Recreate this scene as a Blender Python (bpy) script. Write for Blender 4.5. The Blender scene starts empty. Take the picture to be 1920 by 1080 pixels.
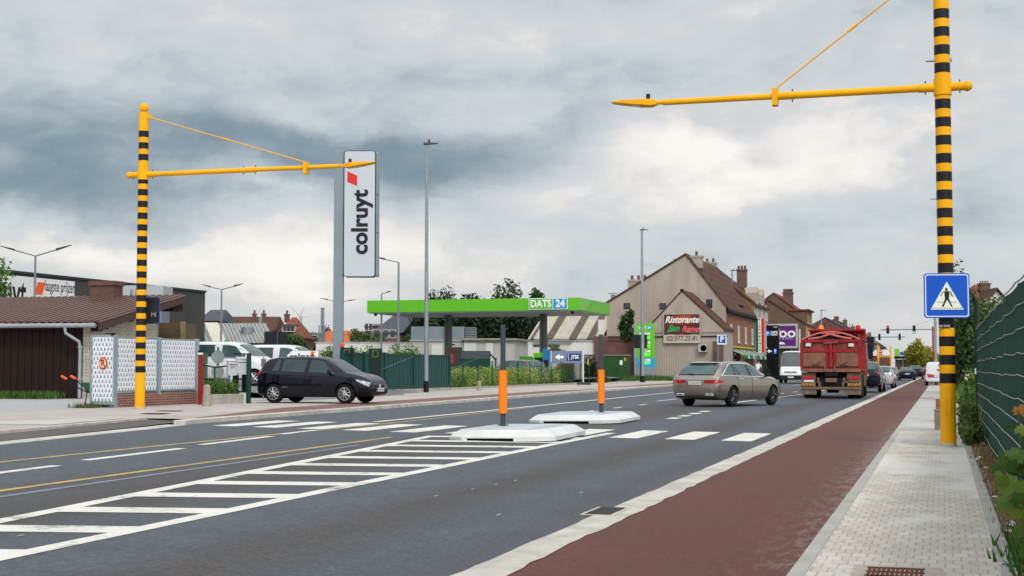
import bpy, bmesh, math, random
import numpy as np
from mathutils import Vector, Matrix
SC = bpy.context.scene
COL = SC.collection
rad = math.radians
random.seed(7)
rng = np.random.default_rng(7)

# ------------------------------------------------------------ camera, sky, sun, exposure
FPX, YAW, PITCH, EYE = 2667.0, rad(16.8), math.atan(150 / 2667.0), 1.35
cam = bpy.data.cameras.new('camera')
cam.sensor_width = 36.0
cam.lens = FPX / 1920 * 36
cam.clip_end = 9000
cam.clip_start = 0.1
camo = bpy.data.objects.new('camera', cam)
camo.location = (0, 0, EYE)
camo.rotation_euler = (rad(90) + PITCH, 0, YAW)
COL.objects.link(camo)
SC.camera = camo
SC.view_settings.view_transform = 'Standard'
SC.view_settings.look = 'None'
SC.view_settings.exposure = 0.0
SC.view_settings.gamma = 1
SC.view_settings.use_curve_mapping = False
SC.cycles.max_bounces = 6
SC.cycles.use_denoising = True

SUN_EL, SUN_AZ = rad(42), rad(148)          # azimuth clockwise from +Y: behind the camera, to the right
sund = Vector((math.sin(SUN_AZ) * math.cos(SUN_EL), math.cos(SUN_AZ) * math.cos(SUN_EL), math.sin(SUN_EL)))
sl = bpy.data.lights.new('sun', 'SUN')
sl.energy = 1.5
sl.angle = rad(14)
sl.color = (1.0, 0.95, 0.88)
so = bpy.data.objects.new('sun', sl)
so.rotation_euler = sund.to_track_quat('Z', 'Y').to_euler()
COL.objects.link(so)


class NT:
    """tiny helper to write node maths as expressions"""
    def __init__(s, tree):
        s.t = tree
    def n(s, typ, **kw):
        o = s.t.nodes.new(typ)
        for k, v in kw.items():
            setattr(o, k, v)
        return o
    def put(s, sock, v):
        if v is None:
            return
        if isinstance(v, bpy.types.NodeSocket):
            s.t.links.new(v, sock)
        else:
            sock.default_value = v
    def m(s, op, a, b=None, c=None, clamp=False):
        o = s.n('ShaderNodeMath', operation=op, use_clamp=clamp)
        for i, v in enumerate((a, b, c)):
            s.put(o.inputs[i], v)
        return o.outputs[0]
    def noise(s, vec, scale, detail=4, rough=.55, dim='3D', dist=0.0):
        o = s.n('ShaderNodeTexNoise', noise_dimensions=dim)
        if vec is not None:
            s.put(o.inputs['Vector'], vec)
        o.inputs['Scale'].default_value = scale
        o.inputs['Detail'].default_value = detail
        o.inputs['Roughness'].default_value = rough
        o.inputs['Distortion'].default_value = dist
        return o.outputs['Fac']
    def ramp(s, fac, stops, interp='LINEAR'):
        o = s.n('ShaderNodeValToRGB')
        o.color_ramp.interpolation = interp
        e = o.color_ramp.elements
        while len(e) < len(stops):
            e.new(0.5)
        for k, (p, c) in enumerate(stops):
            e[k].position = p
            e[k].color = (c[0], c[1], c[2], 1) if len(c) == 3 else c
        s.put(o.inputs[0], fac)
        return o.outputs[0]
    def mix(s, fac, a, b, bt='MIX'):
        o = s.n('ShaderNodeMix', data_type='RGBA', blend_type=bt)
        s.put(o.inputs[0], fac)
        for i, v in ((6, a), (7, b)):
            if isinstance(v, tuple) and len(v) == 3:
                v = (*v, 1)
            s.put(o.inputs[i], v)
        return o.outputs[2]
    def comb(s, x, y, z):
        o = s.n('ShaderNodeCombineXYZ')
        for i, v in enumerate((x, y, z)):
            s.put(o.inputs[i], v)
        return o.outputs[0]
    def sep(s, v):
        o = s.n('ShaderNodeSeparateXYZ')
        s.put(o.inputs[0], v)
        return o.outputs


def h(x, k=1.0):
    x = x.lstrip('#')
    r = []
    for i in (0, 2, 4):
        c = int(x[i:i + 2], 16) / 255
        r.append((c / 12.92 if c <= .04045 else ((c + .055) / 1.055) ** 2.4) * k)
    return tuple(r)


world = bpy.data.worlds.new('World')
SC.world = world
world.use_nodes = True
wt = NT(world.node_tree)
for n_ in list(world.node_tree.nodes):
    world.node_tree.nodes.remove(n_)
tc = wt.n('ShaderNodeTexCoord').outputs['Generated']
dx, dy, dz = wt.sep(tc)
az = wt.m('ARCTAN2', dx, dy)                      # compass direction, 0 along the street
el = wt.m('ARCSINE', dz)
# cloud coordinates: degrees/10 of compass direction and height over the horizon
U0 = wt.m('MULTIPLY', az, 57.2958)
V0 = wt.m('MULTIPLY', el, 57.2958)
base_v = wt.comb(wt.m('MULTIPLY', U0, .10), wt.m('MULTIPLY', V0, .19), 0.0)
w1 = wt.noise(base_v, 1.15, 7, .58)
w2n = wt.noise(wt.comb(wt.m('ADD', wt.m('MULTIPLY', U0, .10), 7.3), wt.m('MULTIPLY', V0, .19), 2.1), 1.0, 6, .56)
wu = wt.m('ADD', U0, wt.m('MULTIPLY', wt.m('SUBTRACT', w1, .5), 9.0))
wv = wt.m('ADD', V0, wt.m('MULTIPLY', wt.m('SUBTRACT', w2n, .5), 6.0))
dens = wt.m('MULTIPLY', wt.m('SUBTRACT', wt.noise(base_v, 2.3, 8, .56), .5), .50)
dens = wt.m('ADD', dens, wt.m('MULTIPLY', wt.m('SUBTRACT', wt.noise(wt.comb(wt.m('MULTIPLY', U0, .05), wt.m('MULTIPLY', V0, .2), 5.0), 2.0, 6, .5), .5), .50))
puff = wt.noise(wt.comb(wt.m('ADD', wt.m('MULTIPLY', wu, .10), 3.0), wt.m('MULTIPLY', wv, .17), 9.0), 4.2, 10, .62, dist=.35)
dens = wt.m('ADD', dens, wt.m('MULTIPLY', wt.m('SUBTRACT', puff, .5), .34))
def blob(u, v, su, sv, a):
    global dens
    q = wt.m('ADD', wt.m('POWER', wt.m('DIVIDE', wt.m('SUBTRACT', wu, u), su), 2.0), wt.m('POWER', wt.m('DIVIDE', wt.m('SUBTRACT', wv, v), sv), 2.0))
    dens = wt.m('ADD', dens, wt.m('MULTIPLY', wt.m('EXPONENT', wt.m('MULTIPLY', q, -1.0)), a))
BLOBS = [(-36.5, 6.9, 6.0, 1.7, .50), (-34, 9.6, 6.0, 1.6, .26), (-28.5, 8.4, 3.6, 1.3, .26), (-20.5, 8.1, 5.2, 1.8, .52), (-24.5, 7.6, 2.2, .9, .22), (-15.0, 9.6, 2.2, 1.1, .22), (-27, 12.0, 8, 1.2, .10),
         (-33, 4.6, 6, .95, -.36), (-25, 4.6, 5, 1.2, -.22), (-24.5, 9.9, 2.6, .7, -.14), (-11.0, 8.4, 4.0, 1.2, -.36), (-4.5, 8.8, 5, 1.0, -.28), (-15.5, 7.0, 1.8, 1.1, -.24), (-17, 4.6, 4, 1.0, -.10),
         (-8, 12.6, 9, 1.6, .04), (1.5, 6.0, 2.5, 1.3, .16), (-6, 5.6, 4, 1.0, .06)]
for b_ in BLOBS:
    blob(*b_)
cl = wt.ramp(wt.m('ADD', wt.m('MULTIPLY', dens, .95), .44), [(.10, (1.0, .965, .91)), (.26, (.85, .82, .79)), (.36, (.70, .705, .71)), (.50, (.60, .65, .675)), (.66, (.43, .495, .535)), (.82, (.265, .34, .395)), (1.0, (.17, .24, .30))])
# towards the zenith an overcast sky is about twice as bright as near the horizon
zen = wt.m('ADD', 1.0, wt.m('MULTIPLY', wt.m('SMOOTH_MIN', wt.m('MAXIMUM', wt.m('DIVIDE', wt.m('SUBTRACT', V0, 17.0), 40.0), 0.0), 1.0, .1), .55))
# a glow round the sun, behind the camera, added to light upright faces
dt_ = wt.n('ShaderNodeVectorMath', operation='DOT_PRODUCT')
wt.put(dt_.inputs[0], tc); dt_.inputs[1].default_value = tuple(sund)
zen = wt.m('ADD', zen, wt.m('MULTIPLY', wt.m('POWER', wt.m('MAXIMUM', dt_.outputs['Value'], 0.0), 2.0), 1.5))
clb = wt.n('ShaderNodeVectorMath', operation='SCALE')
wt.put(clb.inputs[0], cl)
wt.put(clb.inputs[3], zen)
sky = wt.n('ShaderNodeTexSky', sky_type='NISHITA')
sky.sun_disc = False
sky.sun_elevation = SUN_EL
sky.sun_rotation = SUN_AZ
b1 = wt.n('ShaderNodeBackground')
wt.put(b1.inputs[0], sky.outputs[0])
b1.inputs[1].default_value = .10
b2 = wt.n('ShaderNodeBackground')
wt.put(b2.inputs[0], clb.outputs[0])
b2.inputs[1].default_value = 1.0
ms = wt.n('ShaderNodeMixShader')
ms.inputs[0].default_value = .93
wt.t.links.new(b1.outputs[0], ms.inputs[1])
wt.t.links.new(b2.outputs[0], ms.inputs[2])
wo = wt.n('ShaderNodeOutputWorld')
wt.t.links.new(ms.outputs[0], wo.inputs[0])

# ------------------------------------------------------------ where a pixel of the survey photo lands in the place
_F = Vector((-math.sin(YAW) * math.cos(PITCH), math.cos(YAW) * math.cos(PITCH), math.sin(PITCH)))
_R = Vector((math.cos(YAW), math.sin(YAW), 0))
_U = _R.cross(_F)
EYEP = Vector((0, 0, EYE))
def ray(px, py):
    return _F + _R * ((px - 960) / FPX) - _U * ((py - 540) / FPX)
def az_(px, py, z):
    r = ray(px, py); return EYEP + r * ((z - EYE) / r.z)
def ax_(px, py, x):
    r = ray(px, py); return EYEP + r * (x / r.x)
def ay_(px, py, y):
    r = ray(px, py); return EYEP + r * (y / r.y)
def ad_(px, py, d):
    return EYEP + ray(px, py) * d
def hz(py, d):                                   # height of pixel row py at distance d
    return EYE + (690 - py) * d / FPX
def dirc(a):                                     # unit vector: angle a (deg) right of the camera axis
    t = YAW - rad(a); return Vector((-math.sin(t), math.cos(t), 0))

# ------------------------------------------------------------ materials
MATS = {}
def pm(name, col, rough=.6, metal=0.0, var=.12, scale=3.0, bump=0.0, bscale=None, spec=.22, coat=0.0, emit=0.0, streak=None, detail=5):
    """principled material, its colour gently mottled by procedural noise"""
    if name in MATS:
        return MATS[name]
    if isinstance(col, str):
        col = h(col)
    m = bpy.data.materials.new(name)
    m.use_nodes = True
    t = NT(m.node_tree)
    p = m.node_tree.nodes['Principled BSDF']
    p.inputs['Roughness'].default_value = rough
    p.inputs['Metallic'].default_value = metal
    p.inputs['Specular IOR Level'].default_value = spec
    p.inputs['Coat Weight'].default_value = coat
    p.inputs['Coat Roughness'].default_value = .04
    oc = t.n('ShaderNodeTexCoord').outputs['Object']
    if streak:
        mp = t.n('ShaderNodeMapping')
        t.put(mp.inputs[0], oc)
        mp.inputs['Scale'].default_value = streak
        oc = mp.outputs[0]
    if var > 0:
        f = t.noise(oc, scale, detail, .6)
        c = t.ramp(f, [(.25, tuple(x * (1 - var) for x in col)), (.75, tuple(min(1, x * (1 + var)) for x in col))])
        t.put(p.inputs['Base Color'], c)
        r_ = t.m('ADD', rough, t.m('MULTIPLY', t.m('SUBTRACT', f, .5), min(.3, var)), clamp=True)
        t.put(p.inputs['Roughness'], r_)
    else:
        p.inputs['Base Color'].default_value = (*col, 1)
    if bump > 0:
        b = t.n('ShaderNodeBump')
        b.inputs['Strength'].default_value = bump
        b.inputs['Distance'].default_value = .02
        t.put(b.inputs['Height'], t.noise(oc, bscale or scale * 8, 6, .6))
        t.put(p.inputs['Normal'], b.outputs[0])
    if emit > 0:
        p.inputs['Emission Color'].default_value = (*col, 1)
        p.inputs['Emission Strength'].default_value = emit
    MATS[name] = m
    return m

def brick(name, c1, c2, mortar, w=.21, hh=.065, rough=.85, axes='xz', ms=.012, scale=1.0, off=.5, var=.3, bump=.4):
    if name in MATS:
        return MATS[name]
    m = bpy.data.materials.new(name); m.use_nodes = True
    t = NT(m.node_tree); p = m.node_tree.nodes['Principled BSDF']
    p.inputs['Roughness'].default_value = rough
    tcn = t.n('ShaderNodeTexCoord').outputs['Object']
    x, y, z = t.sep(tcn)
    if axes == 'xz':
        g = t.n('ShaderNodeNewGeometry')
        nx = t.m('ABSOLUTE', t.sep(g.outputs['True Normal'])[0])
        v = t.comb(t.m('ADD', x, y), z, 0.0)
    else:
        v = t.comb(x, y, 0.0)
    b = t.n('ShaderNodeTexBrick')
    b.offset = off
    t.put(b.inputs['Vector'], v)
    b.inputs['Color1'].default_value = (*c1, 1); b.inputs['Color2'].default_value = (*c2, 1); b.inputs['Mortar'].default_value = (*mortar, 1)
    b.inputs['Scale'].default_value = scale
    b.inputs['Mortar Size'].default_value = ms
    b.inputs['Mortar Smooth'].default_value = .2
    b.inputs['Brick Width'].default_value = w; b.inputs['Row Height'].default_value = hh
    f = t.noise(tcn, 1.3, 6, .65)
    c = t.mix(1.0, b.outputs[0], t.ramp(f, [(.25, (1 - var,) * 3), (.75, (1 + var * .5,) * 3)]), 'MULTIPLY')
    t.put(p.inputs['Base Color'], c)
    bp = t.n('ShaderNodeBump'); bp.inputs['Strength'].default_value = bump; bp.inputs['Distance'].default_value = .01
    t.put(bp.inputs['Height'], t.m('SUBTRACT', 1.0, b.outputs[1])); t.put(p.inputs['Normal'], bp.outputs[0])
    MATS[name] = m
    return m

def leafmat(name, c1, c2, c3, trans=.25):
    if name in MATS:
        return MATS[name]
    m = bpy.data.materials.new(name); m.use_nodes = True
    t = NT(m.node_tree); p = m.node_tree.nodes['Principled BSDF']
    a = t.n('ShaderNodeAttribute', attribute_name='var').outputs['Fac']
    f = t.noise(t.n('ShaderNodeTexCoord').outputs['Object'], .9, 3)
    k = t.m('ADD', t.m('MULTIPLY', a, .65), t.m('MULTIPLY', f, .35))
    c = t.ramp(k, [(.1, c1), (.5, c2), (.88, c3)])
    t.put(p.inputs['Base Color'], c)
    p.inputs['Roughness'].default_value = .55
    p.inputs['Specular IOR Level'].default_value = .3
    tr = t.n('ShaderNodeBsdfTranslucent'); t.put(tr.inputs[0], c)
    mx = t.n('ShaderNodeMixShader'); mx.inputs[0].default_value = trans
    t.t.links.new(p.outputs[0], mx.inputs[1]); t.t.links.new(tr.outputs[0], mx.inputs[2])
    t.t.links.new(mx.outputs[0], m.node_tree.nodes['Material Output'].inputs[0])
    MATS[name] = m
    return m

def glassy(name, col=(.025, .035, .035), rough=.06, var=.3):
    return pm(name, col, rough, 0, var, 1.2, spec=.5)

# ------------------------------------------------------------ mesh builder
class MB:
    def __init__(s):
        s.v = []; s.f = []; s.m = []; s.cur = 0
    def mat(s, i):
        s.cur = i; return s
    def add(s, vs, fs):
        o = len(s.v); s.v += [tuple(x) for x in vs]; s.f += [tuple(i + o for i in f) for f in fs]; s.m += [s.cur] * len(fs); return s
    def quad(s, *p):
        return s.add(p, [tuple(range(len(p)))])
    def box(s, x0, x1, y0, y1, z0, z1):
        x0, x1 = sorted((x0, x1)); y0, y1 = sorted((y0, y1)); z0, z1 = sorted((z0, z1))
        return s.add([(x0, y0, z0), (x1, y0, z0), (x1, y1, z0), (x0, y1, z0), (x0, y0, z1), (x1, y0, z1), (x1, y1, z1), (x0, y1, z1)],
                     [(0, 3, 2, 1), (4, 5, 6, 7), (0, 1, 5, 4), (1, 2, 6, 5), (2, 3, 7, 6), (3, 0, 4, 7)])
    def hexa(s, bot, top):
        return s.add(list(bot) + list(top), [(0, 3, 2, 1), (4, 5, 6, 7), (0, 1, 5, 4), (1, 2, 6, 5), (2, 3, 7, 6), (3, 0, 4, 7)])
    def prism(s, poly, axis, a, b):
        """extrude a 2-D outline along axis from a to b"""
        n = len(poly)
        def P(q, w):
            return {'z': (q[0], q[1], w), 'y': (q[0], w, q[1]), 'x': (w, q[0], q[1])}[axis]
        vs = [P(q, a) for q in poly] + [P(q, b) for q in poly]
        fs = [tuple(range(n))[::-1], tuple(range(n, 2 * n))] + [(i, (i + 1) % n, n + (i + 1) % n, n + i) for i in range(n)]
        return s.add(vs, fs)
    def tube(s, pts, r, n=8, caps=True):
        pts = [Vector(p) for p in pts]
        rs = r if isinstance(r, (list, tuple)) else [r] * len(pts)
        o = len(s.v); vs = []; fs = []
        prev = None
        for i, p in enumerate(pts):
            d = (pts[min(i + 1, len(pts) - 1)] - pts[max(i - 1, 0)])
            d = d.normalized() if d.length > 1e-9 else Vector((0, 0, 1))
            if prev is None:
                a = d.orthogonal().normalized()
            else:
                a = (prev - d * prev.dot(d)).normalized()
            prev = a
            b = d.cross(a)
            for k in range(n):
                t = 2 * math.pi * k / n
                vs.append(p + (a * math.cos(t) + b * math.sin(t)) * rs[i])
        for i in range(len(pts) - 1):
            for k in range(n):
                k2 = (k + 1) % n
                fs.append((i * n + k, i * n + k2, (i + 1) * n + k2, (i + 1) * n + k))
        if caps:
            fs.append(tuple(range(n))[::-1]); fs.append(tuple(range((len(pts) - 1) * n, len(pts) * n)))
        return s.add(vs, fs)
    def lathe(s, prof, n=20, c=(0, 0, 0), axis='z'):
        """profile of (radius, height) turned about an axis through c"""
        vs = []; fs = []
        for r, z in prof:
            for k in range(n):
                t = 2 * math.pi * k / n
                x, y = r * math.cos(t), r * math.sin(t)
                q = {'z': (x, y, z), 'y': (x, z, -y), 'x': (z, x, y)}[axis]
                vs.append((q[0] + c[0], q[1] + c[1], q[2] + c[2]))
        for i in range(len(prof) - 1):
            for k in range(n):
                k2 = (k + 1) % n
                fs.append((i * n + k, i * n + k2, (i + 1) * n + k2, (i + 1) * n + k))
        if prof[0][0] > 1e-6: fs.append(tuple(range(n))[::-1])
        if prof[-1][0] > 1e-6: fs.append(tuple(range((len(prof) - 1) * n, len(prof) * n)))
        return s.add(vs, fs)
    def build(s, name, mats, parent=None, smooth=False, bevel=0.0, merge=False, seg=2):
        me = bpy.data.meshes.new(name)
        me.from_pydata(s.v, [], s.f)
        if not isinstance(mats, (list, tuple)): mats = [mats]
        for m in mats: me.materials.append(m)
        if len(mats) > 1: me.polygons.foreach_set('material_index', s.m)
        if bevel > 0 or merge or smooth:
            bm = bmesh.new(); bm.from_mesh(me)
            if merge or smooth: bmesh.ops.remove_doubles(bm, verts=bm.verts, dist=1e-5)
            if bevel > 0:
                es = [e for e in bm.edges if len(e.link_faces) == 2 and e.calc_face_angle(0) > .5]
                bmesh.ops.bevel(bm, geom=es, offset=bevel, segments=seg, affect='EDGES', profile=.6)
            bm.to_mesh(me); bm.free()
        if smooth:
            me.polygons.foreach_set('use_smooth', [True] * len(me.polygons))
            me.set_sharp_from_angle(angle=rad(38))
        o = bpy.data.objects.new(name, me)
        COL.objects.link(o)
        if parent is not None: o.parent = parent
        return o

def tag(o, label, cat, group=None):
    o['label'] = label; o['category'] = cat
    if group: o['group'] = group
    return o
def thing(name, label, cat, loc=(0, 0, 0), rz=0.0, group=None):
    o = bpy.data.objects.new(name, None); COL.objects.link(o)
    o.empty_display_size = .2
    o.location = loc; o.rotation_euler = (0, 0, rz)
    return tag(o, label, cat, group)
def struct(o, kind='structure'):
    o['kind'] = kind; return o
def copy_thing(root, loc, rz=None, label=None, group=None):
    r = root.copy(); COL.objects.link(r); r.location = loc
    if rz is not None: r.rotation_euler = (0, 0, rz)
    if label: r['label'] = label
    if group: r['group'] = group
    for ch in list(root.children):
        c = ch.copy(); COL.objects.link(c); c.parent = r
        for g in list(ch.children):
            d = g.copy(); COL.objects.link(d); d.parent = c
    return r

def text(name, s, size, mat, parent, loc, rz=0.0, ext=.004, al='CENTER', shear=0.0, bold=0.0, sx=1.0, roll=0.0, tilt=90.0):
    c = bpy.data.curves.new(name, 'FONT')
    c.body = s; c.size = size; c.extrude = ext; c.align_x = al; c.align_y = 'CENTER'; c.shear = shear; c.offset = bold; c.resolution_u = 3
    o = bpy.data.objects.new(name, c)
    me = bpy.data.meshes.new_from_object(o)
    bpy.data.objects.remove(o); bpy.data.curves.remove(c)
    me.transform(Matrix.Rotation(roll, 4, 'Z') @ Matrix.Diagonal((sx, 1, 1, 1)))
    me.transform(Matrix.Rotation(rad(tilt), 4, 'X'))
    me.materials.clear(); me.materials.append(mat)
    t = bpy.data.objects.new(name, me); COL.objects.link(t)
    t.location = loc; t.rotation_euler = (0, 0, rz); t.parent = parent
    return t

# ------------------------------------------------------------ foliage
def leaves(name, blobs, n, size, mat, parent, seed=1, shell=.55, up=.25, aspect=1.7, zmin=None):
    """many leaf-sized faces through the volume of a set of ellipsoids (cx,cy,cz,rx,ry,rz)"""
    g = np.random.default_rng(seed)
    B = np.array(blobs, float)
    vol = (B[:, 3] * B[:, 4] * B[:, 5]) ** .75
    idx = g.choice(len(B), n, p=vol / vol.sum())
    d = g.normal(size=(n, 3)); d /= np.linalg.norm(d, axis=1)[:, None]
    r = shell + (1.08 - shell) * g.random(n) ** .7
    P = B[idx, :3] + d * r[:, None] * B[idx, 3:6]
    # small clumps
    P += g.normal(size=(n, 3)) * size * .6
    if zmin is not None:
        P[:, 2] = np.maximum(P[:, 2], zmin + g.random(n) * .1)
    nrm = d + g.normal(size=(n, 3)) * .7; nrm[:, 2] += up
    nrm /= np.linalg.norm(nrm, axis=1)[:, None]
    a = np.cross(nrm, g.normal(size=(n, 3))); a /= np.linalg.norm(a, axis=1)[:, None]
    b = np.cross(nrm, a)
    s = size * (.6 + .8 * g.random(n))[:, None]
    V = np.stack([P - a * s * aspect * .5, P + b * s * .42, P + a * s * aspect * .5, P - b * s * .42], 1).reshape(-1, 3)
    me = bpy.data.meshes.new(name)
    me.vertices.add(4 * n); me.vertices.foreach_set('co', V.ravel().astype(np.float32))
    me.loops.add(4 * n); me.loops.foreach_set('vertex_index', np.arange(4 * n, dtype=np.int32))
    me.polygons.add(n); me.polygons.foreach_set('loop_start', np.arange(0, 4 * n, 4, dtype=np.int32))
    at = me.attributes.new('var', 'FLOAT', 'FACE')
    cl_ = g.random(len(B))[idx] * .5 + g.random(n) * .5
    at.data.foreach_set('value', cl_.astype(np.float32))
    me.update(); me.validate()
    me.materials.append(mat)
    o = bpy.data.objects.new(name, me); COL.objects.link(o)
    o.parent = parent
    return o

LEAF = leafmat('leaf_green', (.012, .03, .008), (.035, .075, .018), (.09, .16, .035))
LEAFD = leafmat('leaf_dark', (.005, .012, .005), (.014, .03, .010), (.04, .065, .016))
LEAFY = leafmat('leaf_yellow_green', (.03, .05, .010), (.11, .15, .03), (.26, .27, .07))
LEAFB = leafmat('leaf_bright', (.02, .05, .010), (.07, .15, .025), (.16, .27, .05))
LEAFC = leafmat('leaf_conifer', (.006, .016, .012), (.014, .032, .022), (.03, .06, .035))
LEAFV = leafmat('leaf_variegated', (.03, .085, .010), (.19, .30, .045), (.56, .56, .20))
LEAFAUT = leafmat('leaf_olive', (.03, .04, .008), (.10, .11, .018), (.20, .19, .03))
BARK = pm('bark', (.07, .05, .035), .9, 0, .35, 6, bump=.5)

def crown_blobs(cx, cz, rx, rz, k, seed, ry=None):
    g = random.Random(seed); out = []
    for i in range(k):
        a = g.uniform(0, 6.283); rr = math.sqrt(g.random()) * .72; zz = g.uniform(-.72, .78)
        sc = math.sqrt(max(.12, 1 - zz * zz))
        f = g.uniform(.26, .46)
        out.append((cx + math.cos(a) * rr * sc * rx, math.sin(a) * rr * sc * (ry or rx), cz + zz * rz, rx * f, (ry or rx) * f, rz * f))
    return out
def tree(name, label, cat, loc, height, crx, crz, n, size, mat, seed=1, trunk_r=.16, k=14, group=None, lean=0.0, sparse=.4):
    t = thing(name, label, cat, loc, 0, group)
    cz = height - crz
    b = crown_blobs(lean, cz, crx, crz, k, seed)
    m = MB(); m.tube([(0, 0, -.1), (lean * .3, 0, height * .35), (lean * .8, 0, cz), (lean, .05, height - crz * .4)], [trunk_r, trunk_r * .8, trunk_r * .5, .02], 8)
    g = random.Random(seed)
    for q in b[:8]:
        m.tube([(lean * .5, 0, cz - crz * .6), ((q[0] + lean) / 2, q[1] / 2, (q[2] + cz - crz * .4) / 2), (q[0], q[1], q[2])], [trunk_r * .4, trunk_r * .25, .01], 5)
    m.build('trunk', BARK, t, smooth=True)
    leaves('crown', b, n, size, mat, t, seed, sparse)
    return t
def bush(name, label, cat, loc, rx, ry, hgt, n, size, mat, seed=1, group=None, k=10, rz=0.0, box=False):
    t = thing(name, label, cat, loc, rz, group)
    g = random.Random(seed); b = []
    if box:
        nx = max(2, int(rx * 2 / max(.35, hgt * .5)))
        for i in range(nx):
            for j in range(2):
                b.append((-rx + (i + .5) * 2 * rx / nx, (j - .5) * ry, hgt * g.uniform(.42, .56), rx / nx * 1.35, ry * .75, hgt * g.uniform(.46, .58)))
    else:
        for i in range(k):
            a = g.uniform(0, 6.28); rr = math.sqrt(g.random()) * .65
            hh = hgt * g.uniform(.3, .52)
            b.append((math.cos(a) * rr * rx, math.sin(a) * rr * ry, hh, rx * g.uniform(.3, .5), ry * g.uniform(.3, .5), hh * .95))
    leaves('foliage', b, n, size, mat, t, seed, .3, .5, zmin=0.02)
    m = MB()
    for i in range(5):
        q = b[(i * 3) % len(b)]
        m.tube([(q[0] * .6, q[1] * .6, 0), (q[0], q[1], q[2])], [.03, .01], 5)
    m.build('stem', BARK, t)
    return t

# ------------------------------------------------------------ the setting: ground, road, paths
def zr(x):
    return max(0.0, min(.148, .0115 * (-3.3 - x)))
KP = [(-6, -13.2), (10, -13.7), (19, -14.35), (25, -15.1), (28, -15.55), (36, -15.75), (75, -16.65), (100, -17.3), (460, -17.3)]
def KX(y):
    return float(np.interp(y, [k[0] for k in KP], [k[1] for k in KP]))
def sheet(name, polys, zf, mat, kind='structure', parent=None):
    m = MB()
    for p in polys:
        m.add([(q[0], q[1], zf(q[0])) for q in p], [tuple(range(len(p)))])
    o = m.build(name, mat, parent)
    if kind: struct(o, kind)
    return o

def asphalt(name, blue, brown, tracks, fine=.62):
    m = bpy.data.materials.new(name); m.use_nodes = True
    t = NT(m.node_tree); p = m.node_tree.nodes['Principled BSDF']
    oc = t.n('ShaderNodeTexCoord').outputs['Object']
    x, y, z = t.sep(oc)
    wob = t.noise(t.comb(t.m('MULTIPLY', x, .35), t.m('MULTIPLY', y, .05), 0), 2.0, 4)
    xx = t.m('ADD', x, t.m('MULTIPLY', t.m('SUBTRACT', wob, .5), .9))
    k = None
    for c, w, a in tracks:
        e = t.m('MULTIPLY', t.m('EXPONENT', t.m('MULTIPLY', t.m('POWER', t.m('DIVIDE', t.m('SUBTRACT', xx, c), w), 2.0), -1.0)), a)
        k = e if k is None else t.m('ADD', k, e)
    st = t.noise(t.comb(t.m('MULTIPLY', x, 1.6), t.m('MULTIPLY', y, .06), 3.0), 3.0, 5, .6)
    if k is None: k = t.m('MULTIPLY', st, .6)
    k = t.m('ADD', k, t.m('MULTIPLY', t.m('SUBTRACT', st, .5), .7), clamp=True)
    c = t.mix(k, blue, brown)
    sp = t.noise(oc, 20.0, 6, .92)
    sp2 = t.noise(oc, 1.1, 6, .65)
    c = t.mix(1.0, c, t.ramp(sp, [(.3, (1 - fine,) * 3), (.5, (1.0,) * 3), (.7, (1 + fine * 1.5,) * 3)]), 'MULTIPLY')
    c = t.mix(1.0, c, t.ramp(sp2, [(.25, (.78,) * 3), (.75, (1.2,) * 3)]), 'MULTIPLY')
    t.put(p.inputs['Base Color'], c)
    t.put(p.inputs['Roughness'], t.m('ADD', .62, t.m('MULTIPLY', sp2, .3)))
    p.inputs['Specular IOR Level'].default_value = .35
    b = t.n('ShaderNodeBump'); b.inputs['Strength'].default_value = .35; b.inputs['Distance'].default_value = .008
    t.put(b.inputs['Height'], sp); t.put(p.inputs['Normal'], b.outputs[0])
    return m
ROAD = asphalt('road_asphalt', (.068, .080, .093), (.058, .051, .050), [(-4.75, .55, .95), (-3.3, .35, .5), (-7.9, 1.0, .95), (-9.2, .5, .55), (-12.7, .5, .15)])
LOT = asphalt('car_park_asphalt', (.17, .175, .18), (.13, .128, .125), [], .15)
DARKP = asphalt('old_path_asphalt', (.10, .085, .085), (.075, .066, .064), [], .2)
REDP = asphalt('red_path_asphalt', (.105, .034, .024), (.088, .031, .023), [], .45)
REDL = asphalt('faded_red_path_asphalt', (.20, .095, .08), (.15, .08, .07), [], .25)

def paintmat(name, col, wear):
    m = bpy.data.materials.new(name); m.use_nodes = True
    t = NT(m.node_tree); p = m.node_tree.nodes['Principled BSDF']
    oc = t.n('ShaderNodeTexCoord').outputs['Object']
    f = t.noise(oc, 7.0, 8, .75); g = t.noise(oc, 1.2, 4)
    k = t.ramp(t.m('ADD', f, t.m('MULTIPLY', t.m('SUBTRACT', g, .5), .5)), [(.30 - .1 + wear * .2, (0, 0, 0)), (.36 + wear * .3, (1, 1, 1))])
    c = t.mix(k, (.16, .155, .15), col)
    c = t.mix(1.0, c, t.ramp(g, [(.2, (.88, .87, .84)), (.8, (1.05, 1.05, 1.05))]), 'MULTIPLY')
    t.put(p.inputs['Base Color'], c)
    p.inputs['Roughness'].default_value = .6
    return m
WPAINT = paintmat('white_road_paint', (.68, .655, .61), .32)
YPAINT = paintmat('yellow_road_paint', (.50, .34, .085), .55)
FPAINT = paintmat('faint_old_paint', (.15, .19, .24), .6)
CONC = pm('kerb_concrete', (.47, .445, .395), .85, 0, .32, 2.2, bump=.3, bscale=60, detail=8)
CONCL = pm('grey_kerb_concrete', (.40, .385, .36), .85, 0, .16, 2.0, bump=.3, bscale=60, detail=8)
BEIGE = pm('beige_paving_concrete', (.40, .365, .33), .9, 0, .20, .7, bump=.3, bscale=40, detail=9)
PLATE = pm('pale_paving_slab', (.46, .44, .41), .9, 0, .18, 1.2, bump=.3, bscale=40, detail=8)

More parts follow.
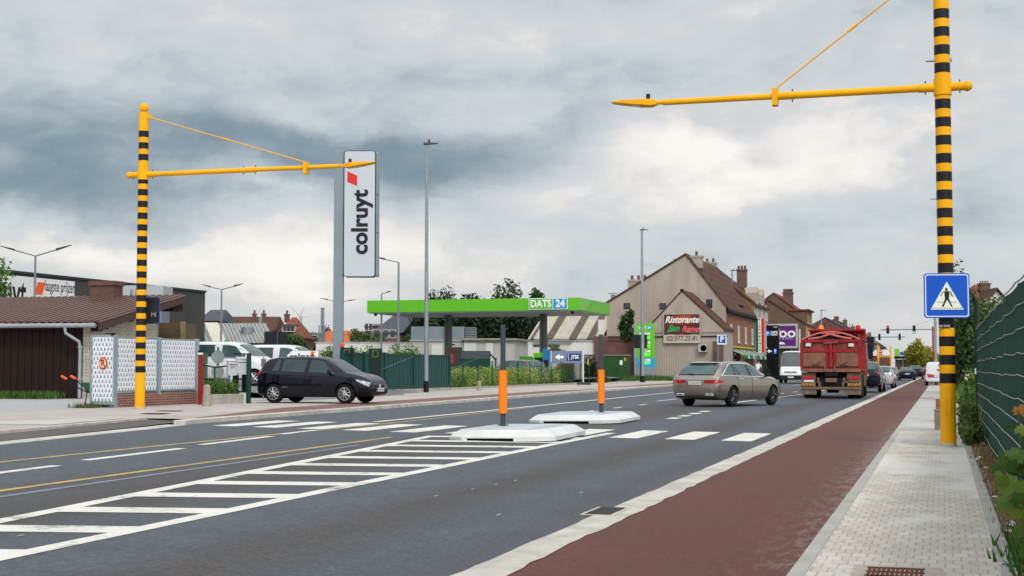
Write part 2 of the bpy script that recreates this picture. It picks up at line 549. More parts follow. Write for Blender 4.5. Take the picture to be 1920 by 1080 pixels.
# ground out to the horizon, a little below everything that lies on it
GRASSG = pm('ground_soil_and_grass', (.10, .12, .05), .95, 0, .5, .35, detail=8)
gp = [(-4500, .16), (-40, .16), (-17.4, .16), (-13.0, .02), (-3.3, -.05), (4500, -.05)]
m = MB()
for (xa, za), (xb, zb) in zip(gp, gp[1:]):
    m.quad((xa, -40, za), (xb, -40, zb), (xb, 6000, zb), (xa, 6000, za))
struct(m.build('ground', GRASSG))
ys = [-6, 10, 19, 25, 28, 36, 50, 75, 100, 150, 250, 460]
sheet('road', [[(-3.05, a), (-3.05, b), (-3.3, b), (-3.3, a)] for a, b in zip(ys, ys[1:])] +
      [[(-3.3, a), (-3.3, b), (KX(b), b), (KX(a), a)] for a, b in zip(ys, ys[1:])], zr, ROAD)

# right side: concrete channel with the white edge, red cycle path, block-paved pavement
def wob_strip(name, x0, x1, y0, y1, z, mat, j0=0.0, j1=0.0, step=.25, seed=3):
    g = random.Random(seed); m = MB(); y = y0; pts = []
    while y < y1:
        pts.append((x0 + g.uniform(-j0, j0), x1 + g.uniform(-j1, j1), y)); y += step * (1 + y / 14)
    pts.append((x0, x1, y1))
    for a, b in zip(pts, pts[1:]):
        m.quad((a[0], a[2], z), (a[1], a[2], z), (b[1], b[2], z), (b[0], b[2], z))
    return struct(m.build(name, mat))
wob_strip('cycle_path', -2.9, -.95, -6, 460, .004, REDP)
wob_strip('channel_kerb', -3.06, -2.74, -6, 460, .009, CONC, .012, .022, .16)
PAV = brick('pavement_blocks', (.50, .455, .395), (.60, .555, .49), (.39, .35, .30), .107, .205, .85, 'xy', .007, var=.2)
# the rows of blocks run across the pavement
pt = NT(PAV.node_tree)
bt = [n_ for n_ in PAV.node_tree.nodes if n_.type == 'TEX_BRICK'][0]
ocn = pt.n('ShaderNodeTexCoord').outputs['Object']
sx_, sy_, sz_ = pt.sep(ocn)
pt.put(bt.inputs['Vector'], pt.comb(sx_, sy_, 0))
pb = PAV.node_tree.nodes['Principled BSDF']
src = pb.inputs['Base Color'].links[0].from_socket
sn = pt.noise(pt.comb(pt.m('MULTIPLY', sx_, 1.0), pt.m('MULTIPLY', sy_, .45), 1.7), 1.25, 7, .6)
bx_ = pt.m('EXPONENT', pt.m('MULTIPLY', pt.m('POWER', pt.m('DIVIDE', pt.m('SUBTRACT', sy_, 21.0), 5.5), 2.0), -1.0))
sand = pt.ramp(pt.m('ADD', sn, pt.m('MULTIPLY', bx_, .22)), [(.60, (0, 0, 0)), (.72, (1, 1, 1))])
pt.put(pb.inputs['Base Color'], pt.mix(pt.m('MULTIPLY', sand, .8), src, (.66, .635, .60)))
wob_strip('pavement', -.87, .34, -6, 31.5, .012, PAV, 0, 0)
m = MB()
g_ = random.Random(5)
y = -6.0
while y < 120:
    m.box(-.985, -.87, y, y + .994, -.1, .018)
    y += 1.0
struct(m.build('left_pavement_edging', CONCL, bevel=.006, seg=1))
m = MB(); y = -6.0
while y < 31:
    m.box(.34, .455, y, y + .994, -.1, .022); y += 1.0
struct(m.build('right_pavement_edging', CONCL, bevel=.006, seg=1))
SLABG = pm('grey_paving', (.40, .385, .36), .9, 0, .2, .6, bump=.2, detail=8)
wob_strip('far_pavement', -.87, 4.5, 31.5, 120, .010, SLABG)
# light slab of ribbed tactile tiles by the crossing
m = MB()
for i in range(14):
    m.box(-.72 + i * .06, -.69 + i * .06, 26.3, 27.6, .012, .020)
m.box(-.75, .12, 26.25, 27.65, .008, .0155)
struct(m.build('tactile_paving', PLATE))
SOIL = pm('dry_soil', (.17, .13, .085), .95, 0, .5, 5, bump=.7, bscale=25, detail=9)
wob_strip('verge', .455, 2.6, -6, 31.4, .006, SOIL, 0, 0)
SAND = pm('spilled_sand', (.44, .38, .34), .95, 0, .25, 9)
def splat(m, x, y, rx, ry, z, g, n=18):
    m.add([(x + rx * math.cos(6.2832 * i / n) * (.65 + .5 * g.random()), y + ry * math.sin(6.2832 * i / n) * (.65 + .5 * g.random()), z) for i in range(n)], [tuple(range(n))])
# pale sand swept on to the cycle path along the pavement edge
rt = NT(REDP.node_tree); rp_ = REDP.node_tree.nodes['Principled BSDF']; rsrc = rp_.inputs['Base Color'].links[0].from_socket
ro = rt.n('ShaderNodeTexCoord').outputs['Object']; rX, rY, rZ = rt.sep(ro)
edge = rt.m('EXPONENT', rt.m('MULTIPLY', rt.m('ADD', rX, .95), 5.0))
far_ = rt.m('EXPONENT', rt.m('MULTIPLY', rt.m('POWER', rt.m('DIVIDE', rt.m('SUBTRACT', rY, 24.0), 10.0), 2.0), -1.0))
dn = rt.noise(rt.comb(rt.m('MULTIPLY', rX, 3.0), rt.m('MULTIPLY', rY, .8), 0), 3.2, 9, .75)
dk = rt.m('MULTIPLY', edge, rt.ramp(rt.m('ADD', dn, rt.m('MULTIPLY', far_, .10)), [(.50, (0, 0, 0)), (.66, (1, 1, 1))]))
rt.put(rp_.inputs['Base Color'], rt.mix(rt.m('MULTIPLY', dk, .6), rsrc, (.40, .34, .30)))

# left side: kerb, beige pavement, faded red path, car park, gravel
m = MB()
for a, b in zip(ys, ys[1:]):
    n = max(1, int((b - a) / 1.0)); n = min(n, 24)
    for i in range(n):
        y0 = a + (b - a) * i / n; y1 = a + (b - a) * (i + 1) / n - .008
        hgt = .012 if y0 < 27 else .10
        xa, xb = KX(y0), KX(y1); za, zb_ = zr(xa) + hgt, zr(xb) + hgt
        w = .42 if y0 < 27 else .28
        m.hexa([(xa - w, y0, 0), (xa, y0, 0), (xb, y1, 0), (xb - w, y1, 0)], [(xa - w, y0, za), (xa, y0, za), (xb, y1, zb_), (xb - w, y1, zb_)])
struct(m.build('kerb', CONC, bevel=.012, seg=1))
def zl(x):
    return .25
sheet('old_path', [[(KX(a) - .42, a), (KX(b) - .42, b), (KX(b) - 1.35, b), (KX(a) - 1.35, a)] for a, b in zip([-6, 10, 19, 25], [10, 19, 25, 28])], lambda x: zr(x) + .012 + max(0, (-15.2 - x) * .03), DARKP)
def pz(x):
    return float(np.interp(-x, [14.2, 16.2, 17.0, 200], [.2, .236, .25, .25]))
PY = [-6, 10, 19, 25, 28, 36, 50, 75, 100, 150, 250, 460]
sheet('beige_pavement', [[(KX(a) - (1.35 if a < 28 else .28), a), (KX(b) - (1.35 if b <= 28 else .28), b), (-19, b), (-19, a)] for a, b in zip(PY, PY[1:])] +
      [[(-19, a), (-19, b), (-25.2 if b > 60 else -22.3, b), (-25.2 if a > 60 else -22.3, a)] for a, b in zip([-6, 43, 60.1, 150], [43, 60.0, 150, 460])], pz, BEIGE)
def rx(y, o):
    return KX(y) - o
m = MB()
for a, b in zip([-6, 10, 19, 25], [10, 19, 25, 28]):
    xa, xb = KX(a) - 1.35, KX(b) - 1.35
    m.hexa([(xa - .12, a, .1), (xa + .004, a, .1), (xb + .004, b, .1), (xb - .12, b, .1)], [(xa - .12, a, pz(xa) + .003), (xa + .004, a, pz(xa) + .003), (xb + .004, b, pz(xb) + .003), (xb - .12, b, pz(xb) + .003)])
struct(m.build('pavement_edge', CONC))
RY = [28.6, 36, 44, 52, 60, 66]
sheet('red_path', [[(rx(a, .36), a), (rx(b, .36), b), (rx(b, 1.75), b), (rx(a, 1.75 if a > 29 else .5), a)] for a, b in zip(RY, RY[1:])] +
      [[(rx(66, .4), 66), (rx(73, .4), 73), (rx(66, 1.75), 66)]] +
      [[(rx(74, 1.6), 74), (rx(74, 1.75), 74), (rx(90, 1.75), 90), (rx(90, .4), 90)], [(rx(90, .4), 90), (rx(90, 1.75), 90), (-19.1, 250), (-17.7, 250)]],
      lambda x: pz(x) + .005, REDL)
sheet('driveway', [[(-21.0, 44.2), (-20.6, 48), (-21.2, 55), (-22.3, 57.5), (-22.3, 43.2)]], lambda x: pz(x) + .004, LOT)
sheet('car_park', [[(-22.3, 43.2), (-22.3, 60), (-26.0, 60), (-26.0, 47.5), (-22.3, 47.5)], [(-26.0, 47.5), (-26.0, 150), (-140, 150), (-140, 47.5)], [(-25.2, 60), (-25.2, 150), (-26, 150), (-26, 60)], [(-25.2, 150), (-25.2, 460), (-300, 460), (-300, 150)]],
      lambda x: .248 + max(0, min(.37, (-22.3 - x) * .1)) * (1 if x > -200 else 0), LOT)
GRAV = pm('gravel', (.36, .36, .37), .95, 0, .5, 22, bump=.8, bscale=30, detail=9)
sheet('gravel_yard', [[(-22.3, -6), (-22.3, 43), (-22.3, 47.5), (-60, 47.5), (-60, -6)]], lambda x: .246, GRAV)
# pale slabs let into the pavement
sheet('pale_slabs', [[(-16.62, 24), (-17.15, 27.5), (-17.6, 27.5), (-18.8, 24.8), (-18.2, 23.5)], [(-18.2, 19), (-18.0, 24.0), (-18.4, 24.4), (-18.75, 19)]], lambda x: pz(x) + .004, PLATE)

# road markings, all sheets a few millimetres above the asphalt
W = []; Yl = []
def line(lst, x0, y0, x1, y1, w):
    n = max(1, int(abs(y1 - y0) / 12))
    for i in range(n):
        a, b = i / n, (i + 1) / n
        xa, xb, ya, yb = x0 + (x1 - x0) * a, x0 + (x1 - x0) * b, y0 + (y1 - y0) * a, y0 + (y1 - y0) * b
        lst.append([(xa - w / 2, ya), (xa + w / 2, ya), (xb + w / 2, yb), (xb - w / 2, yb)])
hl = lambda y: float(np.interp(y, [2, 8.5, 14.6, 27.2], [-6.17, -6.27, -6.36, -6.47]))
hu = lambda y: float(np.interp(y, [2, 10.2, 19.6, 26.6], [-7.0, -7.66, -8.62, -9.36]))
for a, b in [(2, 8.5), (8.5, 14.6), (14.6, 24.3)]:
    line(W, hl(a), a, hl(b), b, .19)
line(W, hl(24.3), 24.3, -6.42, 28.2, .19)
for a, b in [(2, 10.2), (10.2, 19.6), (19.6, 25.4)]:
    line(W, hu(a), a, hu(b), b, .19)
dv = Vector((.957, .289)); sl_ = .289 / .957
HATCH = []
yk = 5.05
while yk < 25:
    yu = yk
    for wv_ in ((0, .42),):
        xu = hu(yu) + .09
        # march along the stripe's direction until it meets the lower line
        def hit(y0):
            x = hu(y0); y = y0
            for _ in range(400):
                if x >= hl(y) - .09: break
                x += .01; y += .01 * sl_
            return (x, y)
        A = (hu(yu) + .08, yu + .08 * sl_); B = hit(yu); C_ = hit(yu + .46); D_ = (hu(yu + .46) + .08, yu + .46 + .08 * sl_)
        HATCH.append([A, B, C_, D_])
    yk += 1.53
# crossing
def zq(x, w=.56, y0=26.4, y1=29.7):
    W.append([(x - w / 2, y0), (x + w / 2, y0), (x + w / 2, y1), (x - w / 2, y1)])
for x in (-3.66, -4.72, -5.79, -6.95, -8.0, -9.1, -10.25, -11.35, -12.4, -13.5, -14.5):
    zq(x, y0=26.4 + max(0, -x - 10) * .14, y1=29.7 + max(0, -x - 10) * .1)
# dashes between bus lane and lane, and all the lines further on
for x0, y0, x1, y1 in [(-10.42, 9.4, -10.6, 11.9), (-10.78, 13.1, -10.98, 16.0), (-11.22, 17.0, -11.4, 19.9), (-11.62, 20.9, -11.8, 23.8), (-11.98, 24.6, -12.1, 26.4)]:
    line(W, x0, y0, x1, y1, .17)
line(W, -12.55, 30.6, -13.15, 76, .17); line(W, -13.15, 76, -13.4, 330, .17)
for y in (40.2, 44.2, 48.2): line(W, -9.98, y, -9.98, y + 1.3, .13)
for y in (54, 62, 70, 80, 92, 106, 124): line(W, -10.5, y, -10.4, y + 4, .13)
for k, y in enumerate((36.4, 38.3, 40.3, 42.4)): W.append([(-6.86 - k * .05, y), (-6.58 - k * .05, y), (-6.58 - k * .05, y + 1.0), (-6.86 - k * .05, y + 1.0)])
line(W, -7.6, 51, -6.7, 72, .16); line(W, -6.7, 72, -6.5, 330, .16)
for k in range(6): line(W, -8.6 + k * .22, 58 + k * 5, -8.5 + k * .22, 59.4 + k * 5, .18)
sheet('road_markings', W, lambda x: zr(x) + .004, WPAINT)
sheet('hatched_markings', HATCH, lambda x: zr(x) + .0045, WPAINT)
Y_ = []
line(Y_, -11.85, 6, -12.06, 20, .12); line(Y_, -12.06, 20, -12.0, 31, .12); line(Y_, -12.0, 31, -12.5, 44, .10)
line(Y_, -9.1, 6, -9.42, 12.7, .12); line(Y_, -9.42, 12.7, -9.75, 24.6, .12)
sheet('yellow_markings', Y_, lambda x: zr(x) + .0035, YPAINT)
F_ = []
line(F_, -8.75, 6, -9.02, 12.2, .11); line(F_, -9.02, 12.2, -9.3, 22, .11)
sheet('faint_markings', F_, lambda x: zr(x) + .003, FPAINT)
# scuffs and litter specks on the lane
m = MB(); g = random.Random(4)
for (x, y) in [(-5.05, 14.0), (-4.95, 14.9), (-4.9, 15.6), (-4.85, 16.2), (-3.9, 12.5), (-6.9, 9.6), (-7.0, 7.9), (-3.75, 15), (-7.3, 13.0), (-8.0, 15.2)]:
    splat(m, x, y, .014, .07, zr(x) + .006, g, 9)
struct(m.build('paint_flecks', PLATE), 'stuff')

# drain in the channel, rusty grate in the pavement, covers on the far pavement
IRON = pm('cast_iron', (.06, .055, .05), .7, .3, .4, 9)
RUST = pm('rusty_iron', (.16, .05, .028), .9, .1, .55, 14, bump=.5)
p = az_(1148, 961, 0)
t = thing('storm_drain', 'dark iron storm drain set in the pale concrete channel beside the red path', 'drain', (p.x - .06, p.y, .006))
MB().box(-.16, .16, -.38, .38, 0, .008).build('frame', CONC, t)
m = MB()
for i in range(9):
    m.box(-.12, .12, -.34 + i * .077, -.30 + i * .077, .008, .014)
m.build('grating', IRON, t)
p = az_(1678, 1074, 0)
t = thing('drain_grate', 'rusty drain grate set in pale mortar in the near block pavement', 'drain', (p.x, p.y - .12, .012))
MB().box(-.27, .30, -.26, .30, 0, .005).build('mortar_bed', SAND, t)
m = MB()
for i in range(12):
    m.box(-.17 + i * .03, -.152 + i * .03, -.2, .2, .005, .012)
m.box(-.18, .19, -.2, -.18, .005, .013).box(-.18, .19, .18, .2, .005, .013).box(-.18, .19, -.01, .01, .005, .013)
m.build('grating', RUST, t)
for k, (px, py) in enumerate([(291, 776), (318, 771)]):
    p = az_(px, py, .25)
    t = thing('inspection_cover', ['rusty inspection cover in the beige pavement, nearer the kerb', 'rusty inspection cover in the beige pavement, farther from the kerb'][k], 'cover', (p.x, p.y, .254), 0, 'inspection covers by the left striped pole')
    MB().box(-.3, .3, -.22, .22, 0, .006).build('frame', IRON, t)
    MB().box(-.26, .26, -.18, .18, .006, .012).build('lid', RUST, t)

# ------------------------------------------------------------ cars: a lofted body with everything else fitted to its surface
TYRE = pm('tyre_rubber', (.007, .007, .008), .9, 0, .3, 8)
ALLOY = pm('alloy_rim', (.45, .45, .46), .32, .8, .1, 5)
ALLOYD = pm('dark_alloy_rim', (.10, .10, .105), .35, .8, .1, 5)
BLACKP = pm('black_plastic', (.014, .014, .016), .55, 0, .2, 6)
WELL = pm('wheel_well_black', (.006, .006, .006), .9, 0, 0)
CHROME = pm('chrome_trim', (.70, .70, .70), .3, .45, .05, 3)
CARGLASS = glassy('car_window_glass', (.055, .10, .098), .07, .55)
CARGLASSD = glassy('dark_car_window_glass', (.03, .055, .055), .07, .5)
CARGLASSP = glassy('hatchback_glass', (.022, .042, .046), .08, .6)
LAMPG = pm('headlight_glass', (.40, .43, .45), .12, .2, .25, 14, coat=1.0)
REDG = pm('tail_light_glass', (.42, .010, .018), .2, 0, .3, 12, coat=.4)
PLATEW = pm('number_plate_white', (.62, .62, .60), .4, 0, .05, 4)
PLATET = pm('number_plate_text', (.28, .05, .05), .5, 0, 0)
BLUEB = pm('plate_blue', (.02, .05, .30), .4, 0, 0)

def pchip(T, Yv, t):
    """monotone cubic through stations"""
    Yv = np.asarray(Yv, float); n = len(Yv); d = np.diff(Yv, axis=0)
    s = np.zeros_like(Yv)
    for i in range(1, n - 1):
        a, b = d[i - 1], d[i]
        with np.errstate(all='ignore'):
            q = 2 * a * b / (a + b)
        s[i] = np.where(a * b > 0, np.nan_to_num(q), 0)
    s[0] = d[0]; s[-1] = d[-1]
    i = min(int(t), n - 2); u = t - i
    return (Yv[i] * (1 + 2 * u) * (1 - u) ** 2 + s[i] * u * (1 - u) ** 2 + Yv[i + 1] * u * u * (3 - 2 * u) + s[i + 1] * u * u * (u - 1))

class Body:
    def __init__(s, st):
        s.st = np.array(st, float); s.n = len(st)
        s.cache = {}
        s.tt = np.linspace(0, s.n - 1, 400); s.xx = np.array([s.par(t)[0] for t in s.tt])
    def par(s, t):
        return pchip(None, s.st, min(max(t, 0), s.n - 1 - 1e-9))
    def tx(s, x):
        return float(np.interp(x, s.xx, s.tt))
    def ring(s, t):
        k = round(t, 5)
        if k in s.cache: return s.cache[k]
        x, zb, zl_, zt, w, wr = s.par(t)
        hb = zl_ - zb; hg = zt - zl_
        r = np.array([(0, zb), (w * .80, zb), (w * .93, zb + .10 * hb), (w * .985, zb + .34 * hb), (w * 1.0, zb + .66 * hb), (w * .965, zl_),
                      (w * .95 * .93 + wr * .07, zl_ + .07 * hg), (wr * 1.02, zl_ + .86 * hg), (wr * .84, zl_ + .97 * hg), (wr * .42, zt - .003), (0, zt)])
        s.cache[k] = (x, r); return s.cache[k]
    def pt(s, t, u, side=1, off=0.0):
        x, r = s.ring(t)
        i = min(int(u), len(r) - 2); f = u - i
        p0 = r[i - 1] if i > 0 else np.array([-r[1][0], r[1][1]]); p3 = r[i + 2] if i + 2 < len(r) else np.array([-r[-2][0], r[-2][1]])
        m0 = (r[i + 1] - p0) * .5; m1 = (p3 - r[i]) * .5
        ch = np.linalg.norm(r[i + 1] - r[i]) + 1e-6
        for mm in (m0, m1):
            ln = np.linalg.norm(mm)
            if ln > ch: mm *= ch / ln
        y, z = r[i] * (2 * f ** 3 - 3 * f * f + 1) + m0 * (f ** 3 - 2 * f * f + f) + r[i + 1] * (3 * f * f - 2 * f ** 3) + m1 * (f ** 3 - f * f)
        y = max(y, 0.0)
        p = Vector((x, side * y, z))
        if off:
            e = .02
            a = s.pt(min(t + e, s.n - 1), u) - s.pt(max(t - e, 0), u)
            b = s.pt(t, min(u + e, 10)) - s.pt(t, max(u - e, 0))
            nn = b.cross(a)
            if nn.length > 1e-9:
                nn.normalize()
                if nn.y < 0 and u < 7: nn = -nn
                if u >= 7 and nn.z < 0: nn = -nn
                p += Vector((nn.x, nn.y * side, nn.z)) * off
        return p
    def patch(s, m, cs, u0, u1, nt=8, nu=4, off=.004, side=1, r=0.0):
        """cs = (x at lower rear, upper rear, lower front, upper front)"""
        T = [s.tx(v) for v in cs]
        vs = []; fs = []
        for j in range(nu + 1):
            g = j / nu
            a = T[0] + (T[1] - T[0]) * g; b = T[2] + (T[3] - T[2]) * g
            for i in range(nt + 1):
                vs.append(s.pt(a + (b - a) * i / nt, u0 + (u1 - u0) * g, side, off))
        for j in range(nu):
            for i in range(nt):
                q = (j * (nt + 1) + i, j * (nt + 1) + i + 1, (j + 1) * (nt + 1) + i + 1, (j + 1) * (nt + 1) + i)
                fs.append(q if side < 0 else q[::-1])
        m.add(vs, fs)
    def zpatch(s, m, x0, x1, za, zb, side, nt=8, nu=4, off=.007):
        """a flank patch between two heights, za = (low, high) at x0 and zb at x1"""
        vs = []; fs = []
        for j in range(nu + 1):
            for i in range(nt + 1):
                f = i / nt; t = s.tx(x0 + (x1 - x0) * f)
                z = (za[0] + (za[1] - za[0]) * j / nu) * (1 - f) + (zb[0] + (zb[1] - zb[0]) * j / nu) * f
                lo, hi = 2.0, 8.5
                for _ in range(26):
                    md = (lo + hi) / 2
                    if s.pt(t, md).z < z: lo = md
                    else: hi = md
                vs.append(s.pt(t, lo, side, off))
        for j in range(nu):
            for i in range(nt):
                q = (j * (nt + 1) + i, j * (nt + 1) + i + 1, (j + 1) * (nt + 1) + i + 1, (j + 1) * (nt + 1) + i)
                fs.append(q if side < 0 else q[::-1])
        m.add(vs, fs)
    def span(s, m, x0, x1, u0, nt=8, nu=6, off=.004, u0b=None):
        """a patch across the whole width of the upper side: windscreen, rear window, bonnet"""
        vs = []; fs = []; t0, t1 = s.tx(x0), s.tx(x1)
        W_ = 2 * nu
        for i in range(nt + 1):
            t = t0 + (t1 - t0) * i / nt
            uu = u0 if u0b is None else u0 + (u0b - u0) * i / nt
            for j in range(W_ + 1):
                g = j / W_ * 2 - 1
                u = 10 - abs(g) * (10 - uu)
                vs.append(s.pt(t, u, 1 if g >= 0 else -1, off))
        for i in range(nt):
            for j in range(W_):
                fs.append((i * (W_ + 1) + j, i * (W_ + 1) + j + 1, (i + 1) * (W_ + 1) + j + 1, (i + 1) * (W_ + 1) + j)[::-1])
        m.add(vs, fs)

def wheel(name, parent, x, y, r, wd, rim, spokes, side, detail=True):
    n = 28 if detail else 16
    t = MB().lathe([(r * .62, -wd / 2), (r * .9, -wd / 2), (r * .985, -wd / 2 + .02), (r, -wd / 4), (r, wd / 4), (r * .985, wd / 2 - .02), (r * .9, wd / 2), (r * .66, wd / 2), (r * .62, wd / 2 - .03)], n, axis='y').build('wheel', TYRE, parent, smooth=True)
    t.location = (x, y, r)
    m = MB()
    f = side * wd / 2
    if detail:
        m.lathe([(r * .66, f * .98), (r * .67, f * 1.04), (r * .60, f * 1.02), (r * .57, f * .7)][::(1 if side > 0 else 1)], n, axis='y')
        for k in range(spokes):
            a = 2 * math.pi * k / spokes + .3
            for da in ((-.13, .13) if spokes <= 7 else (0,)):
                p0 = Vector((math.cos(a) * r * .10, f * 1.02, math.sin(a) * r * .10)); p1 = Vector((math.cos(a + da) * r * .62, f * .96, math.sin(a + da) * r * .62))
                m.tube([p0, p1], [.028 * r / .31, .017 * r / .31], 5)
        m.lathe([(.001, f * 1.08), (r * .16, f * 1.06), (r * .17, f * .9)], 12, axis='y')
        m.mat(1).lathe([(.001, f * .55), (r * .62, f * .55)], n, axis='y')
        m.build('rim', [rim, WELL], t, smooth=False)
    else:
        m.lathe([(.001, f * .9), (r * .3, f * 1.0), (r * .6, f * .95), (r * .66, f * 1.01)], n, axis='y').build('rim', rim, t, smooth=True)

def make_car(name, label, cat, loc, heading, st, paint, wheels, r=.31, wins=(), ws=None, rw=None, doors=(), head=None, tail=None, glass=None, glassd=None,
             rim=None, spokes=5, detail=True, plate_f=None, plate_r=None, grille=None, mirror=None, group=None, sills=True, sides=(1, -1), track=None, trim=None, rails=False, plate_text='', lowtrim=None, res=4, surround=True):
    t = thing(name, label, cat, loc, heading, group)
    B = Body(st); glass = glass or CARGLASS; glassd = glassd or glass; rim = rim or ALLOY
    w = max(q[4] for q in st)
    # body loft
    N = int((B.n - 1) * res) + 1
    us = [0, 1, 1.3, 1.6, 2, 2.33, 2.66, 3, 3.33, 3.66, 4, 4.25, 4.5, 4.75, 5, 5.25, 5.5, 5.75, 6, 6.25, 6.5, 6.75, 7, 7.2, 7.4, 7.6, 7.8, 8, 8.33, 8.66, 9, 9.5, 10] if detail else [0, 1, 2, 3, 4, 5, 6, 7, 8, 9, 10]
    vs = []; fs = []
    K = 2 * len(us) - 2
    for i in range(N):
        tt = (B.n - 1) * i / (N - 1)
        for u in us: vs.append(B.pt(tt, u, 1))
        for u in us[1:-1][::-1]: vs.append(B.pt(tt, u, -1))
    for i in range(N - 1):
        for j in range(K):
            j2 = (j + 1) % K
            fs.append((i * K + j, i * K + j2, (i + 1) * K + j2, (i + 1) * K + j))
    L = len(us)
    for i, flip in ((0, True), (N - 1, False)):
        o = i * K
        for j in range(1, L - 2):
            q = (o + j, o + j + 1, o + K - j - 1, o + K - j)
            fs.append(q if not flip else q[::-1])
        for q in ((o, o + 1, o + K - 1), (o + L - 1, o + L, o + L - 2)):
            fs.append(q if not flip else q[::-1])
    m = MB(); m.add(vs, fs)
    body = m.build('body', [paint, WELL], t, smooth=True)
    bm = bmesh.new(); bm.from_mesh(body.data); bmesh.ops.recalc_face_normals(bm, faces=bm.faces); bm.to_mesh(body.data); bm.free()
    # wheel arches
    cm = MB().mat(1)
    for xw in wheels:
        for sd in (1, -1):
            cm.lathe([(r + .055, sd * (w - .30)), (r + .055, sd * (w + .2))][::(1)], 26, c=(xw, 0, r + .005), axis='y')
    cut = cm.build('cutter', [paint, WELL])
    bm = bmesh.new(); bm.from_mesh(cut.data); bmesh.ops.recalc_face_normals(bm, faces=bm.faces); bm.to_mesh(cut.data); bm.free()
    body.parent = None
    md = body.modifiers.new('arch', 'BOOLEAN'); md.operation = 'DIFFERENCE'; md.object = cut; md.solver = 'EXACT'
    dg = bpy.context.evaluated_depsgraph_get()
    me = bpy.data.meshes.new_from_object(body.evaluated_get(dg))
    body.modifiers.clear(); body.data = me; body.parent = t
    me.set_sharp_from_angle(angle=rad(40))
    bpy.data.objects.remove(cut)
    for xw in wheels:
        for sd in sides if not detail else (1, -1):
            wheel('wheel', t, xw, sd * ((track or w) - .11), r, .20, rim, spokes, sd, detail)
    if doors and detail:
        for sd in sides:
            for (xa, xat, xb, xbt) in doors:
                g = MB(); B.patch(g, (xa - .006, xat - .006, xb + .006, xbt + .006), 1.45, 6.05, 10, 14, .0015, sd)
                g.build('panel_gap', WELL, t, smooth=True)
                d = MB(); B.patch(d, (xa + .004, xat + .004, xb - .004, xbt - .004), 1.55, 6.0, 12, 14, .0045, sd)
                dr = d.build('door', paint, t, smooth=True)
                hp = B.pt(B.tx(xa + .16), 4.75, sd, .018)
                MB().box(hp.x - .02, hp.x + .15, hp.y - .014, hp.y + .014, hp.z - .016, hp.z + .016).build('handle', paint if trim is None else trim, dr, bevel=.006)
    if wins and surround:
        for sd in sides:
            g = MB(); B.patch(g, (wins[0][0] - .03, wins[0][1] - .02, wins[-1][2] + .04, wins[-1][3] + .02), 6.04, 6.96, 22, 6, .0035, sd); g.build('window_surround', BLACKP, t, smooth=True)
    for k, (a, b_, c, d, u0, u1, gm) in enumerate(wins):
        for sd in sides:
            g = MB(); B.patch(g, (a, b_, c, d), u0, u1, 10, 5, .006, sd); g.build('side_window', [glass, glassd][gm], t, smooth=True)
    if trim is not None and wins:
        for sd in sides:
            a, b_ = wins[0][0], wins[-1][2]
            g = MB(); g.tube([B.pt(B.tx(a - .05 + (b_ - a + .1) * i / 12), 6.0, sd, .008) for i in range(13)], .019, 5)
            aa, bb = wins[0][1], wins[-1][3]
            g.tube([B.pt(B.tx(a - .05), 6.0, sd, .008)] + [B.pt(B.tx(a + (aa - a) * i / 4 - .05), 6.05 + .97 * i / 4, sd, .008) for i in range(1, 5)] + [B.pt(B.tx(aa + (bb - aa) * i / 12), 7.02, sd, .008) for i in range(1, 13)] + [B.pt(B.tx(bb + (b_ - bb) * i / 6 + .05), 7.02 - 1.0 * i / 6, sd, .008) for i in range(1, 7)], .019, 5)
            g.build('window_trim', trim, t)
    if ws:
        g = MB(); B.span(g, ws[1], ws[0], ws[2], 8, 6, .006, ws[3] if len(ws) > 3 else None); g.build('windscreen', glass, t, smooth=True)
    if rw:
        g = MB(); B.span(g, rw[0], rw[1], rw[2], 8, 6, .007); rwo = g.build('rear_window', glassd, t, smooth=True); g = MB(); B.span(g, rw[0] - .03, rw[1] + .04, rw[2] - .18, 8, 6, .0035); g.build('surround', BLACKP, rwo, smooth=True)
    if head:
        for sd in (1, -1):
            g = MB()
            if isinstance(head[2], tuple): B.zpatch(g, *head, sd)
            else: B.patch(g, (head[0], head[0] + .05, head[1], head[1]), head[2], head[3], 8, 4, .007, sd)
            g.build('headlight', LAMPG, t, smooth=True)
    if tail:
        for sd in (1, -1):
            g = MB()
            if isinstance(tail[2], tuple): B.zpatch(g, *tail, sd)
            else: B.patch(g, (tail[0], tail[0], tail[1], tail[1] + tail[4] if len(tail) > 4 else tail[1]), tail[2], tail[3], 8, 4, .007, sd)
            if len(tail) > 5:
                y0, y1, z0, z1 = tail[5]; x0 = st[0][0]
                g.box(x0 - .012, x0 + .03, sd * y0, sd * y1, z0, z1)
            g.build('tail_light', REDG, t)
    if sills:
        for sd in sides:
            g = MB(); B.patch(g, (wheels[1] + r + .08,) * 2 + (wheels[0] - r - .08,) * 2, 1.0, 1.75, 6, 2, .006, sd); g.build('sill', lowtrim or BLACKP, t)
    if grille:
        g = MB(); x1 = st[-1][0]
        for (y0, y1, z0, z1) in grille:
            g.box(x1 - .05, x1 + .008, y0, y1, z0, z1)
        g.build('grille', BLACKP, t, bevel=.006)
    for pl, x1, sg in ((plate_f, st[-1][0], 1), (plate_r, st[0][0], -1)):
        if pl:
            z, dxx = pl[:2]
            y0 = pl[2] if len(pl) > 2 else 0
            g = MB(); xx = x1 + sg * dxx
            g.box(xx - .008, xx + .008, y0 - .26, y0 + .26, z - .057, z + .057)
            g.mat(1).box(xx - .0095, xx + .0095, y0 + sg * -.26, y0 + sg * -.215, z - .055, z + .055)
            po = g.build('number_plate', [PLATEW, BLUEB], t)
            if plate_text:
                text('lettering', plate_text, .085, PLATET, po, (xx + sg * .010, y0 + sg * .02, z), rad(90) * sg, .001, sx=1.1)
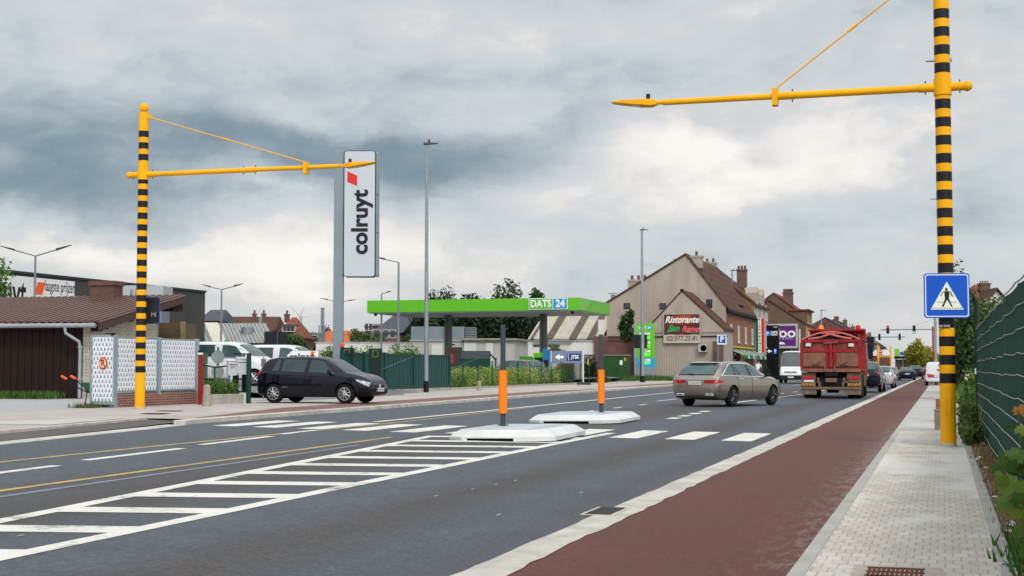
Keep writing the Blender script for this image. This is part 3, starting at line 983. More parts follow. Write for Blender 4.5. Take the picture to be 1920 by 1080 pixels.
    if mirror:
        for sd in (1, -1):
            p = B.pt(B.tx(mirror[0]), 6.0, sd)
            g = MB()
            g.hexa([(p.x - .05, p.y - sd * .03, p.z), (p.x + .05, p.y - sd * .03, p.z), (p.x + .09, p.y + sd * .20, p.z + .02), (p.x - .02, p.y + sd * .20, p.z + .02)],
                   [(p.x - .04, p.y + sd * .02, p.z + .07), (p.x + .05, p.y + sd * .02, p.z + .07), (p.x + .07, p.y + sd * .20, p.z + mirror[1]), (p.x - .01, p.y + sd * .20, p.z + mirror[1])])
            g.build('wing_mirror', BLACKP if len(mirror) > 2 else paint, t, bevel=.02, smooth=True)
    if rails:
        for sd in (1, -1):
            g = MB(); g.tube([B.pt(B.tx(rails[0] + (rails[1] - rails[0]) * i / 10), 7.45, sd, .03 if 0 < i < 10 else .0) for i in range(11)], .014, 6); g.build('roof_rail', CHROME, t)
    return t, B

# --- black hatchback leaving the car park
BLK = pm('black_car_paint', (.003, .004, .009), .25, 0, .1, 2, coat=.5, spec=.12)
ST_HATCH = [(-1.95, .36, .66, .72, .66, .50), (-1.93, .30, .84, .92, .74, .56), (-1.88, .26, .93, 1.06, .79, .59), (-1.74, .24, .945, 1.27, .815, .60), (-1.52, .23, .945, 1.41, .822, .59),
            (-1.15, .21, .93, 1.455, .825, .58), (-.4, .20, .90, 1.468, .825, .575), (.10, .20, .885, 1.44, .825, .575), (.42, .20, .88, 1.375, .825, .575), (.75, .20, .875, 1.19, .825, .60), (1.06, .20, .865, .985, .823, .66),
            (1.15, .20, .85, .955, .822, .68), (1.50, .21, .80, .885, .81, .66), (1.76, .23, .70, .79, .775, .60), (1.88, .26, .60, .70, .70, .54), (1.95, .30, .50, .58, .62, .48)]
pw = az_(512, 755, .25); pf = az_(651, 758, .25)
hd = rad(-2)
mid = (pw + pf) / 2
off = Vector((math.cos(hd), math.sin(hd), 0)); lft = Vector((-off.y, off.x, 0))
pos = mid + off * .10 + lft * .74
t, B = make_car('hatchback_car', 'black five-door hatchback pulling out of the driveway across the red path', 'car', (pos.x, pos.y, .25), hd, ST_HATCH, BLK, (1.14, -1.32), .305,
             wins=[(-1.42, -1.25, -1.17, -1.13, 6.12, 6.88, 0), (-1.09, -1.05, -.27, -.22, 6.1, 6.92, 0), (-.13, -.10, .80, .34, 6.1, 6.92, 0)], ws=(.44, 1.02, 7.25, 6.9), rw=(-1.84, -1.58, 7.4),
             doors=[(-1.08, -1.1, -.22, -.2), (-.2, -.18, .82, .80)], head=(1.52, 1.90, (.70, .755), (.53, .655)), tail=(-1.93, -1.80, 4.7, 6.4, .04), rim=ALLOY, spokes=9,
             glass=CARGLASSP, plate_f=(.43, .03), grille=[(-.34, .34, .47, .565), (-.45, .45, .32, .38)], mirror=(.62, .15, 1), glassd=CARGLASSD, plate_text='1-KHR-562')
MB().lathe([(.001, 1.976), (.055, 1.97), (.055, 1.95)], 14, c=(0, 0, .535), axis='x').build('badge', CHROME, t)
# thin chrome side strip ahead of the rear arch
MB().box(-1.02, -.82, -.832, -.829, .50, .507).build('side_badge', CHROME, t)

# --- champagne estate car turning
CHAMP = pm('champagne_car_paint', (.34, .295, .25), .22, .9, .04, 2, coat=.7)
ST_EST = [(-2.34, .42, .72, .80, .72, .55), (-2.325, .36, .80, .93, .79, .62), (-2.27, .33, .95, 1.02, .86, .64), (-2.15, .28, .985, 1.12, .885, .64), (-2.0, .24, .985, 1.25, .895, .63), (-1.80, .22, .985, 1.375, .90, .615), (-1.62, .21, .98, 1.425, .905, .61),
          (-1.0, .20, .955, 1.46, .905, .60), (-.3, .19, .94, 1.462, .905, .595), (.15, .19, .93, 1.43, .905, .595), (.55, .19, .93, 1.345, .905, .60), (.90, .19, .93, 1.19, .905, .64), (1.18, .19, .925, 1.045, .903, .69),
          (1.35, .19, .91, 1.0, .90, .72), (1.8, .20, .85, .94, .885, .70), (2.1, .22, .75, .84, .84, .64), (2.27, .25, .62, .73, .77, .55), (2.34, .3, .52, .60, .68, .45)]
pr = az_(1371, 759, .05); pl_ = az_(1293, 754, .07)
hd = rad(90) - rad(20.5)
off = Vector((math.cos(hd), math.sin(hd), 0)); lft = Vector((-off.y, off.x, 0))
pr = pr * .955
pos = pr + lft * .80 + off * 1.36
t, B = make_car('estate_car', 'champagne silver estate car turning in the middle of the road', 'car', (pos.x, pos.y, .045), hd, ST_EST, CHAMP, (1.48, -1.36), .33,
             wins=[(-2.02, -1.12, -1.18, -1.09, 6.12, 6.92, 0), (-1.10, -1.07, -.82, -1.02, 6.1, 6.92, 0), (-.78, -.96, -.14, -.12, 6.1, 6.92, 0), (-.02, .0, .98, .36, 6.1, 6.92, 0)], ws=(.58, 1.15, 7.2, 6.9), rw=(-2.24, -1.80, 7.15),
             doors=[(-1.02, -1.05, -.08, -.06), (-.06, -.04, .98, 1.0)], head=(1.95, 2.28, (.72, .80), (.55, .68)), tail=(-2.325, -1.98, (.755, .875), (.80, .845)), rim=ALLOYD, spokes=5,
             plate_r=(.775, .035), mirror=(.88, .16, 1), trim=CHROME, rails=(-1.6, .35), lowtrim=CHROME, plate_text='1-DLB-609')
t.scale = (1.03, 1.03, 1.04)
MB().box(-2.36, -2.32, -.62, .62, .885, .912).build('tailgate_strip', CHROME, t, bevel=.004)
for sd in (1, -1):
    m = MB().box(-2.352, -2.30, sd * .34, sd * .715, .76, .875); m.build('tail_light_inner', REDG, t, bevel=.012)
    m = MB().box(-2.362, -2.2, sd * .40, sd * .68, .365, .435); m.mat(1).box(-2.365, -2.355, sd * .43, sd * .65, .38, .42); m.build('exhaust_trim', [CHROME, BLACKP], t, bevel=.006)
MB().box(-2.352, -2.1, -.70, .70, .29, .36).build('diffuser', BLACKP, t, bevel=.01)
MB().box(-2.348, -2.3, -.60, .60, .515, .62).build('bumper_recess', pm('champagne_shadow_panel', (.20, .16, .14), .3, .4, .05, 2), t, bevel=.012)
MB().box(-1.86, -1.60, -.52, .52, 1.405, 1.43).build('spoiler', CHAMP, t, bevel=.012)
MB().tube([(-2.275, .08, 1.045), (-2.20, .34, 1.075)], [.02, .012], 6).build('wiper', BLACKP, t)

# --- generic profiles for parked and distant cars
ST_SEDAN = [(-2.33, .42, .74, .82, .74, .55), (-2.30, .34, .93, 1.0, .82, .66), (-2.1, .26, .97, 1.06, .87, .66), (-1.65, .22, .965, 1.12, .90, .66), (-1.35, .21, .96, 1.26, .90, .62), (-.95, .20, .945, 1.40, .90, .60), (-.3, .19, .93, 1.45, .90, .60), (.2, .19, .92, 1.42, .90, .60),
            (.6, .19, .92, 1.31, .90, .61), (1.0, .19, .92, 1.08, .90, .67), (1.25, .19, .91, 1.0, .90, .72), (1.85, .21, .83, .92, .87, .68), (2.2, .25, .66, .78, .79, .56), (2.33, .3, .52, .6, .68, .45)]
ST_SUV = [(-2.25, .50, .80, .90, .74, .58), (-2.22, .42, 1.0, 1.10, .84, .64), (-2.1, .36, 1.06, 1.36, .89, .64), (-1.9, .32, 1.06, 1.56, .90, .62), (-1.5, .30, 1.05, 1.66, .91, .61), (-.3, .28, 1.02, 1.69, .91, .61), (.3, .28, 1.0, 1.65, .91, .61), (.65, .28, 1.0, 1.52, .91, .62),
          (1.1, .28, 1.0, 1.17, .91, .68), (1.3, .28, .99, 1.09, .90, .72), (1.85, .30, .92, 1.01, .87, .68), (2.15, .34, .74, .86, .80, .58), (2.25, .4, .6, .68, .7, .5)]
ST_VAN = [(-2.2, .34, .9, 1.55, .80, .70), (-2.17, .30, 1.05, 1.76, .885, .74), (-2.0, .28, 1.08, 1.80, .90, .74), (-1.0, .26, 1.08, 1.83, .905, .74), (.1, .25, 1.07, 1.82, .905, .73), (.55, .25, 1.06, 1.73, .905, .72), (.95, .25, 1.05, 1.48, .90, .72), (1.30, .25, 1.04, 1.19, .895, .74), (1.5, .25, .99, 1.10, .885, .74), (1.85, .27, .84, .96, .85, .68), (2.1, .31, .66, .78, .78, .6), (2.2, .36, .55, .62, .70, .5)]
ST_BIG = [(-2.9, .45, 1.0, 2.4, .90, .80), (-2.87, .40, 1.2, 2.6, .975, .84), (-2.6, .36, 1.25, 2.68, .985, .84), (0, .34, 1.25, 2.70, .99, .84), (1.1, .34, 1.25, 2.66, .99, .83), (1.45, .34, 1.24, 2.45, .985, .82), (1.75, .34, 1.22, 1.95, .975, .82), (2.05, .34, 1.19, 1.36, .965, .84), (2.35, .35, 1.08, 1.22, .945, .80), (2.68, .37, .90, 1.08, .90, .74), (2.84, .4, .70, .94, .84, .68), (2.9, .44, .62, .82, .78, .6)]
WHITEC = pm('white_car_paint', (.66, .68, .70), .25, 0, .05, 2, coat=1.0)
SILV = pm('silver_car_paint', (.48, .47, .45), .3, .5, .05, 2, coat=1.0)
DKBLUE = pm('dark_blue_car_paint', (.005, .007, .014), .25, 0, .1, 2, coat=.35)
BLACKC = pm('far_black_car_paint', (.005, .006, .008), .28, 0, .1, 2, coat=.3)
GREYC = pm('grey_car_paint', (.10, .11, .12), .3, .4, .05, 2, coat=1.0)
SEDW = dict(wins=[(-1.28, -1.0, -.22, -.2, 6.1, 6.9, 0), (-.12, -.1, .88, .40, 6.1, 6.9, 0)], ws=(.64, 1.05, 7.2), rw=(-1.58, -1.0, 7.2), head=(1.9, 2.28, 4.2, 5.5), tail=(-2.31, -2.05, 4.3, 5.4), r=.32)
SUVW = dict(wins=[(-1.85, -1.7, -1.0, -1.0, 6.1, 6.9, 0), (-.92, -.9, -.15, -.15, 6.1, 6.9, 0), (-.06, -.06, .95, .48, 6.1, 6.9, 0)], ws=(.68, 1.15, 7.2), rw=(-2.16, -1.9, 7.2), head=(1.85, 2.2, 4.2, 5.4), tail=(-2.22, -2.02, 4.4, 6.2), r=.36)
VANW = dict(surround=False, wins=[(-2.05, -2.02, -1.62, -1.60, 6.2, 6.86, 1), (-1.42, -1.38, -.42, -.42, 6.15, 6.9, 1), (-.12, -.08, 1.0, .50, 6.1, 6.9, 0)], ws=(.62, 1.26, 7.1, 6.8), head=(1.72, 2.12, 4.2, 5.6), tail=(-2.19, -2.05, 4.2, 6.4), r=.33)

# --- white vans parked behind the letterboxes
def put_car(px, py, d, zg):                       # ground point under a pixel column at distance d
    p = ad_(px, py, d); return (p.x, p.y, zg)
t, B = make_car('panel_van', 'white passenger van with side windows parked behind the letterboxes', 'van', put_car(436, 700, 59.0, .62), rad(3), ST_VAN, WHITEC, (1.36, -1.34), doors=[(-1.5, -1.5, -.3, -.3), (-.25, -.22, 1.08, 1.05)], rim=ALLOY, spokes=7, mirror=(.95, .2, 1), glassd=CARGLASSD, plate_f=(.5, .03), grille=[(-.4, .4, .5, .6)], sills=True, **VANW)
t2 = copy_thing(t, put_car(540, 700, 67, .62), rad(3), 'second white van farther back, mostly hidden behind the first van and the black hatchback')
t['group'] = t2['group'] = 'white vans in the car park'

# --- white high-roof van oncoming
p = az_(1484, 716, .06)
BIGG = glassy('van_windscreen_glass', (.07, .085, .09), .08, .4)
t, B = make_car('delivery_van', 'white high-roof van driving towards the camera beside the red truck', 'van', put_car(1489, 700, 118, .07), rad(-90), ST_BIG, WHITEC, (1.95, -1.75), .36,
             wins=[(.15, .15, 1.55, 1.20, 6.05, 6.75, 0)], ws=(1.30, 2.02, 7.0), head=(2.40, 2.80, 4.3, 5.7), glass=BIGG, rim=ALLOYD, mirror=(1.85, .34, 1), plate_f=(.54, .06), sides=(1, -1), doors=[(.1, .1, 1.7, 1.7)])
MB().box(2.6, 2.875, -.5, .5, .78, 1.0).build('grille', BLACKP, t, bevel=.02); MB().box(2.86, 2.885, -.48, .48, .87, .90).build('grille_bar', CHROME, t)
MB().box(2.6, 2.94, -.88, .88, .34, .70).build('bumper', BLACKP, t, bevel=.06)
MB().lathe([(.001, 2.925), (.06, 2.92), (.06, 2.9)], 12, c=(0, 0, .885), axis='x').build('badge', CHROME, t)
MB().box(2.60, 2.66, -.5, .5, 1.06, 1.09).build('bonnet_gap', WELL, t)

# --- cars ahead in the lane and oncoming
def small(name, label, px, d, zg, hdg, st, paint, wh, kw, sides=(1, -1), **k2):
    kw = dict(kw); kw.update(k2); r = kw.pop('r')
    return make_car(name, label, 'car', put_car(px, 700, d, zg), hdg, st, paint, wh, r, sides=sides, detail=False, res=3, **kw)
UP = rad(90)
small('suv_car', 'dark SUV half hidden beside the red tipper truck', 1626, 80, .02, UP - rad(2), ST_SUV, DKBLUE, (1.38, -1.32), SUVW, plate_r=(.95, .01), rails=(-1.6, .3))
small('hatchback_car', 'silver hatchback with round red tail lights in front of the dark SUV', 1655, 96, .02, UP - rad(2), ST_HATCH, SILV, (1.14, -1.32), dict(wins=[(-1.3, -1.2, -.27, -.22, 6.1, 6.92, 0), (-.13, -.10, .76, .34, 6.1, 6.92, 0)], ws=(.44, .98, 7.25), rw=(-1.86, -1.55, 7.3), head=(1.5, 1.9, 4.25, 5.5), tail=(-1.93, -1.80, 4.4, 5.9), r=.305))
small('sedan_car', 'dark blue saloon seen from behind, farther up the right lane', 1700, 155, .0, UP + rad(3), ST_SEDAN, DKBLUE, (1.45, -1.35), SEDW, plate_r=(.72, .03))
small('suv_car', 'black SUV right behind the dark saloon, at its right', 1717, 178, .0, UP, ST_SUV, BLACKC, (1.38, -1.32), SUVW)
small('sedan_car', 'far black car with a lit orange tail lamp beyond the black SUV', 1727, 212, .0, UP, ST_SEDAN, BLACKC, (1.45, -1.35), SEDW)
small('sedan_car', 'oncoming dark grey car with headlights on, left of the dark saloon', 1674, 205, .06, -UP, ST_SEDAN, GREYC, (1.45, -1.35), SEDW)
small('hatchback_car', 'small white car far up the street between oncoming car and saloon', 1687, 250, .06, -UP, ST_HATCH, WHITEC, (1.14, -1.32), dict(wins=[(-1.3, -1.2, -.27, -.22, 6.1, 6.92, 0), (-.13, -.10, .76, .34, 6.1, 6.92, 0)], ws=(.44, .98, 7.25), head=(1.5, 1.9, 4.25, 5.5), r=.305))
small('sedan_car', 'silver car parked under the post sign behind the grass on the right', 1801, 150, .0, UP, ST_SEDAN, SILV, (1.45, -1.35), SEDW)
small('suv_car', 'grey four-wheel-drive at the fuel pumps under the green canopy', 966, 92, .2, UP + rad(60), ST_SUV, GREYC, (1.38, -1.32), SUVW, rails=(-1.6, .3))
# post van: white with red
BPRED = pm('post_van_red', (.42, .02, .03), .3, 0, .1, 2, coat=1.0)
t, B = small('post_van', 'white and red post van parked at the kerb, cut off by the right striped pole', 1757, 112, .0, UP, ST_VAN, WHITEC, (1.36, -1.34), dict(VANW, wins=[(-.12, -.08, 1.0, .50, 6.1, 6.9, 0)]), plate_r=(.72, .02))
t['category'] = 'van'
m = MB()
m.prism([(-.68, .62), (.70, .62), (.74, .92), (.45, .86), (0, .80), (-.68, .72)], 'x', -2.215, -2.19)
m.prism([(-.30, 1.30), (.05, 1.24), (-.05, 1.12), (-.55, .98), (-.2, 1.15)], 'x', -2.215, -2.19)
for sd in (1, -1):
    B.patch(m, (-2.1, -2.1, .8, 1.2), 2.4, 4.2, 8, 3, .006, sd)
m.build('livery', BPRED, t)

# --- red tipper truck
TRED = pm('truck_red', (.30, .014, .018), .55, 0, .42, 1.6, detail=9)
TREDD = pm('muddy_truck_red', (.20, .048, .038), .75, 0, .6, 2.2, detail=10)
MUD = pm('dried_mud', (.15, .108, .072), .9, 0, .35, 3, bump=.4, detail=9)
MUDP = pm('muddy_panel', (.14, .105, .072), .88, 0, .5, 2.6, detail=10)
DARKM = pm('dark_chassis', (.012, .011, .010), .8, 0, .4, 4)
TARP = pm('red_tarpaulin', (.36, .03, .03), .7, 0, .35, 4, bump=.4, bscale=12)
ORNG = pm('orange_beacon', (.85, .22, .01), .3, 0, 0, emit=.25)
REFY = pm('reflector_yellow', (.45, .26, .04), .4, 0, .2, 8)
REFR = pm('reflector_red', (.32, .04, .03), .4, 0, .2, 8)
t = thing('tipper_truck', 'red muddy tipper truck seen from behind in the right lane', 'truck', (-4.62, 63.2, .015), rad(0.5))
m = MB()                                            # x across, y forward, z up; tail at y=0
W2 = 1.27
m.box(-W2, W2, .05, .13, 1.26, 2.52)              # tailgate plate
tg = m.build('tailgate', TREDD, t, bevel=.01)
m = MB()
m.box(-W2, W2, -.04, .06, 2.45, 2.57).box(-W2, W2, -.03, .06, 2.02, 2.13).box(-W2, -W2 + .1, -.04, .06, 1.25, 2.5).box(W2 - .1, W2, -.04, .06, 1.25, 2.5).box(-.06, .06, -.06, .06, 1.35, 2.5)
m.box(-.2, -.12, -.02, .06, 1.25, 2.4).box(.12, .2, -.02, .06, 1.25, 2.4)
m.build('tailgate_frame', TRED, tg, bevel=.012)
m = MB()
m.box(-W2, W2, -.05, .08, 1.16, 1.30).box(-W2 + .1, -.22, -.02, .058, 1.40, 2.0).box(.22, W2 - .1, -.02, .058, 1.40, 2.0)
m.build('lower_panel', pm('muddy_red_panel', (.21, .095, .062), .85, 0, .5, 2.4, detail=10), tg, bevel=.015)
m = MB()
for x in (-.62, .55): m.box(x - .16, x + .16, -.07, -.02, 1.46, 1.56).tube([(x - .1, -.09, 1.5), (x + .16, -.09, 1.62)], .03, 6)
for x in (-.26, .16): m.box(x - .04, x + .04, -.1, -.03, 1.18, 1.42)
m.tube([(-.3, -.06, 2.4), (.32, -.06, 2.44)], .035, 6)
m.build('latch', MUD, tg, bevel=.005)
MB().box(-1.06, -.84, -.035, .0, 2.28, 2.42).build('label_plate', PLATEW, tg); MB().box(.76, .98, -.035, .0, 2.26, 2.40).build('label_plate', PLATEW, tg)
# side walls with ribs, headboard, tarpaulin
m = MB()
for sd in (1, -1):
    m.box(sd * W2, sd * (W2 - .06), .13, 5.0, 1.26, 2.5)
    m.box(sd * (W2 + .03), sd * (W2 - .08), .1, 5.0, 2.42, 2.56)
    for i in range(14): m.box(sd * (W2 + .05), sd * W2, .16 + i * .36, .26 + i * .36, 1.28, 2.44)
    m.box(sd * (W2 + .04), sd * (W2 - .1), .1, 5.0, 1.2, 1.32)
m.box(-W2, W2, 5.0, 5.1, 1.2, 3.12).box(-W2, W2, .1, 5.0, 1.22, 1.3)
m.box(-W2 - .02, W2 + .02, 4.3, 5.1, 3.05, 3.14)
m.box(-W2, W2, 4.95, 5.0, 2.5, 3.05)
m.build('tipper_body', TRED, t, bevel=.012)
m = MB(); nu = 22
vs = []
for j, (y, hgt) in enumerate([(.02, .36), (.5, .40), (1.4, .34), (2.4, .38), (3.6, .36), (4.9, .38)]):
    for i in range(nu + 1):
        x = -W2 + .02 + (2 * W2 - .04) * i / nu; u = x / W2
        z = 2.52 + hgt * (1 - u * u) * (1 if j else .95) - (.12 * math.exp(-((u + .0) / .18) ** 2) if j in (0, 2, 4) else 0) + .02 * math.sin(i * 2.1 + j)
        vs.append((x, y, z))
fs = [(j * (nu + 1) + i, j * (nu + 1) + i + 1, (j + 1) * (nu + 1) + i + 1, (j + 1) * (nu + 1) + i) for j in range(5) for i in range(nu)]
m.add(vs, fs)
m.build('tarpaulin', TARP, t, smooth=True)
m = MB()
arc = [(-W2 + .05 + (2 * W2 - .1) * i / 18, -.02, 2.56 + .34 * (1 - (2 * i / 18 - 1) ** 2)) for i in range(19)]
m.tube(arc, .035, 7)
m.tube([(-.95, -.02, 2.60), (-.45, -.03, 2.66), (-.02, -.03, 2.80), (.5, -.03, 2.66), (.9, -.02, 2.60)], .045, 6)
m.build('tarpaulin_hoop', pm('faded_red_tube', (.50, .15, .13), .5, 0, .3, 6), t)
MB().prism([(-.75, 2.57), (.75, 2.57), (.35, 2.66), (0, 2.79), (-.35, 2.66)], 'y', .03, .05).build('load_opening', DARKM, t)
m = MB(); m.box(1.16, 1.24, -.03, .05, 2.5, 2.78).tube([(1.2, .05, 2.62), (1.42, 1.0, 2.52), (1.42, 2.0, 2.5)], .06, 6); m.build('tarp_crank', TREDD, t)
for x, mm in ((-.72, ORNG), (.95, pm('red_beacon', (.5, .02, .015), .35, 0, .1))):
    MB().lathe([(.11, 3.13), (.12, 3.2), (.10, 3.30), (.03, 3.33), (0.0, 3.33)], 12, c=(x, 4.6, 0)).build('beacon', mm, t, smooth=True)
# chassis, wheels, mudguards, lights
m = MB()
m.box(-.45, -.33, .3, 7.2, .72, 1.0).box(.33, .45, .3, 7.2, .72, 1.0).box(-.9, .9, .5, 1.1, .85, 1.18).box(-.5, .5, .2, .5, .55, .9).box(-1.1, 1.1, 1.2, 4.8, .95, 1.2)
m.lathe([(.16, -1.1), (.16, 1.1)], 12, c=(0, 1.25, .52), axis='x').lathe([(.28, -.25), (.28, .25)], 12, c=(0, 1.25, .52), axis='x')
m.build('chassis', DARKM, t)
MB().box(-.28, .28, .02, .12, .98, 1.16).build('tow_coupling', DARKM, t, bevel=.02)
m = MB(); m.box(-1.27, 1.27, -.02, .1, .40, .52); m.build('rear_bumper', MUD, t, bevel=.02)
for sd in (-1, 1):
    m = MB()
    m.box(sd * .66, sd * 1.28, .1, .16, .38, 1.14)
    m.hexa([(sd * .66, .1, 1.06), (sd * 1.28, .1, 1.06), (sd * 1.28, 2.2, 1.06), (sd * .66, 2.2, 1.06)], [(sd * .66, .14, 1.14), (sd * 1.28, .14, 1.14), (sd * 1.28, 2.2, 1.14), (sd * .66, 2.2, 1.14)])
    m.box(sd * .62, sd * 1.27, .02, .1, .18, .40)
    m.build('mudguard', MUDP, t, bevel=.015)
    MB().box(sd * .74, sd * 1.18, .03, .1, .84, .98).build('tail_light', REDG, t, bevel=.01)
    MB().box(sd * .74, sd * 1.18, .05, .1, .72, .82).build('light_housing', PLATEW if sd < 0 else MUD, t, bevel=.01)
    m = MB()
    for i in range(8):
        x0 = .70 + i * .07; x1 = x0 + .07; s_ = .05
        m.mat(i % 2).hexa([(sd * x0, .04, .56), (sd * x1, .04, .56), (sd * x1, .09, .56), (sd * x0, .09, .56)], [(sd * (x0 + s_), .04, .68), (sd * (x1 + s_), .04, .68), (sd * (x1 + s_), .09, .68), (sd * (x0 + s_), .09, .68)])
    m.build('reflector_board', [REFY, REFR], t)
    for y in (1.25, 2.75, 6.5):
        for x in ((.78, 1.10) if y < 5 else (1.08,)):
            w_ = MB().lathe([(.3, -.14), (.48, -.14), (.52, -.10), (.52, .10), (.48, .14), (.3, .14)], 24, axis='x').build('wheel', TYRE, t, smooth=True); w_.location = (sd * x, y, .52)
            MB().lathe([(0.001, sd * .05), (.12, sd * .12), (.13, sd * .02), (.29, sd * .06), (.30, sd * .14)], 18, axis='x').build('rim', MUD, w_)
m = MB()
for (x, z) in ((-.5, .62), (.5, .62), (-.56, .8), (.55, .8)): m.box(x - .05, x + .05, .05, .2, z - .12, z + .12)
m.box(-.24, .24, .02, .05, .72, .90)
m.build('rear_fittings', MUD, t, bevel=.015)
# cab in front of the tipper body
m = MB(); m.prism([(5.25, .75), (7.5, .75), (7.5, 1.5), (7.35, 2.75), (7.1, 2.95), (5.25, 2.95)], 'x', -1.24, 1.24); m.build('cab', TRED, t, bevel=.06, smooth=True)
m = MB()
for sd in (-1, 1): m.prism([(5.9, 1.75), (7.1, 1.75), (7.0, 2.6), (5.9, 2.6)], 'x', sd * 1.245, sd * 1.25)
m.build('cab_window', CARGLASSD, t)
for sd in (-1, 1): MB().box(sd * 1.3, sd * 1.52, 7.1, 7.25, 1.75, 2.5).build('wing_mirror', BLACKP, t, bevel=.03)
MB().box(1.05, 1.27, 3.4, 5.0, .5, 1.0).build('side_tank', MUDP, t, bevel=.04); MB().box(-1.27, -1.05, 3.4, 5.0, .5, 1.0).build('side_tank', MUDP, t, bevel=.04)

# ------------------------------------------------------------ striped crossing poles
YEL = pm('signal_yellow_paint', (.86, .40, .006), .5, 0, .10, 1.1, spec=.14, detail=3)
BLK_ = pm('stripe_black', (.012, .012, .014), .45, 0, .2, 4)
BLUE = pm('sign_blue', (.006, .085, .50), .4, 0, .05, 2, spec=.2)
WHT = pm('sign_white', (.78, .79, .76), .4, 0, .05, 3)
SIGNBK = pm('sign_back_dark', (.02, .024, .03), .5, .2, .2, 3)
GALV = pm('galvanised_steel', (.30, .335, .36), .45, .55, .15, 3)
GALVD = pm('dull_grey_post', (.20, .235, .255), .5, .3, .12, 3)
RED = pm('sign_red', (.62, .03, .02), .4, 0, .06, 3)
LENS = pm('luminaire_glass', (.60, .60, .52), .2, 0, .1, 10)
BOLT = pm('dark_bolt', (.03, .03, .03), .5, .6, .1)

def rrect(x0, x1, z0, z1, r, n=5):
    o = []
    for cx, cz, a0 in ((x1 - r, z1 - r, 0), (x0 + r, z1 - r, 90), (x0 + r, z0 + r, 180), (x1 - r, z0 + r, 270)):
        for i in range(n + 1):
            a = rad(a0 + 90 * i / n); o.append((cx + r * math.cos(a), cz + r * math.sin(a)))
    return o
def ring_prism(m, outer, inner, y0, y1):
    n = len(outer)
    for i in range(n):
        j = (i + 1) % n
        a, b, c, d = outer[i], outer[j], inner[j], inner[i]
        m.hexa([(a[0], y0, a[1]), (b[0], y0, b[1]), (c[0], y0, c[1]), (d[0], y0, d[1])], [(a[0], y1, a[1]), (b[0], y1, b[1]), (c[0], y1, c[1]), (d[0], y1, d[1])])

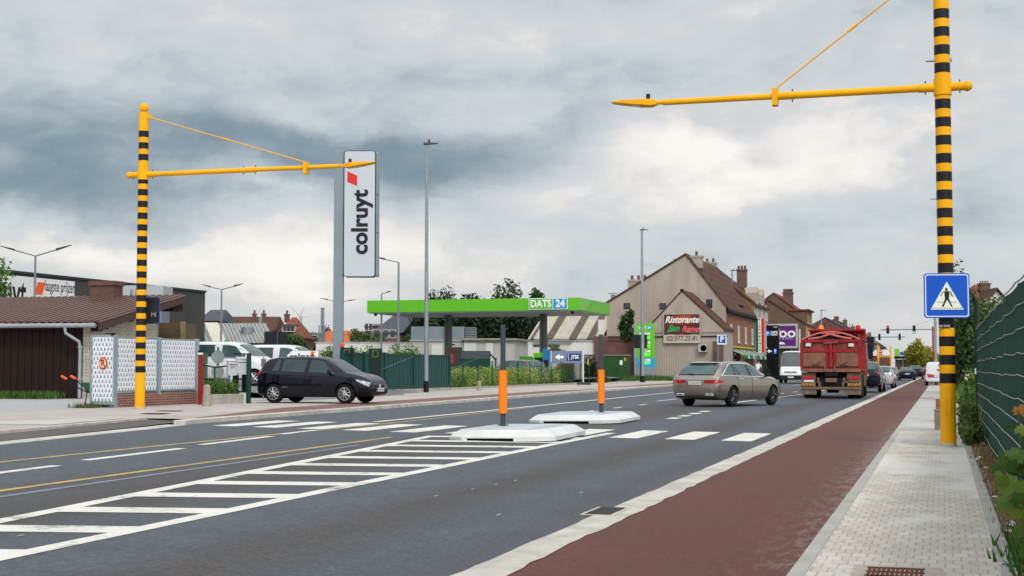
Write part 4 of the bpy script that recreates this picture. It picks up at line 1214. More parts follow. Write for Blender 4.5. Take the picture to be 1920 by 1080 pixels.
def crossing_pole(label, loc, rz, R_, arm_z, arm_len, top_z, z_lo, z_hi, hook):
    """a pole with black bands, an arm along local -x with a lamp head, a tie rod"""
    t = thing('crossing_pole', label, 'crossing pole', loc, rz, 'striped crossing poles with lamp arms')
    pole = MB().tube([(0, 0, -.2), (0, 0, top_z)], R_, 28).build('pole', YEL, t, smooth=True)
    z = z_lo
    while z < z_hi:
        if not (arm_z - .16 < z + .078 < arm_z + .16):
            MB().lathe([(R_ + .002, z - .006), (R_ + .002, z + .163)], 28).build('black_band', BLK_, pole, smooth=True)
        z += .314
    m = MB(); m.lathe([(.001, top_z + .26), (.06, top_z + .25), (.115, top_z + .19), (.13, top_z + .13), (.115, top_z + .07), (.05, top_z + .02), (.05, top_z)], 18); m.build('ball_cap', YEL, pole, smooth=True)
    MB().lathe([(R_ + .004, .0), (R_ + .004, .05), (R_, .06)], 28).lathe([(R_ + .09, -.01), (R_ + .09, .006), (R_, .008)], 28).build('base_collar', CONC, pole)
    MB().box(-.05, .05, -R_ - .006, -R_ + .01, .55, .85).build('hatch_door', YEL, pole, bevel=.004)
    a = MB()
    k = R_ / .137
    a.tube([(.42 * k, 0, arm_z), (-.42 * k, 0, arm_z)], .080 * k, 18)
    a.tube([(-.42 * k, 0, arm_z), (-arm_len * .46, 0, arm_z - .0)], .068 * k, 18)
    a.tube([(-arm_len * .44, 0, arm_z), (-arm_len * .50, 0, arm_z)], .074 * k, 18)
    a.tube([(-arm_len * .50, 0, arm_z), (-arm_len * .85, 0, arm_z)], .057 * k, 18)
    a.tube([(-arm_len * .85, 0, arm_z), (-arm_len * .88, 0, arm_z)], .035, 12)
    a.lathe([(R_ + .02, arm_z - .15 * k), (R_ + .02, arm_z + .15 * k)], 28)
    a.box(-hook - .05, -hook + .05, -.09, .09, arm_z - .17, arm_z + .14)
    arm = a.build('arm', YEL, t, smooth=True)
    MB().lathe([(.001, .52 * k), (.06 * k, .505 * k), (.092 * k, .46 * k), (.10 * k, .42 * k), (.082 * k, .38 * k)], 18, c=(0, 0, arm_z), axis='x').build('end_cap', YEL, arm, smooth=True)
    for x in (.30 * k, -.30 * k, -arm_len * .445, -arm_len * .495):
        MB().tube([(x, 0, arm_z - .125 * k), (x, 0, arm_z + .125 * k)], .010, 6).build('bolt', BOLT, arm)
    m = MB()
    x0 = -arm_len * .87
    pr_ = [(0, -.05, .05, .05), (.10, -.07, .07, .13), (.30, -.055, .075, .17), (.62, -.01, .075, .14), (.80, .02, .068, .10), (.84, .035, .06, .06)]
    vs = []; fs = []
    for (dx_, zb, zt, hw) in pr_:
        for (yy, zz) in ((-hw, zb + .015), (-hw * .6, zb), (hw * .6, zb), (hw, zb + .015), (hw, zt - .02), (hw * .5, zt), (-hw * .5, zt), (-hw, zt - .02)):
            vs.append((x0 - dx_, yy, arm_z + zz))
    for i in range(len(pr_) - 1):
        for j in range(8): fs.append((i * 8 + j, i * 8 + (j + 1) % 8, (i + 1) * 8 + (j + 1) % 8, (i + 1) * 8 + j))
    fs += [tuple(range(8)), tuple(range(40, 48))[::-1]]
    m.add(vs, fs); hd_ = m.build('lamp_head', YEL, t, smooth=True)
    MB().hexa([(x0 - .3, -.11, arm_z - .058), (x0 - .3, .11, arm_z - .058), (x0 - .74, .06, arm_z + .012), (x0 - .74, -.06, arm_z + .012)], [(x0 - .3, -.11, arm_z - .05), (x0 - .3, .11, arm_z - .05), (x0 - .74, .06, arm_z + .02), (x0 - .74, -.06, arm_z + .02)]).build('lens', LENS, hd_)
    MB().tube([(x0 - .16, 0, arm_z + .06), (x0 - .16, 0, arm_z + .17)], .038, 12).build('photocell', BLK_, hd_)
    m = MB(); A = Vector((-R_, 0, top_z - .12)); Bp = Vector((-hook, 0, arm_z + .13))
    m.tube([A, Bp], .014, 8).tube([A.lerp(Bp, .47), A.lerp(Bp, .53)], .024, 8).box(-R_ - .10, -R_ + .02, -.03, .03, top_z - .16, top_z - .08)
    m.build('tie_rod', YEL, t)
    return t

rp = (.085, 25.42, .012)
tipR = ay_(1140, 193, 25.42)
armzR = hz(158, 24.25)
t = crossing_pole('tall yellow pole with black bands on the right pavement, carrying the blue pedestrian sign', rp, 0, .130, armzR - .012, abs(tipR.x - rp[0]) * .972, 8.45, 1.085, 7.45, abs(ay_(1453, 165, 25.4).x - rp[0]))
# blue crossing sign on it
def ped_sign(parent, cz, hw, yf, face=-1):
    s = MB().prism(rrect(-hw, hw, cz - hw, cz + hw, .05), 'y', yf, yf + .02).build('sign_plate', BLUE, parent)
    m = MB(); ring_prism(m, rrect(-hw + .02, hw - .02, cz - hw + .02, cz + hw - .02, .04), rrect(-hw + .035, hw - .035, cz - hw + .035, cz + hw - .035, .035), yf - .003, yf); m.build('border', WHT, s)
    k = hw / .375
    MB().prism([(-.27 * k, cz - .235 * k), (.27 * k, cz - .235 * k), (0, cz + .235 * k)], 'y', yf - .003, yf).build('triangle', pm('sign_pale_white', (.72, .76, .64), .4, 0, .04), s)
    m = MB(); y0, y1 = yf - .006, yf - .003
    c = lambda pts: m.prism([(x * k, cz + z * k) for x, z in pts], 'y', y0, y1)
    c([(-.008 + .022 * math.cos(i * .5236), .105 + .025 * math.sin(i * .5236)) for i in range(12)])
    c([(-.04, .075), (.035, .075), (.045, .04), (.03, -.05), (-.03, -.05), (-.04, .03)])
    c([(-.04, .075), (-.055, .06), (-.09, -.005), (-.10, -.01), (-.105, 0), (-.06, .07)])
    c([(.035, .075), (.055, .06), (.075, .0), (.085, -.02), (.10, -.02), (.09, .01), (.065, .068)])
    c([(-.03, -.045), (.012, -.045), (-.025, -.12), (-.055, -.185), (-.085, -.185), (-.085, -.175), (-.055, -.12)])
    c([(-.01, -.045), (.03, -.045), (.055, -.11), (.085, -.17), (.09, -.185), (.07, -.185), (.03, -.115)])
    for i in range(11): c([(-.235 + i * .045, -.215), (-.21 + i * .045, -.215), (-.21 + i * .045, -.205), (-.235 + i * .045, -.205)])
    for i in range(3): c([(-.155 + i * .035, -.115), (-.13 + i * .035, -.115), (-.13 + i * .035, -.107), (-.155 + i * .035, -.107)]); c([(.06 + i * .035, -.115), (.085 + i * .035, -.115), (.085 + i * .035, -.107), (.06 + i * .035, -.107)])
    m.build('pedestrian_symbol', BLK_, s)
    MB().box(-hw + .1, hw - .1, yf + .02, yf + .05, cz - .2, cz - .16).box(-hw + .1, hw - .1, yf + .02, yf + .05, cz + .16, cz + .2).build('bracket', GALV, s)
    return s
s = ped_sign(t, hz(556, 24.2), .38, -.20)
s.rotation_euler = (0, 0, rad(12)); s.location = (-.03, -.0, 0)
stk = MB().box(-.10, .05, -.1345, -.1305, hz(617, 24.2), hz(610, 24.2)).build('sticker', BLK_, t); 
text('lettering', 'OLD TRAIS', .055, WHT, stk, (-.045, -.1365, hz(613, 24.2)), 0, .001, sx=.75)

lp = az_(262, 768, .25)
tipL = ay_(724, 308, lp.y)
tl = crossing_pole('tall yellow pole with black bands on the far left pavement by the white panel fence', (lp.x, lp.y, .25), rad(180), .131, hz(326, 37.8) - .25, abs(tipL.x - lp.x) * .96, hz(208, 37.8) - .25, hz(698, 37.8) - .25, hz(243, 37.8) - .25, abs(ay_(574, 315, lp.y).x - lp.x))
sb = MB().prism(rrect(-.42, .27, hz(607, 37.8) - .25, hz(557, 37.8) - .25, .04), 'y', -.24, -.215).build('sign_plate', BLUE, tl)
MB().prism(rrect(-.415, .265, hz(606.5, 37.8) - .25, hz(557.5, 37.8) - .25, .04), 'y', -.215, -.212).build('sign_back', SIGNBK, sb)
MB().box(-.33, -.30, -.20, -.17, hz(594, 37.8) - .25, hz(585, 37.8) - .25).box(-.30, -.22, -.2, -.17, hz(590, 37.8) - .25, hz(588, 37.8) - .25).box(-.22, -.2, -.2, -.17, hz(594, 37.8) - .25, hz(585, 37.8) - .25).build('clamp', GALV, sb)

# ------------------------------------------------------------ the two refuge islands and their posts
ISLC = pm('island_white_concrete', (.58, .585, .58), .75, 0, .15, 1.4, bump=.2, bscale=50, detail=10)
ISLT = pm('island_grey_top', (.42, .465, .50), .6, 0, .15, 1.0, detail=10)
ORANGE = pm('orange_reflective_sleeve', (.90, .21, .008), .45, 0, .07, 5)
GREYTUBE = pm('dark_grey_tube', (.055, .07, .085), .5, .2, .12, 5)
def island(label, x, y, L, Wd, tz, seam):
    t = thing('refuge_island', label, 'traffic island', (x, y, zr(x)), 0, 'white refuge islands on the crossing')
    t.rotation_euler = (0, -math.atan(-.0115) * -1, rad(1.5))
    hx, hy = Wd / 2, L / 2
    def octo(a, b, c): return [(-a + c, -b), (a - c, -b), (a, -b + c * 1.0), (a, b - c), (a - c, b), (-a + c, b), (-a, b - c), (-a, -b + c)]
    lv = [(octo(hx, hy, .34), .0), (octo(hx, hy, .34), .075), (octo(hx - .16, hy - .16, .30), .185), (octo(hx - .20, hy - .20, .29), .20)]
    m = MB()
    for i in range(3):
        for j in range(8):
            k = (j + 1) % 8
            a, b = lv[i], lv[i + 1]
            if i == 0 and j == 0:
                # the front face has a long fork slot left open
                x0, x1 = a[0][0][0], a[0][1][0]; yy = a[0][0][1]; s0, s1 = x0 + .10, x1 - .34
                for xa, xb, z0 in ((x0, s0, 0), (s1, x1, 0)): m.quad((xa, yy, z0), (xb, yy, z0), (xb, yy, .075), (xa, yy, .075))
                m.quad((s0, yy, .055), (s1, yy, .055), (s1, yy, .075), (s0, yy, .075))
                continue
            m.quad((*a[0][j], a[1]), (*a[0][k], a[1]), (*b[0][k], b[1]), (*b[0][j], b[1]))
    m.build('slab', ISLC, t)
    m = MB(); m.add([(*p_, .2005) for p_ in lv[3][0]], [tuple(range(8))]); m.build('top', ISLT, t)
    x0, x1 = lv[0][0][0][0] + .10, lv[0][0][1][0] - .34
    MB().box(x0 - .05, x1 + .05, -hy + .03, -hy + .3, .001, .056).build('fork_slot', WELL, t)
    MB().box(hx * .52, hx * .535, -hy + .2, hy - .2, .2, .203).build('joint', GREYTUBE, t)
    return t
island('nearer white traffic island with a seam, in front of the zebra stripes', -7.62, 25.75, 3.2, 1.98, .2, True)
island('farther white traffic island beyond the zebra stripes', -8.33, 33.85, 3.3, 2.2, .2, False)
def island_post(label, x, y):
    t = thing('bollard_post', label, 'traffic post', (x, y, zr(x) + .203), 0, 'grey posts with orange sleeves on the islands')
    MB().tube([(0, 0, -.02), (0, 0, 1.92)], .049, 18).build('tube', GREYTUBE, t, smooth=True)
    s_ = MB().tube([(0, 0, .22), (0, 0, 1.055)], .082, 22).build('sleeve', ORANGE, t, smooth=True)
    MB().lathe([(.085, 1.05), (.085, 1.065), (.05, 1.075)], 20).build('sleeve_rim', GREYTUBE, s_); MB().lathe([(.084, .212), (.084, .228)], 20).build('sleeve_rim', GREYTUBE, s_)
    MB().lathe([(.11, 0), (.11, .012), (.05, .02)], 16).build('foot', GREYTUBE, t)
    return t
p = ad_(943, 803, 27.2); island_post('orange-sleeved grey post on the nearer island', p.x, p.y)
p = ad_(1127.5, 773, 35.0); island_post('orange-sleeved grey post on the farther island', p.x, p.y)

# ------------------------------------------------------------ street lamps
DKLAMP = pm('dark_lamp_head', (.05, .055, .06), .5, .3, .1)
def kerb_lamp(label, x, y, z0, H, arm=(.55, 0), foot=True, r=.085, group='tall grey street lamps along the road', thin=False):
    t = thing('street_lamp', label, 'street lamp', (x, y, z0), 0, group)
    MB().tube([(0, 0, 0), (0, 0, 1.5), (0, 0, H - .1)], [r, r * .95, r * .55], 14).build('pole', GALV, t, smooth=True)
    if foot: MB().tube([(0, 0, 0), (0, 0, .52)], r * 1.18, 14).build('foot_sleeve', BLK_, t, smooth=True)
    a = Vector((arm[0], arm[1], 0)); n_ = a.normalized(); pr = Vector((-n_.y, n_.x, 0)) * .13
    m = MB()
    A, B_ = Vector((0, 0, H - .06)), Vector((0, 0, H - .02)) + a
    for (s0, s1) in (((-n_ * .12), (n_ * .12)),):
        pass
    m.hexa([A - n_ * .15 - pr * .6, A - n_ * .15 + pr * .6, B_ + pr * .5 , B_ - pr * .5], [A - n_ * .15 - pr * .4 + Vector((0, 0, .12)), A - n_ * .15 + pr * .4 + Vector((0, 0, .12)), B_ + pr * .4 + Vector((0, 0, .04)), B_ - pr * .4 + Vector((0, 0, .04))])
    hd_ = m.build('lamp_head', DKLAMP if not thin else GALVD, t, bevel=.012)
    MB().tube([(n_ * .1) + Vector((0, 0, H)), (n_ * .1) + Vector((0, 0, H + .2))], .04, 8).build('photocell', BLK_, hd_)
    return t
p = az_(799, 735, .25); pA = ad_(799, 735, 64.3)
kerb_lamp('tall grey street lamp with black foot in front of the green metal fence', pA.x, pA.y, .24, hz(266, 64.3) - .24, (.53, .05), r=.105)
pB = ad_(1205, 714, 110.5)
kerb_lamp('tall grey street lamp in front of the green price sign', pB.x, pB.y, .22, hz(430, 110.5) - .22, (.5, .05), r=.15)
pC = ad_(1374.5, 690, 148)
kerb_lamp('grey street lamp in front of the brick restaurant front', pC.x, pC.y, .2, hz(507, 148) - .2, (.75, .05), r=.14, foot=False)
pC = ad_(1477.5, 690, 190)
kerb_lamp('grey street lamp in front of the purple billboard', pC.x, pC.y, .2, hz(549, 190) - .2, (.4, .05), r=.14, foot=False)
for px, py, d, l in [(1541, 582, 250, 'far grey street lamp directly above the red truck, leftmost of three'), (1568, 596, 300, 'far grey street lamp above the red truck, middle of three'), (1594, 608, 350, 'far grey street lamp above the red truck, rightmost of three')]:
    pC = ad_(px, 690, d); kerb_lamp(l, pC.x, pC.y, .2, hz(py, d) - .2, (1.1, .05), r=.17, foot=False)
pD = ad_(1786.5, 700, 48); kerb_lamp('street lamp standing right behind the right striped pole, its head to the left of it', pD.x, pD.y, .01, hz(106, 48) - .01, (-.72, .02), r=.075, foot=False, thin=True)
pD = ad_(1772, 700, 88); kerb_lamp('street lamp hidden behind the right striped pole, only its lower small head showing', pD.x, pD.y, .01, hz(371, 88) - .01, (-.72, .02), r=.06, foot=False, thin=True)
def yard_lamp(label, px, ptop, d, l=None, r_=None, zb=.25, cat='street lamp', group='grey car park lamps'):
    """car park lamp with straight upswept arms; l, r_ are pixel ends of the arms"""
    c = ad_(px, ptop, d)
    t = thing('car_park_lamp', label, cat, (c.x, c.y, zb), 0, group)
    H = c.z - zb
    MB().tube([(0, 0, 0), (0, 0, H)], [.085, .055], 10).build('pole', GALVD, t, smooth=True)
    for e in (l, r_):
        if not e: continue
        q = ad_(e[0], e[1], d) - Vector((c.x, c.y, zb)); s0 = Vector((0, 0, H))
        k = s0.lerp(q, .58)
        a = MB().tube([s0, k], .035, 8).build('arm', GALVD, t)
        n_ = (q - k).normalized(); u_ = Vector((0, 0, 1)); w_ = n_.cross(u_).normalized() * .15
        MB().hexa([k - w_ * .7 - u_ * .04, k + w_ * .7 - u_ * .04, q + w_ * .4, q - w_ * .4], [k - w_ * .7 + u_ * .07, k + w_ * .7 + u_ * .07, q + w_ * .4 + u_ * .03, q - w_ * .4 + u_ * .03]).build('lamp_head', DKLAMP, a)
    return t
yard_lamp('twin-armed grey lamp at the left edge, in front of the shop wall sign', 66.5, 480, 76, (-2, 461), (134, 460))
yard_lamp('twin-armed grey lamp in the car park right of the dark shop building', 415.5, 543, 95, (379, 534), (456, 532))
yard_lamp('twin-armed grey lamp half hidden behind the tall shop totem', 634.5, 566, 130, (600, 559), (668, 562))
yard_lamp('tall bent-arm grey lamp right of the shop totem', 747.5, 492, 84, (703, 482), None)
yard_lamp('short single-arm grey lamp in front of the left end of the green canopy', 715.5, 551, 104, None, (734, 546))
# ------------------------------------------------------------ left: sliding gate, woven white panels, brick plinth
FR = pm('grey_blue_steel_frame', (.27, .34, .37), .5, .2, .12, 4)
SLATW = pm('white_woven_slats', (.72, .74, .78), .55, 0, .10, 5)
BRK = brick('red_plinth_brick', (.27, .065, .04), (.19, .05, .035), (.30, .24, .20), .21, .07)
def woven(m, L, H, z0, cw=.15, rh=.128, md=0):
    """basket weave: white vertical-looking slats bulging alternately, with small dark gaps"""
    nr = int(H / rh)
    for j in range(nr):
        z = z0 + j * H / nr; hh_ = H / nr
        n = max(1, round(L / cw)); o = (j % 2) * .5
        for i in range(-1, n + 1):
            a = (i + o + .13) * L / n; b = (i + o + .87) * L / n
            a, b = max(a, .0), min(b, L)
            if b - a < .02: continue
            m.add([(a + .012, 0.004, z + .012), (b - .012, 0.004, z + .012), (b - .012, 0.004, z + hh_ - .012), (a + .012, 0.004, z + hh_ - .012), (a, .014, z), (b, .014, z), (b, .014, z + hh_), (a, .014, z + hh_)],
                  [(0, 1, 2, 3), (4, 5, 1, 0), (5, 6, 2, 1), (6, 7, 3, 2), (7, 4, 0, 3)])
            m.box(b, min(b + .26 * L / n, L), .012, .02, z + hh_ * .62, z + hh_)
f0 = ax_(218, 764, -22.05); f1 = ax_(371, 757, -22.05)
t = thing('panel_fence', 'white woven panel fence with grey frames on a low red brick plinth', 'fence', (-22.05, f0.y, .25), rad(90))
LF = f1.y - f0.y
MB().box(0, LF, .0, .22, 0, .36).build('plinth', BRK, t)
MB().box(0, LF, .03, .19, .36, .40).build('coping', pm('dark_plinth_cap', (.14, .12, .115), .8, 0, .3, 4), t)
xs = [0.0, LF * .505, LF]
for i in range(2):
    a, b = xs[i] + .07, xs[i + 1] - .05
    p_ = MB(); p_.box(a, b, .06, .10, 1.93, 1.98).box(a, b, .06, .10, .42, .46).box(a, a + .04, .06, .10, .46, 1.93).box(b - .04, b, .06, .10, .46, 1.93)
    po = p_.build('panel_frame', FR, t)
    m = MB(); woven(m, b - a - .08, 1.47, .46)
    w_ = m.build('woven_slats', SLATW, po); w_.location = (a + .04, .055, 0)
    MB().box(a + .04, b - .04, .095, .10, .46, 1.93).build('backing', GREYTUBE, po)
for x, wd in ((-.06, .16), (xs[1], .09), (LF - .02, .07)):
    MB().box(x - wd / 2, x + wd / 2, -.02, .16, 0 if x < .5 else .3, 2.0).build('post', FR, t, bevel=.01)
g0 = ad_(213, 757, 39.4); g1 = ad_(169, 757, 39.9)
dgx = (g0 - g1); ang = math.atan2(dgx.y, dgx.x); Lg = dgx.length
t = thing('yard_gate', 'open white woven gate leaf with a no-parking sign on it', 'gate', (g1.x, g1.y, .25), ang)
m = MB(); m.box(0, Lg, -.02, .03, .08, .17).box(0, Lg, -.02, .03, 1.97, 2.02).box(0, .07, -.02, .03, .17, 1.97).box(Lg - .03, Lg, -.02, .03, .17, 1.97); m.build('frame', FR, t)
m = MB(); woven(m, Lg - .1, 1.80, .17, .15, .128); w_ = m.build('woven_slats', SLATW, t); w_.location = (.07, -.02, 0)
MB().box(.07, Lg - .03, .02, .028, .17, 1.97).build('backing', GREYTUBE, t)
pz_ = hz(681, 39.6) - .25; px_ = Lg * .57
sg = MB().lathe([(.001, -.048), (.165, -.048), (.165, -.04)], 28, c=(px_, 0, pz_), axis='y').build('no_parking_sign', RED, t)
MB().lathe([(.001, -.052), (.125, -.052), (.125, -.047)], 28, c=(px_, 0, pz_), axis='y').build('sign_face', pm('pale_yellow_sign', (.75, .70, .42), .5, 0, .1, 8), sg)
text('letter', 'P', .26, BLK_, sg, (px_, -.0545, pz_), 0, .001, bold=.006)
MB().hexa([(px_ - .10, -.058, pz_ + .065), (px_ - .07, -.058, pz_ + .10), (px_ - .07, -.056, pz_ + .10), (px_ - .10, -.056, pz_ + .065)], [(px_ + .07, -.058, pz_ - .10), (px_ + .10, -.058, pz_ - .065), (px_ + .10, -.056, pz_ - .065), (px_ + .07, -.056, pz_ - .10)]).build('slash', RED, sg)
MB().box(Lg * .62, Lg * .98, -.03, .02, 2.04, 2.07).box(Lg * .9, Lg * .97, -.05, .05, 2.0, 2.08).build('latch', DARKM, t)
MB().box(Lg * .3, Lg * .42, -.05, .05, .0, .08).build('guide_wheel', DARKM, t)
# wheelbarrow behind the gate
wb = ad_(148, 730, 42.5)
t = thing('wheelbarrow', 'green wheelbarrow with orange handle grips leaning beside the open gate', 'wheelbarrow', (wb.x, wb.y, .25), rad(8))
GRN = pm('barrow_green', (.03, .12, .06), .5, 0, .2, 4); HOR = pm('orange_grip', (.75, .10, .02), .5, 0, .1)
MB().hexa([(.35, -.2, .35), (.75, -.2, .35), (.75, .2, .35), (.35, .2, .35)], [(.18, -.3, .68), (1.0, -.3, .62), (1.0, .3, .62), (.18, .3, .68)]).build('tray', GRN, t, bevel=.02)
for sd in (-1, 1):
    MB().tube([(1.0, sd * .1, .25), (.3, sd * .27, .42), (-.1, sd * .3, .62), (-.28, sd * .3, .80)], .02, 6).build('shaft', DARKM, t)
    MB().tube([(-.24, sd * .3, .77), (-.42, sd * .3, .86)], .04, 8).build('handle_grip', HOR, t)
MB().lathe([(.08, -.05), (.19, -.04), (.19, .04), (.08, .05)], 16, c=(1.05, 0, .19), axis='y').build('wheel', TYRE, t)
MB().tube([(.35, -.2, .4), (.3, -.2, 0), (.3, .2, 0), (.35, .2, .4)], .018, 6).build('stand', DARKM, t)

# bollards
STONE = pm('weathered_concrete', (.30, .27, .205), .9, 0, .25, 5, bump=.4, bscale=40)
def bollard(label, px, py, d, H=.88, r=.115, zb=.25):
    c = ad_(px, py, d)
    t = thing('concrete_bollard', label, 'bollard', (c.x, c.y, zb), 0, 'beige concrete bollards on the left pavement')
    MB().lathe([(r * 1.25, 0), (r * 1.2, H * .22), (r * 1.0, H * .27), (r, H * .86), (r * .93, H * .95), (r * .6, H), (.001, H)], 18).build('shaft', STONE, t, smooth=True)
    MB().lathe([(r * 1.3, 0), (r * 1.3, .06), (r * 1.2, .07)], 18).build('foot', STONE, t)
bollard('beige concrete bollard beside the white fence end, in front of the trimmed bush', 387.5, 760, 41.2, .62 * 1.0, .105)
bollard('beige concrete bollard in front of the flowering hedge', 898.5, 729, 70, .44 * 1.05, .10)
bollard('small beige bollard at the edge of the lawn below the price sign', 1223, 711, 118, .4, .11, .22)

# low wall, bush, red post, green rail posts, letterboxes, stop signs seen from behind
LOWW = pm('low_concrete_wall', (.36, .34, .29), .9, 0, .28, 2.5, bump=.5, bscale=20, streak=(1, 1, .25), detail=9)
a = ad_(376, 755, 42.8); b = ad_(464, 755, 44.4)
ang = math.atan2(b.y - a.y, b.x - a.x); Lw = (b - a).length
t = thing('low_wall', 'low ribbed concrete planter wall under the trimmed bush beside the entrance', 'wall', (a.x, a.y, .25), ang)
m = MB(); m.box(0, Lw, 0, .16, -.05, .30)
for i in range(int(Lw / .09)): m.box(i * .09 + .02, i * .09 + .06, -.015, 0, .16, .29)
m.build('block_wall', LOWW, t)
MB().box(Lw - .16, Lw, -.02, .2, .0, .33).build('end_post', WHT, t)
c = ad_(402, 738, 44.2); bush('trimmed_bush', 'dense dark green bush on the low wall beside the white fence', 'bush', (c.x, c.y, .42), .75, .5, .62, 9000, .035, LEAFB, 11, k=14)
c = ad_(375, 757, 42.6)
t = thing('red_post', 'thin red and white barrier post at the end of the white fence', 'post', (c.x, c.y, .25))
MB().box(-.055, .055, -.05, .05, 0, 1.50).build('shaft', pm('barrier_red', (.26, .018, .022), .5, 0, .12, 5), t)
MB().box(-.056, .056, -.051, .051, 1.50, 1.56).build('white_ring', WHT, t); MB().box(-.057, .057, -.052, .052, 1.56, 1.62).build('dark_cap', BLK_, t)
DGRN = pm('dark_green_paint', (.006, .042, .030), .5, 0, .18, 3)
DGRN2 = pm('darker_green_paint', (.006, .022, .018), .5, 0, .2, 3)
c = ad_(466, 752, 44.3)
t = thing('entrance_post', 'dark green steel gate post beside the letterboxes at the driveway', 'post', (c.x, c.y, .25))
MB().tube([(0, 0, 0), (0, 0, 1.52)], .075, 14).build('post', DGRN, t, smooth=True); MB().box(-.5, .06, -.06, .06, 1.52, 1.56).build('cap', DGRN2, t)
for px_ in (441.5, 459):
    c = ad_(px_, 735, 45)
    t2 = thing('steel_upright', ['dark green upright under the left letterbox', 'dark green upright under the right letterbox'][px_ > 450], 'post', (c.x, c.y, .25), 0, 'uprights under the letterboxes')
    MB().box(-.09, .09, -.04, .04, .15, .90).build('upright', DGRN2, t2)
    MB().box(-.13, .13, -.06, .06, 0, .15).build('foot', BLK_, t2)
for k, px_ in enumerate((435, 452.5)):
    c = ad_(px_, 702, 44.6)
    t2 = thing('letterbox', ['left silver letterbox with dark number on its face', 'right silver letterbox on the dark green uprights'][k], 'letterbox', (c.x, c.y, hz(704 - k * 4, 44.6)), YAW + rad(18), 'silver letterboxes')
    MB().hexa([(-.15, -.19, 0), (.15, -.19, 0), (.15, .19, 0), (-.15, .19, 0)], [(-.15, -.19, .44), (.15, -.19, .44), (.15, .19, .50), (-.15, .19, .50)]).build('box', pm('letterbox_grey', (.48, .50, .52), .45, .2, .1, 5), t2, bevel=.008)
    MB().hexa([(-.16, -.21, .445), (.16, -.21, .445), (.16, .2, .505), (-.16, .2, .505)], [(-.16, -.21, .46), (.16, -.21, .46), (.16, .2, .52), (-.16, .2, .52)]).build('lid', pm('letterbox_lid', (.62, .63, .64), .45, .2, .1, 5), t2)
    fl = MB().box(-.12, .12, -.194, -.19, .33, .35).build('flap', DARKM, t2)
    if k == 0: text('number', '351', .11, DARKM, t2, (.0, -.196, .26), 0, .001)
SGB = pm('sign_back_grey', (.22, .26, .25), .55, .2, .15, 4)
c = ad_(408, 705, 46.5)
t = thing('stop_sign', 'grey back of an octagonal stop sign with a round plate below, by the van', 'sign', (c.x, c.y, .25), YAW)
MB().tube([(0, .03, 0), (0, .03, 1.78)], .03, 8).build('post', DGRN, t)
z1 = hz(669, 46.5) - .25; z2 = hz(697, 46.5) - .25
for nm, zc, R__, n in (('sign_plate', z1, .22, 8), ('round_plate', z2, .21, 14)):
    MB().prism([(R__ * math.cos(2 * math.pi * (i + .5) / n), zc + R__ * math.sin(2 * math.pi * (i + .5) / n)) for i in range(n)], 'y', -.01, .01).build(nm, SGB, t)
c = ad_(382, 705, 45.5)
t = thing('road_sign', 'two dark grey sign backs stacked beside the red barrier post', 'sign', (c.x, c.y, .25), YAW)
MB().tube([(0, .02, 0), (0, .02, 1.75)], .03, 8).build('post', DGRN, t)
MB().prism(rrect(-.12, .12, 1.22, 1.58, .04), 'y', -.01, .01).build('upper_plate', pm('olive_sign_back', (.07, .085, .06), .6, .1, .15), t)
MB().prism(rrect(-.12, .12, .78, 1.18, .04), 'y', -.01, .01).build('lower_plate', pm('olive_sign_back', (.07, .085, .06), .6, .1, .15), t)
c = ad_(438, 700, 46.2)
t = thing('notice_board', 'small blue and white notice behind the left letterbox', 'notice', (c.x, c.y, .25), YAW)
MB().box(-.03, .03, .0, .03, 0, 1.0).build('post', DGRN, t); pb_ = MB().box(-.18, .1, -.02, 0, .50, 1.06).build('board', WHT, t); MB().box(-.17, .09, -.024, -.02, .9, 1.03).box(-.17, -.1, -.024, -.02, .52, .88).build('print', BLUE, pb_)
c1, c2, c3 = ad_(378, 683, 45.4), ad_(405, 689, 46.2), ad_(428, 686, 45.2)
t = thing('guard_rail', 'thin dark green rail bent in front of the stop sign', 'rail', (c2.x, c2.y, .25))
MB().tube([c1 - Vector((c2.x, c2.y, .25)), Vector((0, -.08, c2.z - .25)), c3 - Vector((c2.x, c2.y, .25))], .025, 8).build('rail', DGRN, t)
MB().tube([(0, -.08, 0), (0, -.08, c2.z - .25)], .025, 8).build('leg', DGRN, t)
c = ad_(494, 700, 50)
t = thing('meter_post', 'thin post with a small grey box in front of the white van bonnet', 'post', (c.x, c.y, .25), YAW)
MB().tube([(0, 0, 0), (0, 0, 1.5)], .018, 6).build('post', GALVD, t); MB().box(-.085, .085, -.05, .05, 1.15, 1.42).build('box', pm('box_grey', (.12, .13, .14), .5), t, bevel=.02)

# ------------------------------------------------------------ the shop totem
TOTP = pm('totem_grey_steel', (.22, .27, .30), .45, .3, .08, 1)
TOTF = pm('totem_pale_panel', (.50, .53, .57), .35, 0, .04, .6, coat=.3)
dT = 62.0
c = ad_(632.5, 690, dT); s_ = FPX / dT
t = thing('shop_totem', 'tall grey shop totem with a vertical black lettered panel', 'sign', (c.x, c.y, .25), YAW)
def X(px): return (px - 632.5) / s_
def Zt(py): return hz(py, dT) - .25
MB().box(X(625), X(643), -.22, .22, 0, Zt(281)).build('column', TOTP, t, bevel=.02)
pl = MB().prism(rrect(X(644.5), X(703), Zt(519), Zt(282), .12), 'y', -.30, .30).build('panel', TOTF, t)
m = MB(); ring_prism(m, rrect(X(644), X(703.6), Zt(519.6), Zt(281.3), .13), rrect(X(645.2), X(702.4), Zt(518.4), Zt(282.5), .11), -.306, .306); m.build('panel_rim', pm('totem_dark_rim', (.05, .06, .07), .5), pl)
MB().box(X(703.6), X(709), -.28, .28, Zt(519), Zt(284)).build('panel_side', TOTP, t, bevel=.06)
